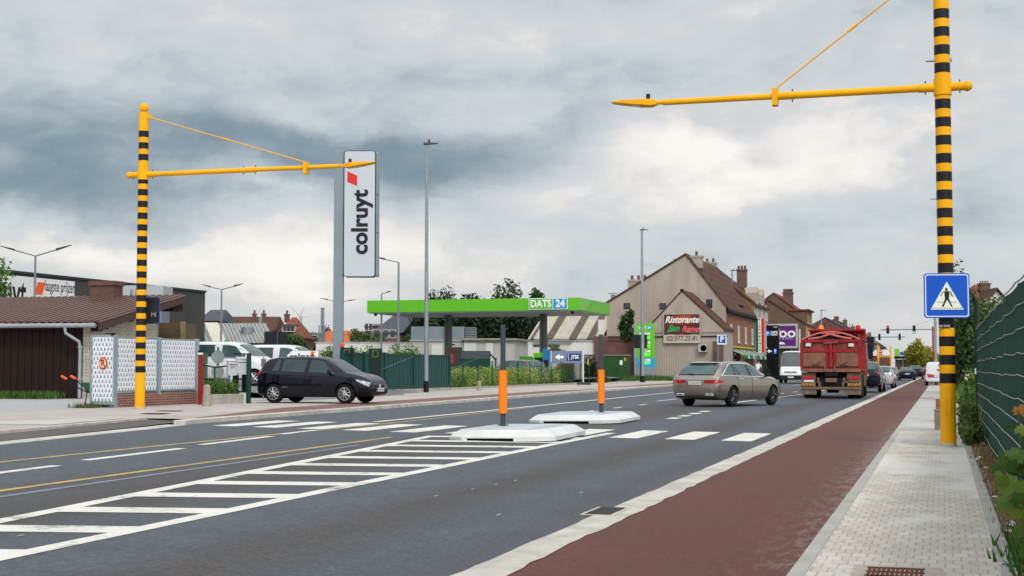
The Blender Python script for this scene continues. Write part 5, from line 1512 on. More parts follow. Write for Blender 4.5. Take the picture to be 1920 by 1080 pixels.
MB().box(X(703), X(709.2), -.285, .285, Zt(436.5), Zt(436)).box(X(703), X(709.2), -.285, .285, Zt(365), Zt(364.5)).build('side_joint', BLK_, t)
text('lettering', 'colruyt', .98, BLK_, pl, (X(675.5), -.31, Zt(417)), 0, .006, roll=rad(90), bold=.030, sx=1.0)
MB().prism([(X(650.5), Zt(320.5)), (X(669), Zt(329)), (X(669), Zt(348)), (X(650.5), Zt(340.5))], 'y', -.316, -.30).build('emblem', RED, pl)

# arrow sign behind the black hatchback
c = ad_(570, 690, 58)
t = thing('arrow_sign', 'white left-pointing arrow sign with black lettering and an orange mark above the hatchback roof', 'sign', (c.x, c.y, .25), YAW)
s_ = FPX / 58; X = lambda px: (px - 570) / s_; Zt = lambda py: hz(py, 58) - .25
pa = MB().prism([(X(538), Zt(667)), (X(547), Zt(658)), (X(597), Zt(658)), (X(597), Zt(680)), (X(549), Zt(680))], 'y', -.02, .02).build('arrow_board', WHT, t)
text('lettering', 'colruyt', .36, BLK_, pa, (X(566), -.024, Zt(669)), 0, .002, bold=.012)
MB().prism([(X(581.5), Zt(666)), (X(584), Zt(659)), (X(590.5), Zt(659)), (X(588), Zt(666))], 'y', -.024, -.02).build('emblem', pm('orange_red', (.80, .10, .02), .4, 0, .05), pa)
for px_ in (556, 590): MB().tube([(X(px_), .03, 0), (X(px_), .03, Zt(662))], .03, 8).build('post', GALV, t)
# dark ticket pillars
for k, (px, w_, d, pt_) in enumerate([(651, 25, 60, 652), (704, 24, 60.5, 653.5)]):
    c = ad_(px, 690, d); hw = w_ / 2 * d / FPX; H = hz(pt_, d) - .25
    t = thing('gate_pillar', ['dark green gate pillar with a yellow framed panel beside the totem', 'dark green gate pillar top showing above the green metal fence'][k], 'pillar', (c.x, c.y, .25), YAW, 'dark gate pillars')
    MB().box(-hw, hw, -.18, .18, 0, H).build('housing', DGRN2, t, bevel=.015)
    m = MB(); ring_prism(m, rrect(-.12, .12, H - .36, H - .08, .01, 1), rrect(-.10, .10, H - .34, H - .10, .01, 1), -.19, -.18); m.build('panel_frame', pm('olive_frame', (.22, .22, .05), .5), t)
c = ad_(642, 645, 59); t = thing('warning_lamp', 'small orange warning lamp on the dark gate pillar beside the totem', 'lamp', (c.x, c.y, hz(652.5, 60)), YAW)
MB().lathe([(.07, .0), (.07, .08), (.10, .08), (.10, .16), (.04, .19), (0, .19)], 12).build('dome', pm('orange_red', (.8, .1, .02)), t)
MB().lathe([(.085, 0), (.085, .03)], 12).build('base', BLK_, t)
# green sheet-metal fence with vertical ribs
ya, yb = ax_(641, 690, -23.85).y, ax_(842, 690, -23.85).y
LG = yb - ya
SHG = pm('green_sheet_metal', (.006, .062, .052), .5, 0, .18, 1.5)
SHGF = pm('green_sheet_frame', (.005, .05, .042), .5, 0, .12, 1.5)
t = thing('metal_fence', 'dark green ribbed sheet metal fence and gate on a low concrete strip', 'fence', (-23.85, ya, .2), rad(90))
MB().box(1.4, LG - .05, -.08, .1, -.1, .18).build('base_strip', LOWW, t)
m = MB(); x = 0
while x < LG - .3:
    m.box(x + .02, x + .30, -.02, .02, .36, 1.74).box(x + .30, x + .36, -.0, .02, .36, 1.74); x += .36
m.build('ribbed_sheet', SHG, t)
m = MB()
for z0, z1 in ((.16, .36), (1.72, 1.80)): m.box(0, LG, -.05, .05, z0, z1)
m.build('rail', SHGF, t)
for x in (0.0, 2.35, 4.7, 8.3, LG): MB().box(x - .06, x + .06, -.07, .07, .0, 1.85).build('post', SHGF, t)
MB().tube([(2.4, -.06, .8), (8.3, -.06, 1.72)], .012, 5).build('brace', GALVD, t)
c = ax_(673.5, 690, -23.95)
t = thing('notice_board', 'pale blue opening-hours notice on the green metal fence', 'notice', (-23.93, c.y, .2), rad(90))
d_ = 59.5; nb = MB().box(-.14, .14, -.015, 0, hz(704, d_) - .2, hz(680, d_) - .2).build('board', pm('pale_blue_notice', (.30, .35, .55), .5, 0, .15, 20), t)
m = MB()
for i in range(6): m.box(-.11, .11 - (i % 3) * .03, -.017, -.015, hz(684.5 + i * 3.2, d_) - .2, hz(683.4 + i * 3.2, d_) - .2)
m.build('print', WHT, nb)
c = ax_(734, 690, -23.95); d_ = 62
t = thing('arrow_sign', 'small white and orange arrow plate fixed on the green metal fence', 'sign', (-23.93, c.y, .2), rad(90))
s_ = FPX / d_ ; z = lambda py: hz(py, d_) - .2
ab = MB().prism([(-.22, z(688)), (.10, z(688)), (.22, z(679)), (.12, z(668)), (-.22, z(668))], 'y', -.03, -.01).build('board', WHT, t)
MB().prism([(-.22, z(688)), (.10, z(688)), (.18, z(681)), (-.22, z(681))], 'y', -.034, -.03).build('orange_band', pm('orange_red', (.8, .1, .02)), ab)
text('lettering', 'colruyt', .13, BLK_, ab, (-.05, -.033, z(674)), 0, .001, bold=.004); MB().prism([(.05, z(672)), (.06, z(669)), (.11, z(669)), (.10, z(672))], 'y', -.034, -.03).build('emblem', RED, ab)

# ------------------------------------------------------------ buildings
TILE = pm('brown_roof_tiles', (.088, .042, .029), .85, 0, .45, 1.1, bump=.6, bscale=14, detail=9)
TILER = pm('red_roof_tiles', (.20, .062, .038), .85, 0, .42, 1.6, bump=.6, bscale=14, detail=9)
TILEO = pm('orange_roof_tiles', (.42, .115, .045), .85, 0, .25, 1.6, bump=.6, bscale=14, detail=9)
SLATE = pm('grey_roof_slates', (.065, .07, .085), .7, 0, .22, 1.8, bump=.4, bscale=12, detail=9)
RENDW = pm('beige_render', (.375, .315, .265), .9, 0, .20, .8, streak=(1, 1, .28), bump=.15, bscale=20, detail=10)
RENDL = pm('pale_render', (.52, .49, .45), .9, 0, .14, .5, streak=(1, 1, .35), detail=10)
OCHRE = pm('ochre_render', (.42, .27, .12), .9, 0, .15, .6, detail=9)
OCHRED = pm('dull_ochre_render', (.20, .145, .055), .9, 0, .2, .6, detail=9)
BROWNB = brick('brown_brick', (.155, .075, .045), (.115, .058, .036), (.15, .115, .09), .22, .075)
REDB = brick('red_brick', (.30, .085, .045), (.22, .065, .038), (.26, .16, .11), .22, .075)
DKRED = brick('dark_red_brick', (.18, .045, .035), (.13, .035, .03), (.15, .11, .1), .22, .075)
FRAMEW = pm('white_window_frame', (.62, .61, .58), .5, 0, .05)
PANE = glassy('window_pane', (.035, .045, .055), .08, .4)
DOORD = pm('dark_door', (.03, .035, .035), .5, 0, .2)
ZINC = pm('zinc_sheet', (.26, .29, .31), .45, .4, .15, 2)

def win(parent, face, a, z, w, hgt, pos, frame=FRAMEW, fw=.07, sill=True, bars=1, name='window'):
    """a window set proud of a wall; face x+/x-/y- and pos the wall's plane"""
    def bx(m, a0, a1, z0, z1, d0, d1):
        if face == 'y-': m.box(a0, a1, pos - d1, pos - d0, z0, z1)
        elif face == 'x+': m.box(pos + d0, pos + d1, a0, a1, z0, z1)
        elif face == 'x-': m.box(pos - d1, pos - d0, a0, a1, z0, z1)
        elif face == 'y+': m.box(a0, a1, pos + d0, pos + d1, z0, z1)
    m = MB()
    bx(m, a - w / 2, a - w / 2 + fw, z, z + hgt, .003, .05); bx(m, a + w / 2 - fw, a + w / 2, z, z + hgt, .003, .05)
    bx(m, a - w / 2 + fw, a + w / 2 - fw, z, z + fw, .003, .05); bx(m, a - w / 2 + fw, a + w / 2 - fw, z + hgt - fw, z + hgt, .003, .05)
    for i in range(bars):
        c = a - w / 2 + w * (i + 1) / (bars + 1); bx(m, c - .025, c + .025, z + fw, z + hgt - fw, .003, .04)
    f = m.build(name, frame, parent)
    g = MB(); bx(g, a - w / 2 + fw, a + w / 2 - fw, z + fw, z + hgt - fw, .003, .02); g.build('pane', PANE, f)
    if sill:
        g = MB(); bx(g, a - w / 2 - .06, a + w / 2 + .06, z - .07, z - .002, .003, .12); g.build('sill', FRAMEW, f)
    return f

def gable(t, L, D, eave, ridge, wall, roof, ry=None, eave2=None, over=.25, thick=.16, name='wall', x0=0.0, y0=0.0, verge=.12, rname='roof', z0=-.1):
    """gabled block: ridge along local x, profile in (y,z)"""
    ry = D / 2 if ry is None else ry; e2 = eave if eave2 is None else eave2
    w = MB().prism([(y0, z0), (y0 + D, z0), (y0 + D, e2), (y0 + ry, ridge), (y0, eave)], 'x', x0, x0 + L).build(name, wall, t)
    m = MB()
    s1 = (ridge - eave) / ry; s2 = (ridge - e2) / (D - ry)
    m.prism([(y0 - over, eave - over * s1 + .02), (y0 + ry, ridge + .02), (y0 + ry, ridge + .02 + thick), (y0 - over, eave - over * s1 + .02 + thick)], 'x', x0 - verge, x0 + L + verge)
    m.prism([(y0 + ry + .001, ridge + .02), (y0 + D + over, e2 - over * s2 + .02), (y0 + D + over, e2 - over * s2 + .02 + thick), (y0 + ry + .001, ridge + .02 + thick)], 'x', x0 - verge, x0 + L + verge)
    # rows of tiles as real steps on the slope towards y0
    n = int(ry / .45)
    for i in range(n):
        ya = y0 - over + (ry + over) * i / n; yb = ya + (ry + over) / n * .25
        za = eave + (ya - y0) * s1 + .02 + thick; zb = eave + (yb - y0) * s1 + .02 + thick
        m.add([(x0 - verge, ya, za + .035), (x0 + L + verge, ya, za + .035), (x0 + L + verge, yb + .2, zb + .2 * s1 + .004), (x0 - verge, yb + .2, zb + .2 * s1 + .004), (x0 - verge, ya, za - .01), (x0 + L + verge, ya, za - .01)], [(0, 1, 2, 3), (4, 5, 1, 0)])
    r = m.build(rname, roof, t)
    return w, r
def chimney(parent, x, y, z0, z1, wx, wy, mat=BROWNB, pots=2, potmat=None):
    m = MB().box(x - wx / 2, x + wx / 2, y - wy / 2, y + wy / 2, z0, z1).box(x - wx / 2 - .06, x + wx / 2 + .06, y - wy / 2 - .06, y + wy / 2 + .06, z1 - .18, z1)
    c = m.build('chimney', mat, parent)
    for i in range(pots):
        q = -wy / 2 + wy * (i + .5) / pots
        MB().tube([(x, y + q, z1), (x, y + q, z1 + .4)], .12, 8).build('chimney_pot', potmat or DKRED, parent)
    return c

# --- restaurant with its beige gable
x0 = ay_(1362, 690, 124).x; xl = ay_(1138, 690, 124).x; xpk = ay_(1287, 690, 124).x
dR = 124 * math.cos(YAW) - x0 * math.sin(YAW)
zg = .15
t = thing('restaurant_house', 'big restaurant house with a plain beige gable and a brick street front with green awnings', 'house', (x0, 124, zg), rad(90))
D_ = x0 - xl
LEN = ax_(1414, 690, x0).y - 124
Z = lambda py, d=dR: hz(py, d) - zg
w, r = gable(t, LEN, D_, Z(575), Z(478, dR + 1), RENDW, TILE, ry=x0 - xpk, eave2=Z(569, dR + 2.7), over=.3)
FZ = .0
# brick street front, a skin 3 mm proud of the block
m = MB().box(0.02, LEN - .02, -.12, -.003, -.1, Z(590)); m.build('brick_front', REDB, t)
MB().box(-.05, LEN + .05, -.42, -.15, Z(582) - .22, Z(582)).build('gutter', DARKM, t, bevel=.03)
for i in range(4):
    win(t, 'y-', 2.2 + i * (LEN - 4.4) / 3, Z(640), 1.0, Z(607) - Z(640), -.12, bars=1, fw=.12)
m = MB().box(.1, LEN - .1, -.2, -.123, Z(650), Z(648)); m.build('green_yellow_band', pm('lime_trim', (.55, .60, .03), .5, 0, .05), t)
AWG = pm('awning_green', (.015, .17, .06), .6, 0, .1, 4)
for i in range(2):
    a, b = 1.5 + i * LEN * .47, 1.5 + i * LEN * .47 + LEN * .38
    m = MB()
    n = 10
    for k in range(n):
        xa, xb = a + (b - a) * k / n, a + (b - a) * (k + 1) / n
        m.mat(0 if k % 5 != 4 else 1).hexa([(xa, -1.35, Z(666)), (xb, -1.35, Z(666)), (xb, -.13, Z(655)), (xa, -.13, Z(655))], [(xa, -1.35, Z(666) + .03), (xb, -1.35, Z(666) + .03), (xb, -.13, Z(655) + .03), (xa, -.13, Z(655) + .03)])
        m.quad((xa, -1.35, Z(666)), (xb, -1.35, Z(666)), (xb, -1.36, Z(666) - .28), (xa, -1.36, Z(666) - .28))
    m.mat(1).hexa([(a - .02, -1.35, Z(666)), (a, -1.35, Z(666)), (a, -.13, Z(655)), (a - .02, -.13, Z(655))], [(a - .02, -1.35, Z(666) + .05), (a, -1.35, Z(666) + .05), (a, -.13, Z(655) + .05), (a - .02, -.13, Z(655) + .05)])
    m.build('awning', [AWG, WHT], t)
for i in range(6): MB().box(.8 + i * LEN / 6.2, 1.7 + i * LEN / 6.2, -.16, -.123, .1, 2.5).build('shop_window', PANE, t)
for i in range(3): MB().box(2.0 + i * 4.2, 2.5 + i * 4.2, -.2, -.125, 0, 2.7).build('pilaster', BROWNB, t)
MB().box(.6, 1.1, -.2, -.165, .3, 2.4).build('green_panel', pm('bright_green_panel', (.10, .45, .02), .5), t)
# gable windows
for px, py0, py1, wd in ((1176, 577, 566, .58), (1243.5, 578, 567, .58), (1331, 577, 561, .52)):
    a = x0 - ay_(px, 690, 124).x
    win(t, 'x-', a, Z(py0), wd, Z(py1) - Z(py0), -.003, frame=BLK_, fw=.05, sill=False, bars=0)
# chimneys
xx = lambda px: x0 - ay_(px, 690, 124).x
chimney(r, .5, xx(1196), Z(545), Z(521), .9, 1.75, RENDW, 3, DKRED)
chimney(r, 1.3, xx(1303), Z(500), Z(476), .8, 1.05, RENDW, 1, DKRED)
MB().tube([(.5, xx(1147.5), Z(572)), (.5, xx(1147.5), Z(549))], .2, 8).box(.15, .85, xx(1147.5) - .35, xx(1147.5) + .35, Z(547), Z(546)).build('chimney', ZINC, r)
chimney(r, 3.2, xx(1166), Z(568), Z(545), .6, .9, RENDL, 2, ZINC)
MB().box(.1, .3, xx(1265) - .06, xx(1265) + .1, Z(492), Z(482)).build('vent_pipe', RENDW, r)
# dormer on the street slope
m = MB().prism([(.4, Z(583)), (.4, Z(563)), (2.6, Z(560)), (2.6, Z(583))], 'x', LEN * .55, LEN * .55 + 2.4); dmr = m.build('dormer', SLATE, r)
MB().box(LEN * .55 + .25, LEN * .55 + 2.1, .33, .395, Z(581), Z(566)).build('dormer_window', PANE, dmr)
MB().hexa([(LEN * .55 - .3, .05, Z(563)), (LEN * .55 + 2.7, .05, Z(563)), (LEN * .55 + 2.7, 2.8, Z(555)), (LEN * .55 - .3, 2.8, Z(555))], [(LEN * .55 - .3, .05, Z(562)), (LEN * .55 + 2.7, .05, Z(562)), (LEN * .55 + 2.7, 2.8, Z(553)), (LEN * .55 - .3, 2.8, Z(553))]).build('dormer_roof', SLATE, dmr)
# annex with the small gable
AY = 5.6
ya = 124 - AY
dA = ya * math.cos(YAW) - x0 * math.sin(YAW)
ax2 = ay_(1357, 690, ya).x; axl = ay_(1223, 690, ya).x; axp = ay_(1279.5, 690, ya).x
ZA = lambda py: hz(py, dA) - zg
m_, r2 = gable(t, AY - .01, ax2 - axl, ZA(618), ZA(546), RENDW, TILE, ry=ax2 - axp, eave2=ZA(607), over=.12, name='annex_wall', x0=-AY, y0=x0 - ax2, rname='annex_roof', verge=.06)
MB().tube([(-AY, x0 - axp, ZA(545)), (-AY, x0 - axp, ZA(541))], .16, 8).build('finial', BLK_, r2)
MB().box(-AY - .08, -AY + .005, x0 - ay_(1365, 690, ya).x, x0 - ay_(1140, 690, ya).x, ZA(632), ZA(629.5)).build('cable_duct', BLK_, t)
MB().box(-AY - .05, -AY - .003, x0 - ax2 - .02, x0 - axl - .1, ZA(624), ZA(623)).build('ledge', pm('grey_ledge', (.17, .16, .15), .8), t)
m = MB()
for i in range(26): m.box(-AY - .014, -AY - .003, x0 - ay_(1348 - i * 4.4, 690, ya).x, x0 - ay_(1346.5 - i * 4.4, 690, ya).x, 0, ZA(641))
m.build('cladding_rib', pm('grey_cladding', (.31, .275, .24), .8, 0, .15, 2), t)
# low lean-to left of the annex
MB().box(-AY + .3, -.01, x0 - axl + .02, D_ - .1, -.1, ZA(629)).build('side_wall', DKRED, t)
MB().box(-AY - .1, -AY, x0 - ax2, x0 - ay_(1337, 690, ya).x, 0, ZA(640)).build('corner_pier', BROWNB, t)
ac = MB().box(-AY - .5, -AY - .04, x0 - ay_(1327, 690, ya).x, x0 - ay_(1311, 690, ya).x, ZA(660), ZA(646)).build('air_conditioner', pm('ac_beige', (.42, .40, .35), .6, 0, .1), t, bevel=.02)
MB().lathe([(.001, 0), (.26, 0)], 18, c=(-AY - .503, x0 - ay_(1321, 690, ya).x, ZA(653)), axis='x').build('fan_grille', BLK_, ac)
# painted restaurant sign
sy = ya - .25
xa, xb = ay_(1245.5, 690, sy).x, ay_(1312.5, 690, sy).x
ds = sy * math.cos(YAW) - xb * math.sin(YAW); zz = lambda py: hz(py, ds)
tS = thing('restaurant_sign', 'red painted restaurant sign board on the small beige gable with phone number below', 'sign', ((xa + xb) / 2, sy, zz(642)), 0)
SW, SH = xb - xa, zz(589) - zz(642)
bm_ = bpy.data.materials.new('sign_painting'); bm_.use_nodes = True
tt_ = NT(bm_.node_tree); pp = bm_.node_tree.nodes['Principled BSDF']
oc = tt_.n('ShaderNodeTexCoord').outputs['Object']
sx, sy2, sz = tt_.sep(oc)
f = tt_.noise(oc, 1.1, 5, .6)
hot = tt_.m('EXPONENT', tt_.m('MULTIPLY', tt_.m('ADD', tt_.m('POWER', tt_.m('DIVIDE', tt_.m('SUBTRACT', sx, .1), SW * .27), 2.0), tt_.m('POWER', tt_.m('DIVIDE', tt_.m('SUBTRACT', sz, SH * .82), SH * .16), 2.0)), -1.0))
c = tt_.ramp(tt_.m('ADD', tt_.m('MULTIPLY', f, .55), tt_.m('MULTIPLY', hot, .6)), [(.15, (.03, .005, .005)), (.42, (.13, .010, .008)), (.65, (.33, .04, .010)), (.95, (.65, .22, .04))])
k = tt_.m('GREATER_THAN', tt_.m('ADD', sz, tt_.m('MULTIPLY', f, .3)), SH * .27 + .15)
c = tt_.mix(k, (.46, .385, .33), c)
tt_.put(pp.inputs['Base Color'], c); pp.inputs['Roughness'].default_value = .5
sb_ = MB().box(-SW / 2, SW / 2, 0, .08, 0, SH).build('board', bm_, tS)
m = MB(); ring_prism(m, rrect(-SW / 2 - .05, SW / 2 + .05, -.05, SH + .05, .03, 1), rrect(-SW / 2, SW / 2, 0, SH, .02, 1), -.02, .09); m.build('frame', pm('sign_frame_beige', (.45, .42, .37), .6), sb_)
text('lettering', 'Ristorante', .78, WHT, sb_, (0, -.006, SH * .80), 0, .004, shear=.32, bold=.018, sx=.86)
text('lettering', 'San', .70, pm('sign_green_letters', (.03, .30, .09), .5), sb_, (-SW * .24, -.006, SH * .50), rad(0), .004, shear=.35, bold=.03)
text('lettering', 'Remo', .66, pm('sign_red_letters', (.78, .10, .12), .5), sb_, (SW * .24, -.006, SH * .47), 0, .004, shear=.35, bold=.02, sx=.9)
text('lettering', '02/377.25.81', .56, BLK_, sb_, (0, -.006, SH * .14), 0, .004, shear=.3, bold=.004, sx=.92)
m = MB(); m.tube([(-SW * .42, .0, SH * .36), (-SW * .2, 0, SH * .42)], .05, 5).tube([(SW * .1, 0, SH * .38), (SW * .3, 0, SH * .33), (SW * .46, 0, SH * .36)], .03, 5)
m.build('brush_stroke', pm('sign_green_letters', (.03, .30, .09)), sb_)
# vertical tricolour blade sign
yb_ = 124 + LEN - .6; xb_ = x0 + .38
db = yb_ * math.cos(YAW) - xb_ * math.sin(YAW); zz = lambda py: hz(py, db)
tB = thing('blade_sign', 'tall green white and red vertical restaurant sign on the brick front', 'sign', (xb_, yb_, zz(661)), 0)
hgt = zz(597) - zz(661)
for i, mt in enumerate((pm('sign_dark_green', (.01, .14, .06), .5), WHT, RED)):
    MB().box(-.15 + i * .3, .15 + i * .3, -.12, .12, 0 + .0, hgt).build(['green_band', 'white_band', 'red_band'][i], mt, tB)
m = MB(); ring_prism(m, rrect(-.18, .78, -.05, hgt + .05, .03, 1), rrect(-.15, .75, 0, hgt, .02, 1), -.13, .13); m.build('frame', pm('blade_frame', (.5, .5, .48), .5), tB)
for i, ch in enumerate('RISTORANTE'): text('letter', ch, hgt / 12.5, BLK_, tB, (.3, -.128, hgt * (.955 - i * .0985)), 0, .003, bold=.008)
MB().tube([(-.3, 0, .4), (-.55, 0, .4)], .05, 6).tube([(-.3, 0, hgt - .4), (-.55, 0, hgt - .4)], .05, 6).build('bracket', BLK_, tB)
# blue parking sign at the corner
c = ay_(1355, 690, 117); dP = 117 * math.cos(YAW) - c.x * math.sin(YAW)
t = thing('parking_sign', 'blue square parking sign with white P beside the restaurant corner', 'sign', (c.x, c.y, .2), 0)
zz = lambda py: hz(py, dP) - .2
MB().tube([(-.38, .06, 0), (-.38, .06, zz(628))], .05, 8).build('post', GALVD, t)
pb_ = MB().box(-.42, .34, -.03, .03, zz(646), zz(628)).build('board', WHT, t)
bp_ = MB().box(-.33, .26, -.035, -.03, zz(643.5), zz(629.5)).build('blue_field', BLUE, pb_)
text('letter', 'P', .62, WHT, bp_, (-.03, -.038, zz(636.5)), 0, .002, bold=.02)

# --- row of street houses behind the restaurant
def street_house(label, y, L, D, eave, ridge, wall, roof, nwin=3, pots=2, chim=True, name='terraced_house', x=None, group='houses along the left side of the street', front=None, fl=2, dorm=False):
    xx_ = x0 if x is None else x
    t = thing(name, label, 'house', (xx_, y, .1), rad(90), group)
    w_, r_ = gable(t, L, D, eave, ridge, wall, roof, over=.3)
    if front: MB().box(0.01, L - .01, -.1, -.003, -.1, eave - .05).build('front_wall', front, t)
    pos = -.1 if front else 0.0
    for k in range(fl):
        for i in range(nwin): win(t, 'y-', L * (i + .5) / nwin, 3.4 + k * 2.9, .95, 1.6, pos, bars=1, sill=True)
    MB().box(L * .1, L * .9, pos - .05, pos - .003, .1, 2.6).build('shop_front', PANE, t)
    if chim: chimney(r_, L - .5, D * .42, ridge - 1.0, ridge + .55, .5, .9, BROWNB, pots)
    if dorm:
        for i in range(2):
            a = L * (.3 + i * .4)
            d_ = MB().prism([(a - .6, eave), (a + .6, eave), (a + .6, eave + 1.3), (a, eave + 1.9), (a - .6, eave + 1.3)], 'y', -.05, 1.2).build('dormer', RENDW, r_); MB().box(a - .38, a + .38, -.08, -.053, eave + .2, eave + 1.25).build('dormer_window', PANE, d_)
    return t, r_
y2 = 124 + LEN + .05
d2 = y2 * math.cos(YAW) - x0 * math.sin(YAW)
# ochre-gabled neighbour rising over the restaurant roof
t, r_ = street_house('house with a dull ochre gable and white arched dormers directly behind the restaurant', y2, 11.5, 10.5, hz(572, d2), hz(496, d2 + 3), OCHRED, TILE, 3, 2, False, front=RENDW, dorm=True)
chimney(r_, .6, 4.4, hz(520, d2), hz(491, d2), .7, 1.2, RENDW, 2)
chimney(r_, 8.0, 2.2, hz(540, d2 + 6), hz(504, d2 + 6), .8, 1.0, BROWNB, 3, DKRED)
# brown brick house with the billboard
y3 = y2 + 24
d3 = y3 * math.cos(YAW) - x0 * math.sin(YAW)
x3 = ay_(1512, 690, y3).x; xpk3 = ay_(1443, 690, y3).x
t = thing('terraced_house', 'brown brick gabled house carrying the purple billboard, with a tall five-pot chimney', 'house', (x3, y3, .1), rad(90), 'houses along the left side of the street')
ry3 = x3 - xpk3
w_, r_ = gable(t, 12, ry3 * 1.9, hz(611, d3), hz(566, d3), BROWNB, TILE, ry=ry3, eave2=hz(600, d3))
w2_, r2_ = gable(t, 9, ry3 * 1.5, hz(590, d3 + 4), hz(553, d3 + 4), BROWNB, TILER, ry=ry3 * .75, x0=3.0, y0=ry3 * .2, name='upper_wall', rname='upper_roof')
ccx = x3 - ay_(1479, 690, y3 + 5).x
chimney(r_, 5, ccx, hz(600, d3 + 5), hz(550, d3 + 5), 1.2, hz(0, d3) * 0 + 18.0 * d3 / FPX, BROWNB, 5, DKRED)
MB().box(.01, 11.9, -.12, -.003, 0, hz(611, d3)).build('front_wall', OCHRE, t)
MB().box(2.5, 9.5, .1, 4.0, hz(611, d3), hz(583, d3)).build('brick_bay', BROWNB, t); MB().box(2.3, 9.7, -.2, 4.2, hz(583, d3), hz(582, d3) + .1).build('bay_roof', TILER, t)
for i in range(3): win(t, 'y-', 3.6 + i * 2.4, hz(606, d3), .9, 1.7, .097, bars=1, frame=OCHRE)
for i in range(3): win(t, 'y-', 2 + i * 4, 3.6, .9, 1.8, -.12, bars=1)
# purple billboard on its gable
yq = y3 - .6
xa, xb = ay_(1430, 690, yq).x, ay_(1497, 690, yq).x; dq = yq * math.cos(YAW) - xb * math.sin(YAW); zz = lambda py: hz(py, dq)
t = thing('billboard', 'purple billboard with a grey frame on the brown brick gable', 'billboard', ((xa + xb) / 2, yq, zz(653)), 0)
SW, SH = xb - xa, zz(607) - zz(653)
PURP = pm('billboard_purple', (.115, .018, .17), .4, 0, .06, 1)
b_ = MB().box(-SW / 2 + .25, SW / 2 - .25, -.05, .1, .25, SH - .25).build('poster', PURP, t)
m = MB(); ring_prism(m, rrect(-SW / 2, SW / 2, 0, SH, .1, 1), rrect(-SW / 2 + .25, SW / 2 - .25, .25, SH - .25, .08, 1), -.12, .12); m.build('frame', pm('billboard_frame', (.42, .42, .47), .45, .2, .05), t)
text('lettering', 'oo', 1.6, WHT, b_, (SW * .20, -.056, SH * .62), 0, .004, bold=.03, sx=1.1)
MB().box(-SW * .03, SW * -.01, -.06, -.05, SH * .5, SH * .78).build('letter_stroke', WHT, b_)
text('lettering', '- r a buil... ?', .5, pm('pale_blue_print', (.35, .45, .75), .5), b_, (SW * .18, -.056, SH * .42), 0, .004, shear=.3)
MB().prism([(SW * -.03, SH * .16), (SW * .14, SH * .16), (SW * .12, SH * .22), (SW * .04, SH * .26), (SW * -.03, SH * .24)], 'y', -.056, -.05).build('logo', WHT, b_)
for sd in (-.3, .3): MB().tube([(SW * sd, .3, .1), (SW * sd, .3, -zz(653) + .1)], .12, 8).build('leg', GALVD, t)
# black totem of the parts shop
yq = y3 - 14
xa, xb = ay_(1433.5, 690, yq).x, ay_(1461.5, 690, yq).x; dq = yq * math.cos(YAW) - xb * math.sin(YAW); zz = lambda py: hz(py, dq) - .15
t = thing('shop_totem', 'black shop totem with glowing blue emblem and white arrow before the purple billboard', 'sign', ((xa + xb) / 2, yq, .15), 0)
SW = xb - xa
b_ = MB().box(-SW / 2, SW / 2, -.2, .2, 0, zz(610)).build('column', pm('totem_black', (.006, .006, .008), .3, 0, .1), t, bevel=.02)
GB = pm('lit_blue', (.05, .18, .85), .4, 0, 0, emit=.6); GW = pm('lit_white', (.8, .82, .85), .4, 0, 0, emit=.15)
MB().lathe([(.001, -.215), (.27, -.215), (.27, -.2)], 24, c=(-SW * .27, 0, zz(625)), axis='y').build('emblem', GB, b_)
text('letter', 'P', .32, GW, b_, (-SW * .265, -.222, zz(625)), 0, .003, bold=.01, shear=.2)
text('lettering', 'PARTS', .30, GW, b_, (SW * .19, -.204, zz(623)), 0, .003, bold=.008, sx=.85); text('lettering', 'POINT', .30, GW, b_, (SW * .19, -.204, zz(627.5)), 0, .003, bold=.008, sx=.85)
text('lettering', '2253', .2, GW, b_, (SW * .28, -.204, zz(613.5)), 0, .003)
z_ = zz(658.5); MB().prism([(-SW * .30, z_), (-SW * .16, z_ + .22), (-SW * .16, z_ + .09), (-SW * .0, z_ + .09), (-SW * .0, z_ - .09), (-SW * .16, z_ - .09), (-SW * .16, z_ - .22)], 'y', -.206, -.2).build('arrow', GW, b_)
bb_ = MB().box(SW * .16, SW * .32, -.206, -.2, z_ - .25, z_ + .25).build('parking_mark', GB, b_); text('letter', 'P', .4, GW, bb_, (SW * .24, -.21, z_), 0, .002, bold=.008)
# shrubs by the totem and hedge in the shade
c = ad_(1424, 690, 150); bush('dark_shrub', 'dark shrub between the restaurant front and the black totem', 'bush', (c.x, c.y, .1), 1.6, 1.2, 2.4, 1500, .16, LEAFD, 31)
c = ad_(1470, 690, 158); bush('dark_shrub', 'low dark shrub at the foot of the black totem on its right side', 'bush', (c.x, c.y, .1), 1.4, 1.0, 1.2, 1000, .14, LEAF, 32)
# pale planter post right of billboard
c = ad_(1500, 690, 160); t = thing('white_post', 'thin white post right of the purple billboard above the white van', 'post', (c.x, c.y, .1)); MB().tube([(0, 0, 0), (0, 0, hz(617, 160) - .1)], .09, 8).build('shaft', FRAMEW, t); MB().lathe([(.2, 0), (.2, .1), (.1, .12)], 10).build('foot', GALVD, t)
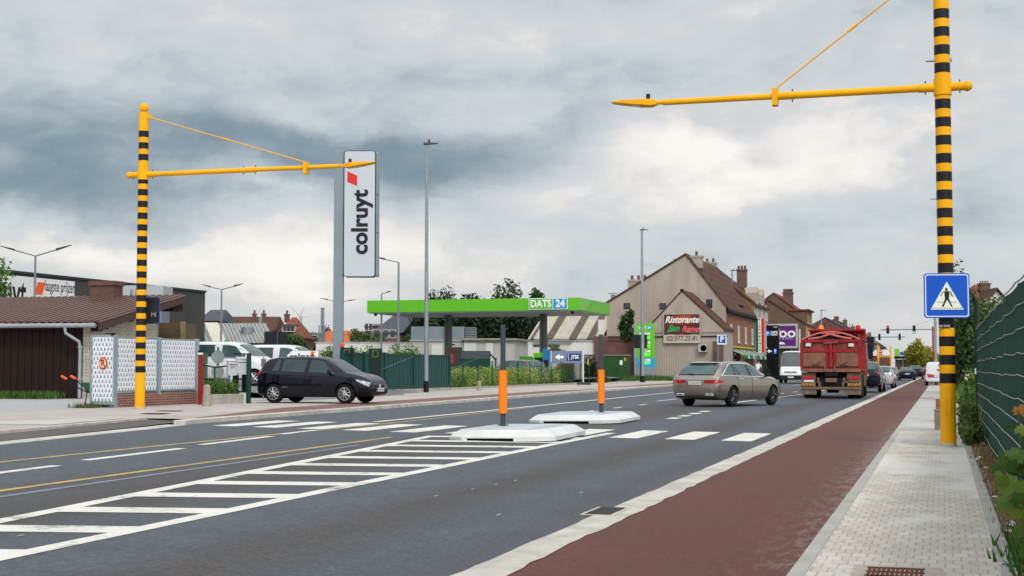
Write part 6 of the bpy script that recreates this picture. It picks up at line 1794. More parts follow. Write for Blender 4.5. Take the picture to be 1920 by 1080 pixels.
# the far row
yy = y3 + 14
g = random.Random(21)
walls = [(RENDL, TILE, 'pale rendered'), (BROWNB, SLATE, 'brown brick'), (REDB, TILER, 'red brick'), (RENDW, SLATE, 'beige rendered'), (OCHRE, TILE, 'ochre'), (DKRED, SLATE, 'dark red brick')]
ordn = ['first', 'second', 'third', 'fourth', 'fifth', 'sixth', 'seventh', 'eighth', 'ninth', 'tenth', 'eleventh', 'twelfth', 'thirteenth', 'fourteenth']
for i in range(13):
    Lh = g.uniform(11, 17) * (1 + i * .06); e_ = g.uniform(6.2, 8.0) - (1.6 if i < 5 else 0); wl, rf, nm = walls[i % 6]
    if i in (2, 5): e_ += 1.5
    street_house(f'{nm} terraced house, {ordn[i]} in the row beyond the purple billboard', yy, Lh - .05, 10.5, e_, e_ + g.uniform(2.6, 3.8), wl, rf, 3, g.randint(1, 4), True, fl=2 if e_ > 7 else 1, x=x0 + .2 + i * .05 + min(i, 6) * .32)
    yy += Lh + (10 if i in (1, 6) else 0)
# white shop sign with a red emblem on the row
c = ay_(1650, 690, 330)
t = thing('shop_sign', 'wide white shop sign with a red letter emblem right of the red truck', 'sign', (c.x, 330, hz(669, 352)), 0)
b_ = MB().box(-2.0, 2.0, -.2, .2, 0, hz(659, 352) - hz(669, 352)).build('board', WHT, t); pb_ = MB().box(-.55, .55, -.22, -.2, .1, 1.22).build('emblem_field', RED, b_); text('letter', 'C', 1.0, WHT, pb_, (0, -.225, .66), 0, .003, bold=.03)
MB().box(-2.2, 2.2, .0, .3, -hz(669, 352) + .1, -.02).build('support_wall', DKRED, t)
for px, py0, py1, l, mt in ((1682, 654, 670, 'lime green vertical banner on the far row of houses', pm('lime_banner', (.22, .5, .03), .5)), (1695, 660, 666, 'blue and white sign on the far row of houses', BLUE), (1703, 659, 670, 'white vertical sign right of the blue far sign', WHT)):
    c = ad_(px, 690, 330); t = thing('shop_sign', l, 'sign', (c.x, c.y, hz(py1, 330)), 0)
    w_ = .55 if px != 1695 else .9
    MB().box(-w_, w_, -.1, .1, 0, hz(py0, 330) - hz(py1, 330)).build('board', mt, t, bevel=.02); MB().box(-.1, .1, .1, .3, -hz(py1, 330) + .2, .5).build('post', GALVD, t)
# far yellow crossing poles
for k, px in enumerate((1647, 1670.5)):
    c = ad_(px, 690, 262 + k * 8)
    t = thing('crossing_pole', ['far slim yellow crossing pole nearer the red truck', 'far slim yellow crossing pole left of the lime banner'][k], 'crossing pole', (c.x, c.y, .1), 0, 'far yellow crossing poles')
    H_ = hz(649, 262) - .1; MB().tube([(0, 0, 0), (0, 0, H_)], .14, 10).build('pole', YEL, t); MB().tube([(-.3, 0, H_ * .62), (2.4 + k * .3, 0, H_ * .62)], .09, 8).build('arm', YEL, t)
    MB().lathe([(.001, H_ + .3), (.14, H_ + .15), (.1, H_)], 10).build('ball_cap', YEL, t)

# --- traffic lights across the street
GRNL = pm('green_signal', (.05, .85, .55), .4, 0, 0, emit=1.0); REDL_ = pm('red_signal', (.95, .04, .03), .4, 0, 0, emit=1.0); OFFL = pm('dark_signal_lens', (.02, .02, .02), .2, 0, .1)
def signal_head(name, parent, x, y, z, lit, s=1.0):
    hd_ = MB().box(x - .17 * s, x + .17 * s, y - .12, y + .12, z - .52 * s, z + .52 * s).build(name, BLK_, parent, bevel=.03)
    for i in range(3):
        zz_ = z + (.34 - i * .34) * s
        m = MB(); m.lathe([(.001, y - .13), (.125 * s, y - .13), (.125 * s, y - .11)], 14, c=(x, 0, zz_), axis='y')
        m.build('lamp_lens', {('r', 0): REDL_, ('g', 2): GRNL}.get((lit, i), OFFL), hd_)
        m = MB()
        for a in range(7):
            a0 = rad(10 + a * 23)
            m.box(x + math.cos(a0) * .15 * s - .01, x + math.cos(a0) * .15 * s + .01, y - .28, y - .12, zz_ + math.sin(a0) * .15 * s - .015, zz_ + math.sin(a0) * .15 * s + .015)
        m.build('hood', BLK_, hd_)
    return hd_
dG = 112.0
c = ad_(1755, 690, dG)
t = thing('traffic_light', 'traffic light mast with a long arm carrying one red and one green signal', 'traffic light', (c.x, c.y, .0), 0)
zA = hz(617.5, dG)
MB().tube([(0, 0, 0), (0, 0, zA + .9)], .11, 12).build('mast', GALV, t)
MB().box(-.26, -.13, -.06, .06, hz(672, dG), hz(612, dG)).build('red_banner', pm('dark_red_panel', (.25, .02, .04), .5), t)
s_ = math.cos(YAW) * FPX / dG
xL = -(1755 - 1662.5) / s_ * 1.03
MB().tube([(0, 0, zA), (xL, 0, zA + .0)], .045, 8).build('arm', GALVD, t)
MB().tube([(0, 0, zA + .85), (xL * .55, 0, zA + .05)], .012, 4).build('stay', GALVD, t)
for px, lit in ((1674, 'r'), (1719, 'g')): signal_head('signal_head', t, -(1755 - px) / s_ * 1.02, -.1, zA, lit, .62)
dG2 = 150
c = ad_(1692, 690, dG2); cL = ad_(1632, 690, dG2)
t = thing('traffic_light', 'second traffic light arm with dark signals beyond the red truck', 'traffic light', (cL.x, cL.y, 0.1), 0)
zA = hz(632, dG2) - .1; s_ = math.cos(YAW) * FPX / dG2
MB().tube([(-.2, .1, 0), (-.2, .1, zA + .3)], .1, 10).build('mast', GALVD, t); MB().tube([(-.2, .1, zA), (61 / s_, .1, zA)], .05, 8).build('arm', GALVD, t)
for px in (1648.5, 1683.5): signal_head('signal_head', t, (px - 1632) / s_, -.05, zA, '', .66)
MB().box(-.35, .42, -.25, .05, hz(661, dG2), hz(633, dG2)).build('large_signal_back', BLK_, t, bevel=.05)
MB().box(-.3, .36, -.26, -.2, hz(661, dG2), hz(656, dG2)).build('blue_plate', BLUE, t)
# bpost pylon and small sign on the right, behind the fence end
c = ad_(1806, 690, 105)
t = thing('post_sign', 'white post company pylon with a red swoosh behind the right fence end', 'sign', (c.x, c.y, 0), rad(0))
zz = lambda py: hz(py, 105); s_ = FPX / 105
b_ = MB().hexa([(-.32, -.06, zz(674)), (.32, -.06, zz(675)), (.32, .06, zz(675)), (-.32, .06, zz(674))], [(-.30, -.06, zz(650.5)), (.32, -.06, zz(650)), (.32, .06, zz(650)), (-.30, .06, zz(650.5))]).build('board', WHT, t)
m = MB(); m.prism([(-.24, zz(661)), (-.05, zz(664.5)), (.2, zz(660)), (.31, zz(652)), (.24, zz(661)), (-.02, zz(668)), (-.26, zz(664))], 'y', -.066, -.06); m.prism([(-.08, zz(661)), (.05, zz(657)), (.10, zz(657.5)), (.02, zz(662))], 'y', -.066, -.06); m.build('swoosh', BPRED, b_)
MB().box(-.2, .2, -.05, .05, 0, zz(674)).build('pillar', GALV, t)
c = ad_(1815, 690, 45)
t = thing('small_sign', 'small cream sign with a red mark in the grass beside the fence end', 'sign', (c.x, c.y, 0), 0)
z0_, z1_ = hz(713, 45), hz(701, 45)
b_ = MB().hexa([(-.1, -.02, z0_), (.09, -.02, z0_ + .03), (.09, .02, z0_ + .03), (-.1, .02, z0_)], [(-.1, -.02, z1_), (.09, -.02, z1_), (.09, .02, z1_), (-.1, .02, z1_)]).build('board', pm('cream_board', (.72, .60, .48), .5, 0, .1), t)
MB().box(-.05, .06, -.024, -.02, z0_ + .08, z0_ + .15).build('mark', DKRED, b_); MB().tube([(0, .03, 0), (0, .03, z1_ - .05)], .02, 6).build('post', GALVD, t)

# ------------------------------------------------------------ fuel station
LIME = pm('lime_green_panel', (.105, .44, .008), .38, 0, .04, .5, coat=.3)
CANU = pm('canopy_soffit', (.42, .44, .42), .6, 0, .1, 1)
COLG = pm('canopy_column_grey', (.13, .145, .145), .5, .2, .1, 2)
cxL, cxR, cy0, cy1 = -40.0, -24.1, 96.0, 105.6
dC = 100.6
zc0, zc1 = hz(581.5, 99), hz(558, 99)
t = thing('station_canopy', 'lime green fuel station canopy on two grey columns with white lettering', 'canopy', ((cxL + cxR) / 2, 100.8, .2), 0)
hw, hd2 = (cxR - cxL) / 2, 4.8
MB().box(-hw, hw, -hd2, hd2, zc0 - .2, zc1 - .2).build('fascia', LIME, t)
MB().box(-hw + .1, hw - .1, -hd2 + .1, hd2 - .1, zc0 - .26, zc0 - .201).build('soffit', CANU, t)
m = MB()
for i in range(3): m.box(-hw + .02 + (2 * hw) * (i + 1) / 4 - .01, -hw + .02 + (2 * hw) * (i + 1) / 4 + .01, -hd2 - .004, -hd2, zc0 - .2, zc1 - .2)
for i in range(2): m.box(hw, hw + .004, -hd2 + 9.6 * (i + 1) / 3 - .01, -hd2 + 9.6 * (i + 1) / 3 + .01, zc0 - .2, zc1 - .2)
m.build('panel_joint', pm('joint_green', (.07, .30, .01), .5), t)
for px in (833.5, 1013.5):
    x = ay_(px, 690, 100).x - (cxL + cxR) / 2
    m = MB(); m.box(x - .24, x - .03, -.2, .2, 0, zc0 - .26).box(x + .03, x + .24, -.2, .2, 0, zc0 - .26).box(x - .03, x + .03, -.13, .13, 0, zc0 - .26); cl_ = m.build('column', COLG, t)
    MB().box(x - .26, x + .26, -.23, .23, 1.9, 2.1).build('lime_band', LIME, cl_)
sx0, sx1 = ay_(992, 690, 96).x - (cxL + cxR) / 2, ay_(1065, 690, 96).x - (cxL + cxR) / 2
sg = MB().box(sx0, sx1, -hd2 - .12, -hd2 - .003, zc0 - .2 + .06, zc1 - .2 - .02).build('sign_board', pm('sign_pale_rim', (.65, .72, .68), .4), t)
xm = sx0 + (sx1 - sx0) * .63; za_, zb_ = zc0 - .2 + .11, zc1 - .2 - .07
MB().box(sx0 + .05, xm - .03, -hd2 - .13, -hd2 - .12, za_, zb_).build('green_field', pm('sign_mid_green', (.10, .42, .02), .4), sg)
MB().box(xm + .03, sx1 - .05, -hd2 - .13, -hd2 - .12, za_, zb_).build('blue_field', pm('sign_sky_blue', (.02, .25, .55), .4), sg)
text('lettering', 'DATS', .70, WHT, sg, ((sx0 + xm) / 2, -hd2 - .134, (za_ + zb_) / 2), 0, .004, bold=.020, sx=.88)
text('number', '24', .70, WHT, sg, ((xm + sx1) / 2, -hd2 - .134, (za_ + zb_) / 2), 0, .004, bold=.028, sx=.95)
for x in (-hw + .5, hw - .6): MB().lathe([(.14, zc0 - .26), (.10, zc0 - .42), (0, zc0 - .46)], 10, c=(x, -hd2 + .4, 0)).build('downlight', DARKM, t)
# pumps under it
def pump(label, px, d, w_=.42, H=1.75, cap=False):
    c = ad_(px, 690, d); t = thing('fuel_pump', label, 'fuel pump', (c.x, c.y, .2), rad(0), 'fuel pumps under the canopy')
    MB().box(-w_, w_, -.3, .3, 0, H).build('cabinet', LIME, t, bevel=.04)
    MB().box(-w_ * .75, w_ * .75, -.315, -.3, H * .45, H * .85).build('display', DARKM, t)
    m = MB(); 
    for s_ in (-1, 1): m.tube([(s_ * w_, 0, H * .8), (s_ * (w_ + .25), 0, H * .45), (s_ * (w_ + .05), 0, H * .25)], .025, 6)
    m.build('hose', BLK_, t)
pump('lime fuel pump at the foot of the left canopy column', 828, 98); pump('lime fuel pump at the foot of the right canopy column', 1015, 98, .5, 2.2); pump('lime fuel pump left of the right canopy column behind the car', 986, 104, .4, 2.0)
c = ad_(1025, 690, 97); t = thing('blue_kiosk', 'tall blue card terminal beside the right canopy column', 'terminal', (c.x, c.y, .2), 0)
MB().box(-.24, .24, -.2, .2, 0, hz(655, 97) - .2).build('cabinet', pm('terminal_blue', (.02, .16, .36), .4, 0, .1, 2), t, bevel=.03); MB().box(-.16, .16, -.22, -.2, 1.2, 1.7).build('screen', DARKM, t)
c = ad_(850, 690, 97.5); t = thing('vending_box', 'dark brown dispenser right of the left canopy column', 'dispenser', (c.x, c.y, .2), 0)
MB().box(-.55, .55, -.3, .3, 0, hz(651, 97.5) - .2).build('cabinet', pm('dark_brown_panel', (.05, .035, .03), .5), t, bevel=.03); MB().box(-.4, .1, -.32, -.3, 1.5, 2.1).build('poster', pm('poster_red', (.3, .04, .05), .5, 0, .4, 6), t); MB().box(-1.1, -.65, -.3, .3, 0, 1.3).build('side_bin', LIME, t)
# service building with roof plant
dK = 118
KBG = pm('kiosk_cream', (.43, .43, .40), .8, 0, .12, .8, streak=(1, 1, .4)); KRF = pm('kiosk_roof_edge', (.30, .27, .21), .8, 0, .25, 2)
c = ad_(770, 690, dK); e = ad_(965, 690, dK)
t = thing('service_building', 'low cream flat-roofed station building with white doors', 'building', (c.x, c.y, .2), YAW)
s_ = FPX / dK; X = lambda px: (px - 770) / s_; Zk = lambda py: hz(py, dK) - .2
MB().box(0, X(870), 0, 7, -.1, Zk(640)).build('left_wall', KBG, t)
MB().box(0 - .1, X(870), -.1, 7, Zk(640), Zk(637)).build('left_roof', pm('kiosk_grey_edge', (.34, .34, .32), .8), t)
MB().hexa([(X(870), -.2, -.1), (X(965), -.2, -.1), (X(983) + .3, 6.8, -.1), (X(870), 6.8, -.1)], [(X(870), -.2, Zk(638)), (X(965), -.2, Zk(638)), (X(983) + .3, 6.8, Zk(638)), (X(870), 6.8, Zk(638))]).build('right_wall', KBG, t)
MB().hexa([(X(869) - .1, -.5, Zk(638)), (X(965) + .2, -.5, Zk(638)), (X(983) + .6, 7, Zk(638)), (X(869) - .1, 7, Zk(638))], [(X(869) - .1, -.5, Zk(634.5)), (X(965) + .2, -.5, Zk(634.5)), (X(983) + .6, 7, Zk(634.5)), (X(869) - .1, 7, Zk(634.5))]).build('right_roof', KRF, t)
for (a, b, top, yy_) in ((809, 829, 646, -.003), (870, 893, 643, -.203), (911, 924, 643, -.203)):
    d_ = MB().box(X(a), X(b), yy_ - .05, yy_, 0, Zk(top)).build('door', FRAMEW, t); MB().box(X(a) + .08, X(a) + .16, yy_ - .1, yy_ - .05, 1.0, 1.15).build('handle', DARKM, d_)
MB().box(X(848), X(853), -.04, -.003, Zk(647), Zk(645)).build('vent', DARKM, t)
t = thing('roof_plant', 'grey metal plant enclosure with louvres on the station building roof', 'plant room', (c.x, c.y, Zk(637) + .2), YAW)
H_ = Zk(612) - Zk(637)
MB().box(0, X(870), .3, 4, .002, H_).build('casing', pm('blue_grey_sheet', (.22, .27, .30), .4, .4, .15, .8, streak=(1, 1, .1)), t)
m = MB()
for i in range(8): m.box(X(871), X(892), 1.0, 4, H_ * i / 8, H_ * (i + .55) / 8)
m.build('louvre', pm('louvre_grey', (.24, .27, .29), .45, .3, .1), t); MB().box(X(871.5), X(891), 1.2, 3.9, .0, H_ * .98).build('louvre_backing', DARKM, t)
MB().box(X(829.5), X(830), .29, .3, 0, H_).box(X(800), X(800.5), .29, .3, 0, H_).build('seam', DARKM, t)
# green container, car wash vacuum etc.
c = ad_(893, 690, 84); s_ = FPX / 84
t = thing('green_container', 'dark green glazed container behind the flowering hedge', 'container', (c.x, c.y, .2), YAW)
X = lambda px: (px - 893) / s_
MB().box(X(862), X(919), 0, 1.8, 0, hz(658, 84) - .2).build('box', DGRN, t, bevel=.03); MB().box(X(864), X(918), -.02, 0, hz(673, 84) - .2, hz(660, 84) - .2).build('window', PANE, t)
MB().box(X(928), X(931), -.05, .05, 0, hz(671, 84) - .2).build('stay_post', DGRN, t); MB().tube([(X(919), 0, hz(664, 84) - .2), (X(930), 0, hz(675, 84) - .2)], .05, 6).build('stay', DGRN, t)

# mesh fence and flowering hedge in front of the station
t = thing('mesh_fence', 'dark green wire mesh fence on a concrete strip in front of the flowering hedge', 'fence', (-23.9, 67.8, .2), rad(90))
MESHG = pm('mesh_green', (.008, .06, .045), .5, .1, .1)
LM = 95.5 - 67.8
MB().box(0, LM, -.06, .1, -.1, .16).build('base_strip', LOWW, t)
for i in range(12): MB().tube([(i * LM / 11, 0, 0), (i * LM / 11, 0, 1.55)], .035, 6).build('post', MESHG, t)
m = MB()
for k in range(9):
    z = .2 + k * .16; m.quad((0, 0, z), (LM, 0, z), (LM, 0, z + .004), (0, 0, z + .004))
for k in range(int(LM / .16)): x = k * .16; m.quad((x, .003, .2), (x + .003, .003, .2), (x + .003, .003, 1.5), (x, .003, 1.5))
m.build('wire_mesh', MESHG, t)
MB().tube([(.0, 0, 1.0), (5.6, 0, 1.75), (6.9, 0, 1.9)], .03, 6).build('brace', MESHG, t)
def hedge(label, name, x, ya, yb, wd, H, n, size, mat, seed, zb=.22):
    t = thing(name, label, 'hedge', (x, ya, zb), rad(90)); L = yb - ya; g = random.Random(seed); b = []
    k = int(L / .55) + 1
    for i in range(k):
        for j in (-.25, .25): b.append((L * (i + .5) / k, wd * j * 1.2, H * g.uniform(.42, .55), L / k * .95, wd * .42, H * g.uniform(.44, .56)))
    leaves('foliage', b, n, size, mat, t, seed, .35, .35, zmin=.02)
    m = MB()
    for i in range(0, k): m.tube([(L * (i + .5) / k, 0, -.05), (L * (i + .5) / k + .1, .05, H * .7)], [.03, .01], 5)
    m.build('stem', BARK, t)
    return t
hedge('variegated cream and green hedge behind the mesh fence', 'flowering_hedge', -24.75, 70.6, 92.0, 1.0, 1.2, 24000, .065, LEAFV, 41)
hedge('low dark green hedge at the left end of the mesh fence', 'low_hedge', -24.5, 68.0, 71.2, .9, .72, 4500, .06, LEAFB, 42)
hedge('dark green hedge at the right end of the mesh fence by the blue arrow sign', 'green_hedge', -25.2, 90.0, 96.5, 1.2, 1.05, 5500, .085, LEAF, 43)
# hedge with white flowers behind the black car and green metal fence
LEAFW = leafmat('leaf_with_white_blossom', (.04, .09, .015), (.14, .24, .04), (.50, .55, .25))
c0, c1 = ad_(512, 690, 70), ad_(775, 690, 70)
t = thing('blossom_hedge', 'long bright green hedge with white blossom behind the totem and metal fence', 'hedge', (c0.x, c0.y, .25), YAW)
g = random.Random(44); b = []; L = (c1 - c0).length
for i in range(26):
    hh_ = g.uniform(.88, 1.12) * (2.05 if i > 2 else 1.7)
    b.append((L * (i + .5) / 26, 0, hh_ * .5, .42, .5, hh_ * .5)); b.append((L * (i + .5) / 26 + .1, .5, hh_ * .48, .4, .45, hh_ * .5))
leaves('foliage', b, 30000, .085, LEAFW, t, 44, .4, .3, zmin=.02)
m = MB()
for i in range(24): m.tube([(L * (i + .5) / 24, 0, -.05), (L * (i + .5) / 24 + .1, .1, 1.4)], [.03, .01], 5)
m.build('stem', BARK, t)
# white wall behind that hedge
c0, c1 = ad_(592, 690, 105), ad_(772, 690, 105)
t = thing('white_wall', 'long white wall behind the blossoming hedge', 'wall', (c0.x, c0.y, .2), YAW); MB().box(0, (c1 - c0).length, 0, .3, 0, hz(643, 105) - .2).build('wall', FRAMEW, t); MB().box(-.1, (c1 - c0).length + .1, -.05, .35, hz(643, 105) - .2, hz(643, 105) - .12).build('coping', CONCL, t)

# blue-grey arrow sign on a white post
dJ = 93.5; c = ad_(1063, 690, dJ); s_ = FPX / dJ; X = lambda px: (px - 1063) / s_; Zj = lambda py: hz(py, dJ) - .2
t = thing('arrow_sign', 'grey-blue sign with a white left arrow and dark blue name field', 'sign', (c.x, c.y, .2), YAW)
b_ = MB().box(X(1034), X(1092), -.04, .04, Zj(681), Zj(658)).build('board', pm('sign_grey_blue', (.17, .20, .30), .45, 0, .06), t)
z_ = Zj(669.5); q = 1 / s_
MB().prism([(X(1040), z_), (X(1049), z_ + 5.8 * q), (X(1049), z_ + 2.4 * q), (X(1057), z_ + 2.4 * q), (X(1057), z_ - 2.4 * q), (X(1049), z_ - 2.4 * q), (X(1049), z_ - 5.8 * q)], 'y', -.05, -.04).build('arrow', WHT, b_)
nf = MB().box(X(1063), X(1089), -.05, -.04, z_ - 7 * q, z_ + 6.5 * q).build('name_field', pm('navy', (.008, .02, .16), .45), b_)
text('lettering', 'JYSK', 9.5 * q, WHT, nf, (X(1078.4), -.055, z_), 0, .003, bold=.010, sx=.80)
MB().tube([(X(1064), -.055, z_ + 5.5 * q), (X(1066.5), -.055, z_ + 3.8 * q), (X(1064.8), -.055, z_ + .8 * q), (X(1066.5), -.055, z_ - 2 * q), (X(1066), -.055, z_ - 6 * q)], .02, 5).build('emblem', WHT, nf)
m = MB(); m.box(X(1092), X(1094.6), -.06, .06, 0, Zj(657)); m.build('post', FRAMEW, t); MB().box(X(1032.3), X(1034), -.06, .06, 0, Zj(658)).build('post', FRAMEW, t)
m = MB(); m.hexa([(X(1081), -.5, 0), (X(1109), -.5, 0), (X(1109), .5, 0), (X(1081), .5, 0)], [(X(1084), -.4, .22), (X(1106), -.4, .22), (X(1106), .4, .22), (X(1084), .4, .22)]); m.build('foot', BLK_, t)
MB().tube([(X(1094), 0, .6), (X(1106), 0, 1.9)], .02, 5).tube([(X(1105), 0, 0), (X(1105), 0, 1.85)], .04, 6).build('stay', DGRN, t)
MB().box(X(1101), X(1104), -.06, .06, 1.35, 1.75).build('yellow_reflector', REFY, t)

# warehouse with a striped fibre-cement roof and the white wing beside it
dW = 135; c = ad_(990, 690, dW); s_ = FPX / dW; X = lambda px: (px - 990) / s_; Zw = lambda py: hz(py, dW) - .2
t = thing('warehouse', 'low shed with a corrugated cream roof crossed by brown strips', 'warehouse', (c.x, c.y, .2), YAW)
W_ = X(1128)
CREAMR = pm('cream_corrugated_roof', (.46, .43, .36), .85, 0, .2, 1.2, detail=9); BRNR = pm('brown_roof_strip', (.13, .105, .085), .85, 0, .2, 2)
MB().box(0, W_, 0, 9, -.1, Zw(638)).build('wall', FRAMEW, t)
m = MB(); za, zb_ = Zw(637), Zw(603.5) + .9; sl2 = 1.65; n = 88
for i in range(n):
    xa, xb = W_ * i / n, W_ * (i + 1) / n; fr = (i + .5) / n
    k = 1 if any(a < fr < b for a, b in ((.03, .085), (.24, .34), (.56, .66), (.80, .90))) else 0
    up = .06 if i % 2 else 0
    m.mat(k).hexa([(xa, -.3, za + up), (xb, -.3, za + up), (xb + sl2, 4.6, zb_ + up), (xa + sl2, 4.6, zb_ + up)], [(xa, -.3, za + .1 + up), (xb, -.3, za + .1 + up), (xb + sl2, 4.6, zb_ + .1 + up), (xa + sl2, 4.6, zb_ + .1 + up)])
m.build('roof', [CREAMR, BRNR], t)
MB().box(X(1061), X(1070), .8, 1.5, Zw(638), Zw(625)).build('chimney', OCHRE, t)
m = MB(); m.box(X(1000), X(1120), -.4, -.31, Zw(640) , Zw(637.5)); m.build('gutter', ZINC, t)
MB().box(.5, 3, -.06, -.003, Zw(650), Zw(646)).build('window_band', PANE, t)
dV = 122; c = ad_(1078, 690, dV); s_ = FPX / dV; X = lambda px: (px - 1078) / s_; Zv = lambda py: hz(py, dV) - .2
t = thing('white_outbuilding', 'long white flat-roofed outbuilding with a sloping left end right of the striped-roof shed', 'outbuilding', (c.x, c.y, .2), YAW)
MB().box(X(1078), X(1164), 0, 4, Zv(665), Zv(640)).prism([(X(1063), Zv(658)), (X(1078) - .002, Zv(640)), (X(1078) - .002, Zv(665)), (X(1063), Zv(665))], 'y', 0, 4).build('upper_wall', FRAMEW, t)
MB().box(X(1078), X(1178), .1, 4, -.1, Zv(665)).build('base_wall', pm('grey_block_wall', (.25, .25, .235), .9, 0, .2, 1.5), t)
MB().box(X(1164), X(1177), .02, 4, Zv(663), Zv(640)).build('end_panel', pm('cream_panel', (.48, .44, .37), .7), t); MB().box(X(1077), X(1178), -.1, 4.1, Zv(640), Zv(638.5)).build('roof_edge', CONCL, t)
MB().box(X(1125), X(1135), 2, 3, Zv(640), Zv(598)).build('white_pier', FRAMEW, t)
# green transformer cabinet
dX = 117; c = ad_(1134, 690, dX); s_ = FPX / dX; X = lambda px: (px - 1134) / s_
t = thing('transformer_cabinet', 'dark green transformer cabinet with yellow and white labels', 'cabinet', (c.x, c.y, .2), YAW)
H_ = hz(667, dX) - .2
cb = MB().box(0, X(1182), 0, 1.5, 0, H_).build('housing', pm('cabinet_green', (.02, .07, .018), .5, .1, .12, 1.5), t)
MB().box(-.08, X(1183), -.08, 1.6, H_, H_ + .08).build('roof', pm('cabinet_grey_lid', (.2, .22, .2), .5), t)
d_ = MB().box(.06, X(1157.5), -.02, -.003, .12, H_ - .1).build('door', pm('cabinet_green', (.02, .07, .018)), t); d2_ = MB().box(X(1158.5), X(1181), -.02, -.003, .12, H_ - .1).build('door', pm('cabinet_green', (.02, .07, .018)), t)
MB().box(X(1162), X(1167), -.03, -.02, H_ - .75, H_ - .38).build('label_plate', WHT, d2_); MB().box(X(1170), X(1174), -.03, -.02, H_ - .42, H_ - .15).build('warning_plate', REFY, d2_); MB().box(X(1156), X(1157), -.04, -.02, .9, 1.1).build('handle', DARKM, d_)
# price sign
dQ = 119; c = ad_(1210, 690, dQ); s_ = FPX / dQ; X = lambda px: (px - 1210) / s_; Zq_ = lambda py: hz(py, dQ) - .2
t = thing('price_sign', 'tall green and blue fuel price pylon with glowing green digits', 'sign', (c.x, c.y, .2), YAW)
LED = pm('green_led', (.12, .95, .05), .4, 0, 0, emit=.9)
MB().box(X(1189), X(1193.5), -.15, .15, 0, Zq_(606)).build('side_column', GALV, t)
b_ = MB().box(X(1193.6), X(1227.5), -.2, .2, 0.1, Zq_(606)).build('body', LIME, t)
MB().box(X(1193.6), X(1227.5), -.21, -.2, Zq_(688), Zq_(671)).build('blue_panel', pm('sign_cyan_blue', (.02, .33, .58), .4), b_); MB().box(X(1193.6), X(1227.5), -.21, -.2, .1, Zq_(688.2)).build('grey_foot_panel', pm('price_grey', (.22, .25, .28), .5), b_)
text('lettering', 'DATS', .30, pm('pale_green_print', (.45, .75, .35), .5), b_, (X(1204.5), -.205, Zq_(614.5)), 0, .003, bold=.01); lz = MB().prism(rrect(X(1212.5), X(1222), Zq_(618), Zq_(611), .08), 'y', -.21, -.2).build('blue_field', pm('sign_sky_blue', (.02, .25, .55)), b_); text('number', '24', .26, WHT, lz, (X(1217.3), -.214, Zq_(614.5)), 0, .002, bold=.01)
for (lab, yl, dig, yd) in (('SUPER 95', 625.5, '1.566', 632.5), ('SUPER 98', 642.5, '1.677', 650), ('DIESEL', 658.5, '1.564', 665), ('CNG', 675, '0.999', 681)):
    m = MB().box(X(1199), X(1219), -.215, -.21, Zq_(yl + 1.8), Zq_(yl - 1.8)).build('label_strip', WHT, b_); text('lettering', lab, .15, BLK_, m, (X(1209), -.218, Zq_(yl)), 0, .001)
    text('digits', dig, .36, LED, b_, (X(1210.5), -.216, Zq_(yd)), 0, .003, bold=.008, sx=.95)
# dark sign back on a black pole in front of it
c = ad_(1201, 690, 112); s_ = FPX / 112; X = lambda px: (px - 1201) / s_; z = lambda py: hz(py, 112) - .2
t = thing('road_sign', 'dark square sign back on a thin black pole in front of the price pylon', 'sign', (c.x, c.y, .2), YAW)
MB().tube([(0, .06, 0), (0, .06, z(628))], .05, 8).build('post', BLK_, t); MB().prism(rrect(X(1189), X(1214), z(653), z(627.5), .06), 'y', -.02, .02).build('sign_plate', SIGNBK, t)
# lawn mound
g = np.random.default_rng(8)
def grass_patch(name, poly_fn, n, h0, size, mat, kind='stuff', parent=None):
    P = poly_fn(n); k = len(P); a = g.random(k) * 6.283; ln = h0 * (.5 + g.random(k)); w_ = size * (.6 + .8 * g.random(k))
    dx = np.cos(a) * w_; dy = np.sin(a) * w_; lx = g.normal(size=k) * ln * .35; ly = g.normal(size=k) * ln * .35
    V = np.stack([np.c_[P[:, 0] - dx, P[:, 1] - dy, P[:, 2]], np.c_[P[:, 0] + dx, P[:, 1] + dy, P[:, 2]], np.c_[P[:, 0] + lx, P[:, 1] + ly, P[:, 2] + ln]], 1).reshape(-1, 3)
    me = bpy.data.meshes.new(name); me.vertices.add(3 * k); me.vertices.foreach_set('co', V.ravel().astype(np.float32))
    me.loops.add(3 * k); me.loops.foreach_set('vertex_index', np.arange(3 * k, dtype=np.int32)); me.polygons.add(k); me.polygons.foreach_set('loop_start', np.arange(0, 3 * k, 3, dtype=np.int32))
    at = me.attributes.new('var', 'FLOAT', 'FACE'); at.data.foreach_set('value', g.random(k).astype(np.float32)); me.update(); me.validate(); me.materials.append(mat)
    o = bpy.data.objects.new(name, me); COL.objects.link(o); o.parent = parent
    if kind: o['kind'] = kind
    return o
def boxfn(x0_, x1_, y0_, y1_, z): return lambda n: np.c_[x0_ + (x1_ - x0_) * g.random(n), y0_ + (y1_ - y0_) * g.random(n), np.full(n, z)]
c = ad_(1205, 690, 118)
LAWN = pm('lawn', (.09, .14, .02), .95, 0, .35, 2)
m = MB(); o_ = []
for i in range(28):
    a = i * 6.2832 / 28; o_.append((c.x + math.cos(a) * 3.8, c.y + 1 + math.sin(a) * 4.0))
m.add([(x, y, .26) for x, y in o_] + [(c.x, c.y + 1, .55)], [(i, (i + 1) % 28, 28) for i in range(28)])
struct(m.build('lawn', LAWN)); 
grass_patch('lawn_grass', lambda n: (lambda a, r: np.c_[c.x + np.cos(a) * r * 3.8, c.y + 1 + np.sin(a) * r * 4, .26 + (1 - r) * .29])(g.random(n) * 6.283, np.sqrt(g.random(n))), 9000, .25, .03, LEAFB)
m = MB(); ring_prism(m, [(0, 0)], [(0, 0)], 0, 0)
m = MB()
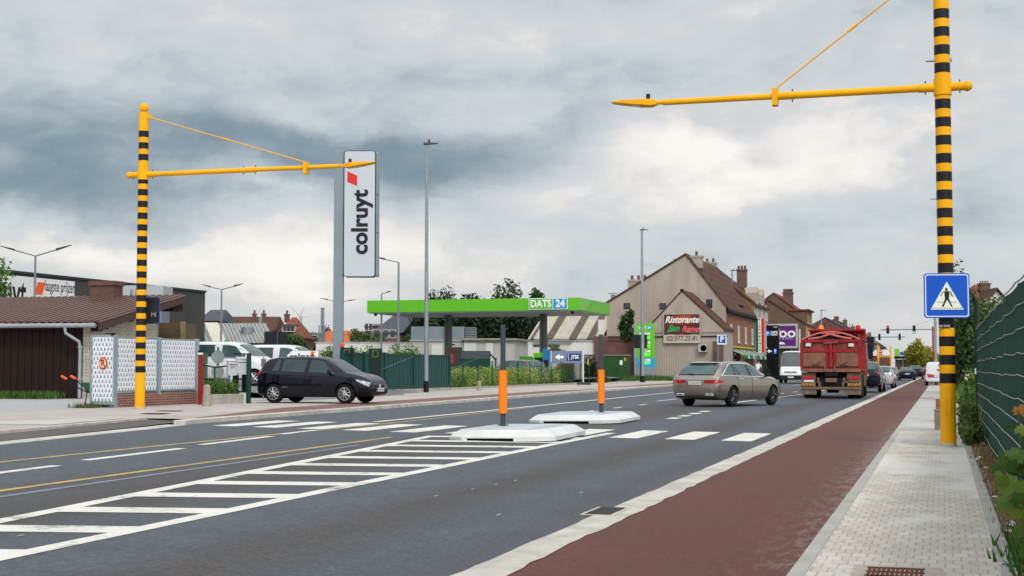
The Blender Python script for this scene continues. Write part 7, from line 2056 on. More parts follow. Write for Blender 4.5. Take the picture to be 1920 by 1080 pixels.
for i in range(28): 
    j = (i + 1) % 28; A, B_ = o_[i], o_[j]; cc = (c.x, c.y + 1); f = 1.05
    A2, B2 = [(cc[k] + (q[k] - cc[k]) * f) for q in (A,) for k in (0, 1)], [(cc[k] + (q[k] - cc[k]) * f) for q in (B_,) for k in (0, 1)]
    m.hexa([(*A, .2), (*A2, .2), (*B2, .2), (*B_, .2)], [(*A, .31), (*A2, .31), (*B2, .31), (*B_, .31)])
struct(m.build('lawn_kerb', CONC))
# graffiti shelter
dS = 122; c = ad_(1229, 690, dS); s_ = FPX / dS; X = lambda px: (px - 1229) / s_; z = lambda py: hz(py, dS) - .15
t = thing('graffiti_shelter', 'low shelter with a black roof edge and big silver graffiti letters on its wall', 'shelter', (c.x, c.y, .15), YAW)
wl = MB().box(0, X(1274), 0, .2, 0, z(660.5)).build('wall', pm('graffiti_dark_ground', (.07, .035, .03), .8, 0, .6, 1.5, detail=9), t)
MB().box(-.1, X(1285), -.3, 2.2, z(661), z(657.5)).build('roof', BLK_, t)
m = MB().box(X(1275), X(1280), .1, .4, 0, z(661)); m.build('post', pm('mossy_post', (.07, .09, .04), .9, 0, .3), t)
SILG = pm('graffiti_silver', (.50, .53, .55), .5, 0, .2, 3); 
def gl(pts, mt, y): MB().prism([(X(a), z(b)) for a, b in pts], 'y', y, y + .004).build('graffiti_stroke', mt, wl)
gl([(1229, 676), (1235, 672), (1237, 676), (1245, 673), (1248, 677), (1242, 678), (1240, 694), (1230, 696), (1233, 679), (1229, 680)], SILG, -.008)
gl([(1241, 668), (1245, 662), (1257, 661), (1262, 671), (1271, 673), (1271, 686), (1266, 684), (1272, 695), (1263, 697), (1259, 684), (1256, 684), (1253, 697), (1247, 695), (1249, 676), (1242, 675)], SILG, -.008)
RG = pm('graffiti_rust_red', (.28, .07, .05), .7, 0, .3, 3)
gl([(1229, 696), (1240, 694), (1255, 697), (1273, 695), (1273, 700), (1229, 700)], RG, -.007); gl([(1256, 666), (1266, 663), (1273, 668), (1262, 672)], RG, -.007)
gl([(1250, 672), (1256, 671), (1256, 677), (1251, 677)], BLK_, -.012); gl([(1245, 662), (1249, 661), (1244, 670)], BLK_, -.012)
c = ad_(1165, 690, 121.0); 
t = thing('young_tree', 'slender young tree growing in front of the beige gable, left of the price pylon', 'tree', (ad_(1174, 690, 121).x, ad_(1174, 690, 121).y, .2))
s_ = FPX / 121
bl = [((px - 1174) / s_, 0, hz(py, 121) - .2, rx_ / s_, rx_ / s_, rz_ / s_) for px, py, rx_, rz_ in ((1178, 592, 4, 8), (1184, 588, 3, 7), (1170, 598, 5, 6), (1182, 602, 5, 7), (1166, 612, 6, 6), (1177, 615, 7, 8), (1184, 622, 5, 7), (1170, 628, 6, 7), (1178, 634, 7, 7))]
leaves('crown', bl, 2300, .16, LEAF, t, 51, .2)
MB().tube([(0, 0, -.1), (.1, 0, 2.5), (.2, 0, hz(590, 121) - .2)], [.07, .05, .01], 6).tube([(.1, 0, 2.5), (-.3, 0, hz(612, 121) - .2)], [.04, .01], 5).build('trunk', BARK, t)
c = ad_(1238, 690, 119); t = bush('climbing_shrub', 'leggy shrub beside the restaurant sign, right of the price pylon', 'bush', (ad_(1236, 690, 120.5).x, ad_(1236, 690, 120.5).y, .2), .8, .5, 3.2, 700, .17, LEAF, 52)
c = ad_(1108, 690, 112); bush('dark_shrub', 'dark shrub left of the green transformer cabinet', 'bush', (c.x, c.y, .2), .6, .6, 2.4, 1200, .12, LEAFD, 53)
c = ad_(1113, 690, 108); bush('low_shrub', 'low green ground shrub in front of the block wall by the station exit', 'bush', (c.x, c.y, .2), 1.4, .8, .55, 1500, .09, LEAF, 54)
c = ad_(1041, 690, 128); bush('potted_shrub', 'round bright shrub in front of the striped-roof shed', 'bush', (c.x, c.y, 2.2), .8, .8, 1.3, 1200, .12, LEAFB, 55)
c = ad_(1041, 690, 128); t = thing('stone_wall', 'rough stone wall under the round shrub by the striped-roof shed', 'wall', (c.x, c.y, .2), YAW); MB().box(-2.2, 1.8, -.4, .4, 0, 2.05).build('wall', brick('rough_stone', (.26, .19, .11), (.18, .13, .08), (.10, .08, .06), .4, .2), t); MB().box(-2.3, 1.9, -.5, .5, 2.05, 2.1).build('coping', CONC, t)
RDL = leafmat('red_blossom', (.25, .01, .03), (.45, .02, .06), (.6, .05, .12)); c = ad_(1025, 690, 126); bush('red_flowers', 'bush of red blossom behind the right canopy column', 'flowers', (c.x, c.y, 2.3), .55, .5, .9, 500, .10, RDL, 56)
t = thing('stone_planter', 'cream planter under the red blossom', 'planter', (c.x, c.y, .2), YAW); MB().box(-.9, .9, -.5, .5, 0, 2.1).build('tub', pm('kiosk_cream', (.43, .43, .40)), t); MB().box(-1, 1, -.6, .6, 2.1, 2.2).build('rim', CONC, t)

# trees behind the station
tree('conifer_tree', 'dark blue-green conifer rising behind the left part of the canopy', 'tree', (*ad_(830, 690, 165).xy, .2), hz(530, 165), 2.5, 5.4, 7000, .24, LEAFC, 61, .25, 20)
for k, (px, d, H_, rx_, rz_, mt, l) in enumerate([(806, 150, hz(572, 150), 3.0, 3.6, LEAFD, 'dark broadleaf tree above the grey roof plant, behind the canopy'), (875, 148, hz(572, 148), 4.2, 4.6, LEAFD, 'dark dense tree behind the station between the two columns, left one'),
        (925, 150, hz(568, 150), 4.4, 5.0, LEAFD, 'dark dense tree behind the station between the two columns, middle one'), (972, 152, hz(572, 152), 4.6, 4.9, LEAFD, 'dark dense tree behind the station, just left of the right column'), (945, 172, hz(539, 172), 3.0, 5.0, LEAF, 'green tree whose crown shows above the canopy left of the lettering'), (1005, 178, hz(555, 178), 1.3, 4.0, LEAF, 'small crown showing above the canopy behind the white lettering'), (1085, 176, hz(590, 176), 4.8, 3.0, LEAFD, 'dark tree behind the striped-roof shed')]):
    c = ad_(px, 690, d); tree('broadleaf_tree', l, 'tree', (c.x, c.y, .2), H_, rx_, rz_, 9000 if k in (1, 2, 3) else 4500, .30, mt, 62 + k, .22, 16, 'trees behind the station')

# ------------------------------------------------------------ left background: shop, shed, houses
SHOPG = pm('shop_dark_grey_render', (.060, .057, .053), .85, 0, .18, .5, streak=(1, 1, .3), detail=9)
ySt0, ySt1 = 58.0, ax_(383, 690, -53).y
HS = 6.82
t = thing('shop_building', 'long dark grey flat-roofed shop with a white wall sign', 'building', (-53, ySt0, .2), rad(90))
MB().box(0, ySt1 - ySt0, 0, 34, -.1, HS).build('wall', SHOPG, t); MB().box(-.05, ySt1 - ySt0 + .05, -.1, 34.1, HS, HS + .14).build('roof_edge', pm('dark_roof_edge', (.04, .045, .05), .5, .3), t)
MB().box(ySt1 - ySt0 - 12, ySt1 - ySt0 + .02, -.08, -.003, 0, 2.2).build('plinth_band', pm('shop_lower_band', (.045, .043, .04), .8), t)
t = thing('wall_sign', 'long white shop sign with black lettering, orange-red emblem and slogan', 'sign', (-52.95, ySt0, .2), rad(90))
za_, zb_ = 4.0, ax_(66, 521, -53).z - .2
xe = ax_(133, 690, -53).y - ySt0
b_ = MB().box(4, xe, -.12, -.05, za_, zb_ + .0).build('board', pm('sign_off_white', (.70, .70, .69), .5, 0, .04, .5), t)
zt_ = ax_(100, 538, -53).z - .2
xm0 = ax_(85, 690, -53).y - ySt0; xt1 = ax_(129, 690, -53).y - ySt0
tx_ = text('slogan', 'laagste prijzen', .98, BLK_, b_, (ax_(105.5, 690, -53).y - ySt0, -.125, zt_), 0, .003, sx=.58, bold=.004)
q_ = lambda px, py: (ax_(px, py, -53).y - ySt0, ax_(px, py, -53).z - .2)
MB().prism([q_(60, 552), q_(66, 529), q_(80, 530), q_(75, 553)], 'y', -.13, -.12).build('emblem', pm('orange_red', (.8, .1, .02)), b_)
text('lettering', 'colruyt', 2.75, BLK_, b_, (q_(55, 0)[0], -.125, q_(30, 552)[1]), 0, .003, al='RIGHT', bold=.04, sx=.62)
c0 = ad_(260, 690, 70); s_ = FPX / 70
t = thing('roof_box', 'pale grey metal box above the shed roof in front of the dark shop wall', 'roof unit', (c0.x, c0.y, .25), YAW)
MB().box((217 - 260) / s_, (304 - 260) / s_, 0, 2.0, hz(562, 70) - .25, hz(535, 70) - .25).build('casing', pm('pale_grey_sheet', (.42, .44, .46), .5, .2, .06, 1), t, bevel=.02)
for sd in (225, 296): MB().box((sd - 260) / s_ - .1, (sd - 260) / s_ + .1, .2, 1.8, 0, hz(562, 70) - .25).build('leg', GALVD, t)
# brown shed
SHR = pm('brown_corrugated_roof', (.135, .078, .064), .55, .1, .22, 1.4, detail=9)
DKW = pm('dark_brown_boards', (.018, .008, .006), .75, 0, .35, 3, streak=(6, 6, .3), detail=8)
WBR = brick('white_painted_brick', (.48, .43, .34), (.55, .50, .40), (.34, .29, .22), .30, .12, ms=.01, var=.25)
xs_, ys_ = -29.35, 44.4
t = thing('garden_shed', 'low shed with a brown corrugated metal roof, dark board front and white brick gable', 'shed', (xs_, ys_, .22), 0)
Ls, Dh = 22.0, 5.7; ev, rg = hz(603, 51) - .22, hz(556, 56.5) - .22; slp = (rg - ev) / Dh
MB().box(-Ls, -.32, .3, .5, 0, ev - .1).build('board_front', DKW, t)
m = MB()
for i in range(70): m.box(-.34 - i * .3 - .02, -.34 - i * .3, .285, .3, 0, ev - .15)
m.build('board_joint', WELL, t)
MB().prism([(.3, -.1), (4.9, -.1), (4.9, ev + 4.6 * slp - .05), (.3, ev)], 'x', -.32, -.06).build('gable_wall', WBR, t)
MB().box(-Ls, -.33, 4.7, 4.9, 0, ev + 4.4 * slp).build('rear_wall', DKW, t)
m = MB(); n = int((Ls + .5) / .155); slp = (rg - ev) / Dh
ov = 2.6                                         # the verge sails out past the gable
for i in range(n):
    xa, xb = .75 - i * .155, .75 - (i + 1) * .155; up = .045 if i % 2 else 0
    m.hexa([(xb, -.25, ev - .25 * slp + up), (xa, -.25, ev - .25 * slp + up), (xa, Dh, rg + up), (xb, Dh, rg + up)], [(xb, -.25, ev - .25 * slp + .04 + up), (xa, -.25, ev - .25 * slp + .04 + up), (xa, Dh, rg + .04 + up), (xb, Dh, rg + .04 + up)])
rf = m.build('roof', SHR, t)
m = MB(); m.prism([(-.25, ev - .28 - .25 * slp), (Dh, rg - .26), (Dh, rg - .02), (-.25, ev - .02 - .25 * slp)], 'x', .66, .74); m.build('bargeboard', pm('bargeboard_brown', (.07, .042, .036), .6, 0, .2, 3), rf)
m = MB()
for yy_ in (.4, 2.4, 5.0): m.hexa([(-.06, yy_, ev + yy_ * slp - .42), (.25, yy_, ev + yy_ * slp - .42), (.25, yy_ + .22, ev + yy_ * slp - .42), (-.06, yy_ + .22, ev + yy_ * slp - .42)], [(-.06, yy_, ev + yy_ * slp - .08), (.65, yy_, ev + yy_ * slp - .08), (.65, yy_ + .22, ev + yy_ * slp - .05), (-.06, yy_ + .22, ev + yy_ * slp - .05)])
m.box(-.06, .66, 4.9, 5.6, ev + 4.2 * slp - .3, ev + 4.9 * slp - .12)
m.build('purlin_end', DKW, rf)
MB().tube([(.9 - .3, -.33, ev - .25 * slp - .10), (-Ls, -.33, ev - .25 * slp - .02)], .085, 10).build('gutter', pm('zinc_gutter', (.36, .38, .40), .4, .5, .12, 2), t)
m = MB(); m.tube([(-.65, -.33, ev - .2), (-.62, -.33, ev - .42), (-.25, -.05, ev - .72), (-.22, -.02, ev - .95), (-.22, -.02, .05)], .062, 10)
for zz_ in (ev - .95, .7): m.lathe([(.085, zz_), (.085, zz_ + .06)], 10, c=(-.22, -.02, 0))
m.build('downpipe', pm('zinc_gutter', (.36, .38, .40)), t)
chimney(t, -2.6, Dh - .4, rg - 1.0, rg + .62, 1.05, .7, brick('old_chimney_brick', (.17, .055, .035), (.11, .04, .03), (.12, .09, .075), .21, .07), 0)
MB().lathe([(.0, .95), (.12, .95), (.14, .7), (.05, .62)], 10, c=(-1.55, Dh - .1, rg - .65)).build('roof_vent', GALV, rf)
MB().box(.0, .05, 1.2, 1.35, ev - .25, ev - .12).tube([(.02, 1.27, ev - .18), (.35, 1.27, ev - .12)], .02, 6).build('wall_bracket', DARKM, t)
grass_patch('weeds', boxfn(xs_ - 12, xs_ - .9, ys_ - .9, ys_ + .1, .25), 9000, .22, .022, LEAFB)
grass_patch('gravel_weeds', lambda n: np.c_[g.normal(-22.6, .25, n), 34 + 3 * g.random(n), np.full(n, .25)], 500, .14, .02, LEAFAUT)
c = ad_(293, 690, 58)
t = thing('wooden_hut', 'weathered brown wooden hut behind the white woven fence', 'hut', (ad_(296, 690, 58).x, ad_(296, 690, 58).y, .25), YAW); s_ = FPX / 58
WDB = pm('weathered_boards', (.105, .072, .04), .85, 0, .4, 3, streak=(1, 1, 6), detail=9)
MB().box(0, (347 - 296) / s_, 0, 2, 0, hz(605, 58) - .25).build('wall', WDB, t); MB().box((338 - 296) / s_, (347 - 296) / s_, -.12, -.003, 0, hz(603, 58) - .25).build('corner_post', pm('pale_old_wood', (.22, .16, .09), .85, 0, .3, 4), t)
# tree at the left edge
tree('broadleaf_tree', 'sparse green tree cut off by the left edge of the picture above the shed', 'tree', (*ad_(-10, 690, 66).xy, .25), hz(508, 66), 1.35, 2.4, 1700, .13, LEAFB, 81, .12, 10)
# corrugated hall with a vent drum
dM = 108; c = ad_(383, 690, dM); s_ = FPX / dM; X = lambda px: (px - 383) / s_; z = lambda py: hz(py, dM) - .2
t = thing('metal_hall', 'low hall with a pale ribbed metal roof and a round vent drum', 'hall', (c.x, c.y, .2), YAW)
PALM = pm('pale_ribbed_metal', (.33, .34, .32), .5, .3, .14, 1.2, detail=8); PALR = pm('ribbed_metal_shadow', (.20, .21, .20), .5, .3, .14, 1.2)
MB().box(-6, X(495), .4, 8, -.1, z(642)).build('wall', GALVD, t)
m = MB(); n = 34
for i in range(n):
    xa, xb = -6 + (X(480) + 6) * i / n, -6 + (X(480) + 6) * (i + 1) / n; dxx = 1.5
    m.mat(0).quad((xa + dxx, 0, z(643)), (xb + dxx - .05, 0, z(643)), (xb - .05, 4, z(611.5) + .35), (xa, 4, z(611.5) + .35))
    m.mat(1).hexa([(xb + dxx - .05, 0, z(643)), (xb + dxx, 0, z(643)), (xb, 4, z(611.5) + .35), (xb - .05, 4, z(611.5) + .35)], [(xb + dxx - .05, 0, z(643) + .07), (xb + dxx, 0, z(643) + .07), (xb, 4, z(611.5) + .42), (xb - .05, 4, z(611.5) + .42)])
rf = m.build('roof', [PALM, PALR], t)
MB().lathe([(.52, 0), (.52, .62), (.3, .70), (.0, .72)], 18, c=(X(453), 2.2, z(627.5))).lathe([(.56, -.05), (.56, .05)], 18, c=(X(453), 2.2, z(627.5))).build('vent_drum', ZINC, rf, smooth=True)
MB().quad((X(398), -.02, z(643) + .08), (X(424), -.02, z(643) + .08), (X(424) - 1.5, 3.9, z(612) + .42), (X(398) - 1.5, 3.9, z(612) + .42)).build('rooflight', pm('cream_rooflight', (.55, .52, .42), .5), rf)
MB().box(X(430), X(437), -2, -1.6, 0, z(638)).build('green_barrel', pm('barrel_lime', (.10, .40, .05), .5), t)
c = ad_(495, 690, 106); s_ = FPX / 106
t = thing('dark_container', 'black box container beside the ribbed metal hall', 'container', (c.x, c.y, .2), YAW)
MB().box(0, (527 - 495) / s_, 0, 3, 0, hz(621.5, 106) - .2).build('box', pm('near_black_panel', (.014, .015, .02), .6, 0, .1), t); m = MB(); m.box((519.5 - 495) / s_, (520 - 495) / s_, -.02, 0, 0, hz(622, 106) - .2); m.build('seam', GALVD, t)
# distant houses
def far_house(label, px0, px1, py_e, py_r, d, wall, roof, D=9, hip=0.0, gx=0.0, chim=(), wins=(), eave_front=True):
    c = ad_(px0, 690, d); s_ = FPX / d; L = (px1 - px0) / s_
    t = thing('house', label, 'house', (c.x, c.y, .2), YAW, 'houses behind the car park')
    z = lambda py: hz(py, d) - .2
    ev_, rg_ = z(py_e), z(py_r) + .25
    MB().prism([(0, -.1), (D, -.1), (D, ev_), (D / 2, rg_ - .1), (0, ev_)], 'x', .05, L - .05).build('wall', wall, t) if not hip else MB().box(.05, L - .05, 0, D, -.1, ev_).build('wall', wall, t)
    a, b = hip, L - hip
    rf = MB().add([(-.2, -.3, ev_ - .1), (L + .2, -.3, ev_ - .1), (L + .2, D + .3, ev_ - .1), (-.2, D + .3, ev_ - .1), (a + gx, D / 2, rg_), (b + gx, D / 2, rg_)], [(0, 1, 5, 4), (1, 2, 5), (2, 3, 4, 5), (3, 0, 4), (3, 2, 1, 0)]).build('roof', roof, t)
    for (px, w_) in chim: chimney(rf, (px - px0) / s_, D / 2, rg_ - .6, rg_ + .38, w_ * .6, .5, BROWNB, 1)
    for (px, py, w_, hh_) in wins: win(t, 'y-', (px - px0) / s_, z(py), w_ * .8, hh_ * .9, 0.0, bars=0, sill=False, fw=.05)
    return t, rf, z, s_
far_house('house with a dark slate roof right behind the dark shop corner', 372, 412, 600, 582, 150, BROWNB, SLATE, hip=.3)
t, rf, z, s_ = far_house('long low house with a brown-red roof and several chimneys behind the metal hall', 417, 513, 618, 595, 165, RENDL, TILE, chim=((463, .7), (481, .8)), wins=((492, 632, 1.2, .7), (502, 632, 1.2, .7)))
MB().box((481 - 417) / s_, (486 - 417) / s_, 1.2, 1.7, z(612), z(593)).build('metal_flue', ZINC, rf)
t, rf, z, s_ = far_house('red-roofed house with a wide white dormer window', 513, 566, 632, 596.5, 155, DKRED, TILER, hip=1.3, chim=((525, .9),))
q = lambda px: (px - 513) / s_
d_ = MB().box(q(527), q(551), .5, 4, z(622), z(609)).build('dormer', RENDL, rf); MB().box(q(524), q(553), .2, 4.2, z(609), z(608)).build('dormer_roof', SLATE, d_)
for i in range(3): MB().box(q(529 + i * 7.3), q(535 + i * 7.3), .44, .5, z(620), z(611)).build('dormer_window', PANE, d_)
far_house('low brick house in the middle distance below the wind turbines', 566, 608, 634, 626, 190, DKRED, SLATE, wins=((580, 641, .9, 1.0), (590, 641, .9, 1.0)))
far_house('low house with a bright orange roof left of the totem column', 598, 660, 641, 622, 170, DKRED, TILEO, hip=.4)
far_house('low house with an orange-brown roof right of the totem column', 643, 700, 641, 623, 178, DKRED, TILER, hip=.6, gx=-.5)
t, rf, z, s_ = far_house('brick house with a large blue-grey slate roof behind the bent-arm lamp', 700, 752, 622, 593, 150, DKRED, SLATE, hip=.2, gx=1.5, wins=((706, 634, 1.0, 1.0), (724, 634, 1.0, 1.0), (735, 634, 1.0, 1.0)))
far_house('brick house wing with a slate roof reaching behind the roof plant', 748, 800, 632, 594, 154, DKRED, SLATE, hip=.2, gx=-.8)
t, rf, z, s_ = far_house('flat grey-brown modern house block left of the slate-roofed house', 683, 714, 610, 609, 172, pm('grey_brown_cladding', (.16, .12, .105), .8, 0, .15, 1), pm('flat_roof_grey', (.12, .11, .11), .8), wins=((687.5, 620, .7, 1.0), (694.5, 620, .7, 1.0)))
far_house('brown-roofed house behind the trees right of the canopy column', 1020, 1112, 604, 592, 190, RENDL, TILER, chim=())
# bushes and trees between them
for k, (px, ptop, d, r_, mt, l) in enumerate([(541, 616, 120, 1.35, LEAFB, 'round bright green tree right of the black container'), (556, 634, 118, 1.3, LEAF, 'low green bush right of the round bright tree'), (598, 630, 175, 2.2, LEAF, 'green bush at the foot of the steel chimney stack'), (677, 618, 115, 1.35, LEAFB, 'round green tree right of the totem column'), (664, 640, 112, 1.0, LEAF, 'low bush between totem column and round tree'), (712, 632, 125, 1.9, LEAF, 'low green bush in front of the slate-roofed house'), (765, 634, 125, 1.5, LEAF, 'green bush left of the station building'), (580, 615, 240, 1.6, LEAFAUT, 'small bush on the skyline left of the chimney stack'), (618, 608, 260, 1.9, LEAFD, 'dark tree on the skyline right of the chimney stack')]):
    c = ad_(px, 690, d); H_ = hz(ptop, d) - .2
    tree('garden_tree', l, 'tree', (c.x, c.y, .2), H_, r_, H_ * .42, 2200, .14 * d / 110, mt, 90 + k, .1, 9, 'garden trees in the left distance')
# steel chimney stack
c = ad_(604, 690, 160); s_ = FPX / 160; z = lambda py: hz(py, 160) - .2
t = thing('chimney_stack', 'tall stack of three slim steel flues with a lattice cage round its foot', 'chimney', (c.x, c.y, .2), YAW)
for k in (-1, 0, 1): MB().tube([(k * .14, 0, 0), (k * .14, 0, z(577))], .07, 8).build('flue', GALV, t)
m = MB()
for x, y in ((-.38, -.3), (.3, -.3), (-.38, .3), (.3, .3)): m.box(x - .03, x + .03, y - .03, y + .03, 0, z(610))
for zz_ in np.linspace(1, z(611), 7): m.box(-.4, .33, -.32, -.28, zz_, zz_ + .05)
m.build('lattice_cage', GALVD, t)
MB().box(-.22, .22, -.1, .1, z(578), z(577)).build('cap_plate', GALVD, t)
# wind turbines far away
TURB = pm('turbine_grey', (.26, .30, .33), .5, 0, 0)
def turbine(label, px, pyh, d, bl, angs):
    c = ad_(px, 690, d); zh = hz(pyh, d)
    t = thing('wind_turbine', label, 'wind turbine', (c.x, c.y, 0), YAW, 'wind turbines on the horizon')
    s_ = d / FPX
    MB().tube([(0, 0, 0), (0, 0, zh)], [1.1 * s_, .75 * s_], 10).build('tower', TURB, t)
    MB().box(-1.2 * s_, 1.8 * s_, -1 * s_, 1 * s_, zh - .6 * s_, zh + .8 * s_).build('nacelle', TURB, t, bevel=.2 * s_)
    for a in angs:
        a = rad(a); L = bl * s_; q = Vector((math.sin(a), -.02, math.cos(a))); w_ = Vector((math.cos(a), 0, -math.sin(a)))
        o_ = Vector((0, -1.2 * s_, zh)); b_ = [o_, o_ + q * L * .15 + w_ * .7 * s_, o_ + q * L + w_ * .1 * s_, o_ + q * L - w_ * .08 * s_, o_ + q * L * .15 - w_ * .45 * s_]
        MB().add([tuple(v) for v in b_] + [tuple(v + Vector((0, .5 * s_, 0))) for v in b_], [(0, 1, 2, 3, 4), (9, 8, 7, 6, 5)] + [(i, (i + 1) % 5, 5 + (i + 1) % 5, 5 + i) for i in range(5)]).build('blade', TURB, t)
turbine('nearer grey wind turbine with a blade raised to the left and one to the right', 561.5, 594, 2600, 25, (-42, 24, 172)); turbine('second wind turbine just right of the first, seen edge-on', 564.8, 594.5, 2900, 14, (88, 200))

# ------------------------------------------------------------ right side: screened fence, plants, litter, trees
SCR = pm('green_fence_screen', (.009, .058, .040), .65, 0, .35, 1.2, streak=(1, 3, .12), detail=8, bump=.15, bscale=10, spec=.12)
WIREM = pm('galvanised_wire', (.36, .39, .34), .5, .35, .12, 6)
xf = .70
t = thing('screen_fence', 'tall dark green screened wire fence along the right pavement', 'fence', (xf, 0, 0), 0)
g_ = random.Random(15)
def fx(y, z):
    k = (y + 3) / 2.5; f = abs((k % 1) - .5) * 2
    return .018 * (1 - f ** 2) * (0.4 + .6 * math.sin(z * 1.35)) + .006 * math.sin(y * 1.3 + z)
def sag(y, k):
    f = ((y + 3) / 2.5) % 1
    return -.022 * (1 - (2 * f - 1) ** 2) * (1 if k % 2 else .6) + .006 * math.sin(y * .9 + k * 1.7)
ysf = [i * .1 - 2 for i in range(int(33.3 / .1) + 1)]
zs = [i * 2.12 / 16 for i in range(17)]
m = MB(); vs = []; fs = []
for i, y in enumerate(ysf):
    fold = .010 if (i % 2) else -.004
    for z in zs: vs.append((fx(y, z) + fold + .012, y, z + (.04 + sag(y, 0) if z > 2.1 else 0)))
nz = len(zs)
for i in range(len(ysf) - 1):
    for j in range(nz - 1): fs.append((i * nz + j, i * nz + j + 1, (i + 1) * nz + j + 1, (i + 1) * nz + j))
m.add(vs, fs); m.build('screen', SCR, t)
for k in range(10):
    z = 2.17 - k * .222
    m = MB(); m.tube([(fx(y, z) - .016, y, z + sag(y, k)) for y in ysf[::2]], .0055 if k else .009, 6)
    m.build('wire', WIREM, t)
for k in range(14):
    y = -2 + k * 2.5
    if y > 31: break
    MB().tube([(.085, y, -.1), (.085, y, 2.22)], .03, 8).build('post', DGRN2, t)
MB().tube([(.0, 31.35, -.1), (.0, 31.35, hz(571, 31.0))], .045, 10).build('end_post', DGRN2, t, smooth=True)
MB().box(-.05, -.02, 31.28, 31.33, 1.22, 1.34).build('white_tag', WHT, t)

# maple sapling close by, in front of the fence
MAPL = leafmat('maple_leaf', (.04, .10, .010), (.10, .20, .02), (.22, .26, .03), .35); MAPO = leafmat('maple_leaf_orange', (.45, .16, .02), (.55, .20, .03), (.6, .28, .05), .3)
def maple_leaf(m, c, size, nrm, up):
    n_ = Vector(nrm).normalized(); u_ = Vector(up); u_ = (u_ - n_ * u_.dot(n_)).normalized(); w_ = u_.cross(n_)
    out = [(0, -.05), (.16, -.14), (.42, -.22), (.40, -.06), (.62, .04), (.52, .14), (.60, .34), (.36, .30), (.28, .36), (.30, .58), (.16, .56), (0, .86)]
    pts = out + [(-x, y) for x, y in out[-2:0:-1]]
    vs = [Vector(c) + (w_ * x + u_ * y + n_ * (-.18 * abs(x) + .10 * math.sin(y * 4))) * size for x, y in pts]
    cc = Vector(c) + u_ * .18 * size + n_ * .05 * size
    m.add([tuple(cc)] + [tuple(v) for v in vs], [(0, i + 1, (i + 1) % len(vs) + 1) for i in range(len(vs))])
dL = 6.6; base = ad_(1935, 690, dL)
t = thing('maple_sapling', 'maple sapling with broad green leaves and one orange leaf before the green fence', 'sapling', (base.x, base.y, 0))
L2 = lambda px, py, d=dL: ad_(px, py, d) - Vector((base.x, base.y, 0))
m = MB(); m.tube([(0.0, .1, 0), L2(1928, 960), L2(1920, 880), L2(1914, 820), L2(1908, 770)], [.012, .010, .008, .006, .003], 6)
spots = [(1886, 880, 38, -.3), (1912, 845, 44, .1), (1900, 918, 40, -.2), (1916, 885, 46, .3), (1890, 938, 36, -.6), (1915, 970, 40, .2), (1918, 925, 42, .3), (1880, 890, 22, -.4), (1922, 800, 30, .3), (1925, 1000, 36, 0)]
for (px, py, s_, tw) in spots: m.tube([L2(1918, py + 15), L2(px, py + 4)], .004, 4)
m.build('stem', pm('green_stem', (.10, .12, .03), .7), t)
m = MB(); g = random.Random(3)
for (px, py, s_, tw) in spots:
    maple_leaf(m, L2(px, py, dL - g.uniform(0, .25)), s_ / FPX * dL * 1.15, (g.uniform(-.5, .3), -1, g.uniform(.2, .9)), (tw + g.uniform(-.3, .3), 0, -1 if g.random() < .55 else .8))
fo = m.build('foliage', MAPL, t); 
at = fo.data.attributes.new('var', 'FLOAT', 'FACE'); at.data.foreach_set('value', [(i // 22) * .37 % 1 for i in range(len(fo.data.polygons))])
m = MB(); maple_leaf(m, L2(1914, 774), .075, (-.2, -1, .8), (.3, 0, 1)); m.build('orange_leaf', MAPO, t)
m = MB(); m.add([tuple(L2(1876, 802)), tuple(L2(1895, 797)), tuple(L2(1913, 799)), tuple(L2(1896, 803))], [(0, 1, 2, 3)]); m.build('edge_on_leaf', MAPL, t)

# weeds, dry grass, pebbles, litter along the fence foot
DRY = leafmat('dry_grass_straw', (.14, .085, .035), (.26, .17, .08), (.40, .29, .15), .2)
g = np.random.default_rng(17)
def gpatch(name, fn, n, h0, size, mat): return grass_patch(name, fn, n, h0, size, mat)
gpatch('dry_grass', lambda n: np.c_[.63 + .08 * g.normal(size=n) , 11.5 + 12.0 * g.random(n) ** .8, np.full(n, .01)], 3800, .07, .006, DRY)
gpatch('dry_grass_tuft', lambda n: np.c_[.60 + .09 * g.normal(size=n), 22.8 + .8 * g.normal(size=n), np.full(n, .01)], 420, .13, .007, DRY)
gpatch('green_weeds', lambda n: np.c_[.64 + .10 * g.normal(size=n), 10.6 + .7 * g.normal(size=n), np.full(n, .01)], 900, .12, .014, LEAFB)
m = MB(); rg_ = random.Random(6)
for i in range(700):
    x, y, s_ = rg_.uniform(.47, .78), rg_.uniform(8, 24), rg_.uniform(.006, .026)
    o_ = [(x + s_ * math.cos(a) * rg_.uniform(.7, 1.1), y + s_ * 1.2 * math.sin(a), .006) for a in (0, 1.26, 2.5, 3.77, 5.0)]
    m.add(o_ + [(x, y, .006 + s_ * .8)], [(i_, (i_ + 1) % 5, 5) for i_ in range(5)])
struct(m.build('pebbles', pm('pale_pebble', (.30, .26, .21), .9, 0, .5, 30)), 'stuff')
PAPR = pm('white_paper', (.68, .70, .72), .6, 0, .08, 8); PET = pm('green_plastic_bottle', (.03, .30, .16), .3, 0, .2)
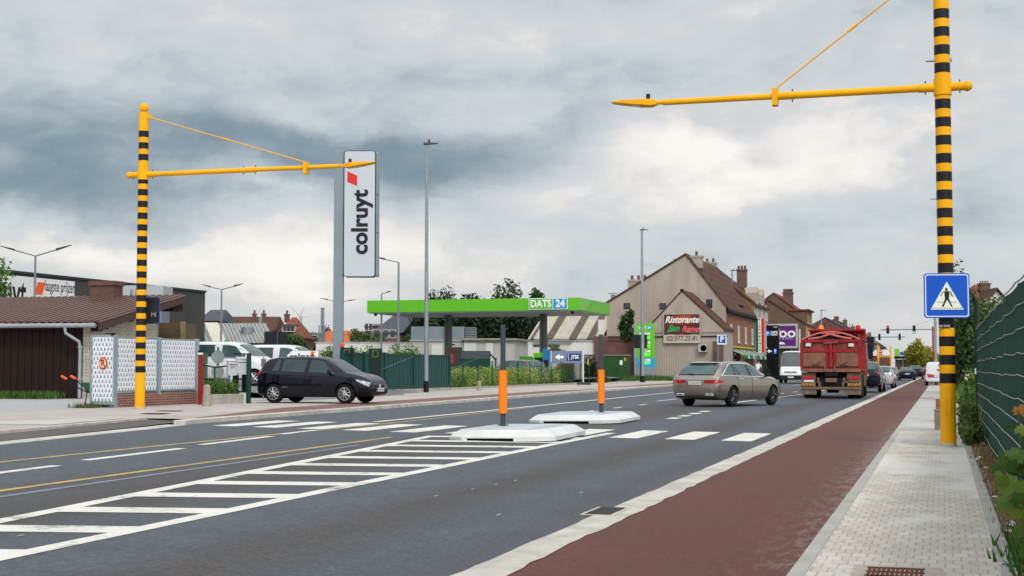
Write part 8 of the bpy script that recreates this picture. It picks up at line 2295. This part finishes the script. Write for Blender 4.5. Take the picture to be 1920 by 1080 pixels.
def crumple(name, label, px, py, rx_, ry_, hh_, mat, seed, cat='litter'):
    r = random.Random(seed); c = az_(px, py, .01); m = MB(); n = 9
    vs = [(0, 0, hh_)]; 
    for k, (f, z) in enumerate(((.5, hh_ * .8), (1, .01))):
        for i in range(n): a = i * 6.2832 / n; q = f * r.uniform(.65, 1.15); vs.append((math.cos(a) * rx_ * q, math.sin(a) * ry_ * q, z * r.uniform(.6, 1.2)))
    fs = [(0, 1 + i, 1 + (i + 1) % n) for i in range(n)] + [(1 + i, 1 + n + i, 1 + n + (i + 1) % n, 1 + (i + 1) % n) for i in range(n)]
    m.add(vs, fs); o = m.build(name, mat); o.location = (c.x, c.y, c.z); return tag(o, label, cat, 'litter along the fence foot')
crumple('crumpled_paper', 'white crumpled paper by the fence foot nearest the yellow pole', 1838, 862, .09, .35, .05, PAPR, 1); crumple('crumpled_paper', 'second white crumpled paper a little nearer than the one by the pole', 1850, 880, .06, .25, .04, PAPR, 2)
crumple('torn_paper', 'flat white scrap on the dry grass in mid fence', 1868, 933, .04, .10, .02, PAPR, 3); crumple('torn_paper', 'white torn card beside the near kerb, upper of two', 1898, 985, .05, .13, .04, PAPR, 4); crumple('torn_paper', 'white torn card beside the near kerb, lower of two', 1892, 999, .055, .05, .03, PAPR, 5)
crumple('crushed_can', 'small black crushed can on the pavement edge', 1846, 905, .03, .08, .04, BLK_, 6)
c = az_(1893, 1061, .03)
t = thing('plastic_bottle', 'small green plastic bottle with a white cap on the near kerb', 'bottle', (c.x, c.y, .04), rad(-8)); t.scale = (.55, .55, .55); MB().lathe([(.012, -.09), (.014, -.06), (.022, -.03), (.022, .09), (.015, .1)], 12, axis='x').build('bottle', PET, t, smooth=True); MB().lathe([(.015, -.115), (.015, -.09)], 10, axis='x').build('cap', PAPR, t)
c = ad_(1813, 690, 28.5)
bush('wild_shrub', 'wild green shrub with pale seed heads between the yellow pole and the fence end', 'bush', (.45, 28.3, .01), .24, .7, .86, 3400, .035, LEAFB, 71, k=14)
bush('leafy_weed', 'low leafy weed in front of the wild shrub at the fence foot', 'bush', (.47, 26.0, .01), .22, .5, .36, 1600, .05, LEAFB, 72)
gpatch('seed_grass', lambda n: np.c_[.58 + .05 * g.normal(size=n), 28.8 + .7 * g.normal(size=n), np.full(n, .01)], 300, .62, .006, LEAFV)
gpatch('tall_grass', lambda n: np.c_[.62 + .9 * g.random(n), 44 + 6 * g.random(n), np.full(n, .01)], 4200, .6, .018, LEAFB)
c = ad_(1822, 690, 40); bush('climbing_plant', 'bright leafy climber growing at the far end of the green fence', 'bush', (c.x, c.y, .0), .24, .5, 1.45, 2000, .06, LEAFB, 73)
# boxes behind the yellow pole
c = ad_(1754, 690, 31); t = thing('junction_box', 'grey-brown concrete junction box peeking out left of the right yellow pole', 'box', (c.x + .02, c.y, 0)); MB().box(-.06, .22, -.1, .1, 0, hz(770, 31)).build('housing', STONE, t, bevel=.01); MB().box(-.07, .23, -.11, .11, hz(770, 31), hz(770, 31) + .03).build('lid', STONE, t)
c = ad_(1757, 690, 36); t = thing('brick_pier', 'small reddish brick pier showing above the junction box beside the yellow pole', 'pier', (c.x, c.y, 0)); MB().box(-.05, .3, -.15, .15, 0, hz(748, 36)).build('pier', REDB, t); MB().box(-.06, .31, -.16, .16, hz(748, 36), hz(748, 36) + .03).build('cap', CONC, t)
# trees and house behind the fence
for k, (px, d, H_, rx_, rz_, mt, n, l) in enumerate([(1812, 78, hz(566, 78), 1.5, 3.2, LEAFD, 5200, 'dark tree behind the blue pedestrian sign, left of the fence end'), (1838, 60, hz(556, 60), 1.45, 2.6, LEAF, 6500, 'dense green tree right behind the fence end'), (1858, 70, hz(562, 70), 1.6, 3.0, LEAFAUT, 5200, 'olive-green tree behind the fence below the chimney house'), (1885, 62, hz(575, 62), 1.7, 2.8, LEAF, 4000, 'green tree behind the fence near the right edge')]):
    c = ad_(px, 690, d); tree('hedgerow_tree', l, 'tree', (c.x, c.y, 0), H_, rx_, rz_, n, .13, mt, 111 + k, .12, 16, 'trees behind the green fence')
c = ad_(1800, 690, 72); t = tree('feathery_tree', 'thin feathery tree top rising above the blue pedestrian sign', 'tree', (c.x, c.y, 0), hz(486, 72), .62, 2.0, 420, .10, LEAFAUT, 120, .06, 12, sparse=.1)
dH = 125; c = ad_(1826, 690, dH); s_ = FPX / dH; X = lambda px: (px - 1826) / s_; z = lambda py: hz(py, dH)
t = thing('house', 'white-gabled house with a steep brown-red roof and a four-pot brick chimney on the right', 'house', (c.x, c.y, 0), YAW)
MB().box(X(1838), X(1895), 0, 9, -.1, z(575)).build('wall', RENDL, t)
MB().prism([(X(1850), z(590)), (X(1876), z(590)), (X(1876), z(562)), (X(1862), z(546)), (X(1850), z(560))], 'y', -1.2, -.003).build('white_gable', FRAMEW, t)
MB().add([(X(1830), -.4, z(574)), (X(1900), -.4, z(574)), (X(1900), 9.4, z(574)), (X(1830), 9.4, z(574)), (X(1860), 4.5, z(528)), (X(1872), 4.5, z(528))], [(0, 1, 5, 4), (1, 2, 5), (2, 3, 4, 5), (3, 0, 4), (3, 2, 1, 0)]).build('roof', TILER, t)
MB().prism([(X(1846), z(563)), (X(1862), z(544)), (X(1879), z(563)), (X(1879), z(559.5)), (X(1862), z(540.5)), (X(1846), z(559.5))], 'y', -1.5, 3.5).build('gable_roof', TILE, t)
chimney(t, X(1868), 2.8, z(560), z(527), .85, .8, BROWNB, 0)
for k in range(4): MB().tube([(X(1861.5 + k * 4.2), 2.8, z(527)), (X(1861.5 + k * 4.2), 2.8, z(522.5))], .06, 8).build('chimney_pot', DKRED, t)
STREETL = leafmat('leaf_street_yellow', (.09, .10, .008), (.24, .24, .02), (.42, .38, .05), .3)
# far street trees on the right
for k, (px, ptop, d, r_, l) in enumerate([(1722, 633, 230, 1.7, 'tall yellow-green street tree at the end of the road'), (1736, 652, 240, 2.3, 'lower yellow-green street tree right of the tall one'), (1712, 650, 235, 1.6, 'yellow-green street tree left of the tall one'), (1747, 662, 250, 1.8, 'low yellow-green tree beside the traffic light mast')]):
    c = ad_(px, 690, d); H_ = hz(ptop, d); tree('street_tree', l, 'tree', (c.x, c.y, 0), H_, r_, H_ * .42, 2400, .23, STREETL, 131 + k, .1, 12, 'yellow-green street trees')
# bus shelter like dark kiosk far on the road
c = ad_(1713, 690, 240); t = thing('bus_shelter', 'low dark roofed shelter with glazed sides at the far end of the street', 'shelter', (c.x - .5, c.y, 0)); MB().box(-2.6, 2.6, -1, 1, 2.9, 3.35).build('roof', DARKM, t, bevel=.05); m = MB()
for i in range(5): m.box(-2.5 + i * 1.22, -2.38 + i * 1.22, -.9, -.8, 0, 2.9)
m.build('post', GALVD, t); MB().box(-2.5, 2.5, .7, .75, .2, 2.8).build('glazing', pm('shelter_tint', (.22, .13, .11), .3, 0, .5, 2), t)

# person walking past the restaurant
SKIN = pm('skin', (.45, .27, .19), .6, 0, .08); SHIRT = pm('white_shirt', (.62, .65, .70), .8, 0, .1, 8); JEAN = pm('blue_jeans', (.05, .09, .20), .8, 0, .2, 10); HAIR = pm('dark_hair', (.03, .02, .015), .7, 0, .2)
c = ad_(1420.5, 690, 113); hh_ = 1.75
t = thing('person', 'person in a white shirt and blue jeans bending forward on the pavement by the restaurant', 'person', (c.x, c.y, .22), YAW + rad(70))
def skin(name, verts, edges, radii, mat, parent, sub=2):
    me = bpy.data.meshes.new(name); me.from_pydata(verts, edges, []); o = bpy.data.objects.new(name, me); COL.objects.link(o)
    o.modifiers.new('skin', 'SKIN'); 
    if not me.skin_vertices: 
        bm = bmesh.new(); bm.from_mesh(me); bm.verts.layers.skin.verify(); bm.to_mesh(me); bm.free()
    for i, r in enumerate(radii): me.skin_vertices[0].data[i].radius = (r, r); me.skin_vertices[0].data[i].use_root = (i == 0)
    s2 = o.modifiers.new('sub', 'SUBSURF'); s2.levels = sub; s2.render_levels = sub
    m2 = bpy.data.meshes.new_from_object(o.evaluated_get(bpy.context.evaluated_depsgraph_get())); o.modifiers.clear(); o.data = m2
    m2.materials.clear(); m2.materials.append(mat); m2.polygons.foreach_set('use_smooth', [True] * len(m2.polygons)); o.parent = parent
    return o
V = [(0, 0, .92), (.06, 0, 1.10), (.20, 0, 1.30), (.30, 0, 1.42), (.37, 0, 1.48), (.44, 0, 1.56), (.46, 0, 1.66), (0, .10, .88), (.10, .11, .48), (-.02, .11, .08), (.14, .11, .03), (0, -.10, .88), (-.06, -.11, .48), (-.26, -.11, .12), (-.13, -.11, .03), (.28, .19, 1.38), (.38, .24, 1.12), (.52, .20, .92), (.57, .20, .86), (.28, -.19, 1.38), (.34, -.24, 1.12), (.50, -.20, .94), (.55, -.2, .88)]
E_ = [(0, 1), (1, 2), (2, 3), (3, 4), (4, 5), (5, 6), (0, 7), (7, 8), (8, 9), (9, 10), (0, 11), (11, 12), (12, 13), (13, 14), (3, 15), (15, 16), (16, 17), (17, 18), (3, 19), (19, 20), (20, 21), (21, 22)]
R_ = [.14, .135, .15, .12, .06, .085, .08, .10, .07, .05, .04, .10, .07, .05, .04, .065, .05, .038, .035, .065, .05, .038, .035]
skin('body', V, E_, R_, SKIN, t)
skin('shirt', [(0.0, 0, .90), (.06, 0, 1.10), (.20, 0, 1.30), (.30, 0, 1.41), (.28, .19, 1.38), (.36, .24, 1.16), (.28, -.19, 1.38), (.33, -.24, 1.16)], [(0, 1), (1, 2), (2, 3), (3, 4), (4, 5), (3, 6), (6, 7)], [.155, .15, .165, .13, .08, .065, .08, .065], SHIRT, t)
skin('trousers', [(0, 0, .95), (0, .10, .88), (.10, .11, .48), (-.02, .11, .09), (0, -.10, .88), (-.06, -.11, .48), (-.26, -.11, .13)], [(0, 1), (1, 2), (2, 3), (0, 4), (4, 5), (5, 6)], [.152, .115, .085, .07, .115, .085, .07], JEAN, t)
MB().lathe([(.001, .11), (.06, .09), (.098, .03), (.095, -.03)], 14, c=(.45, 0, 1.64)).build('hair', HAIR, t, smooth=True)
m = MB()
for sd in (-1, 1): m.lathe([(.001, .012), (.012, .006), (.012, 0)], 8, c=(.535, sd * .032, 1.62), axis='x')
m.box(.53, .56, -.014, .014, 1.58, 1.61).box(.53, .542, -.028, .028, 1.545, 1.553).build('face', HAIR, t)
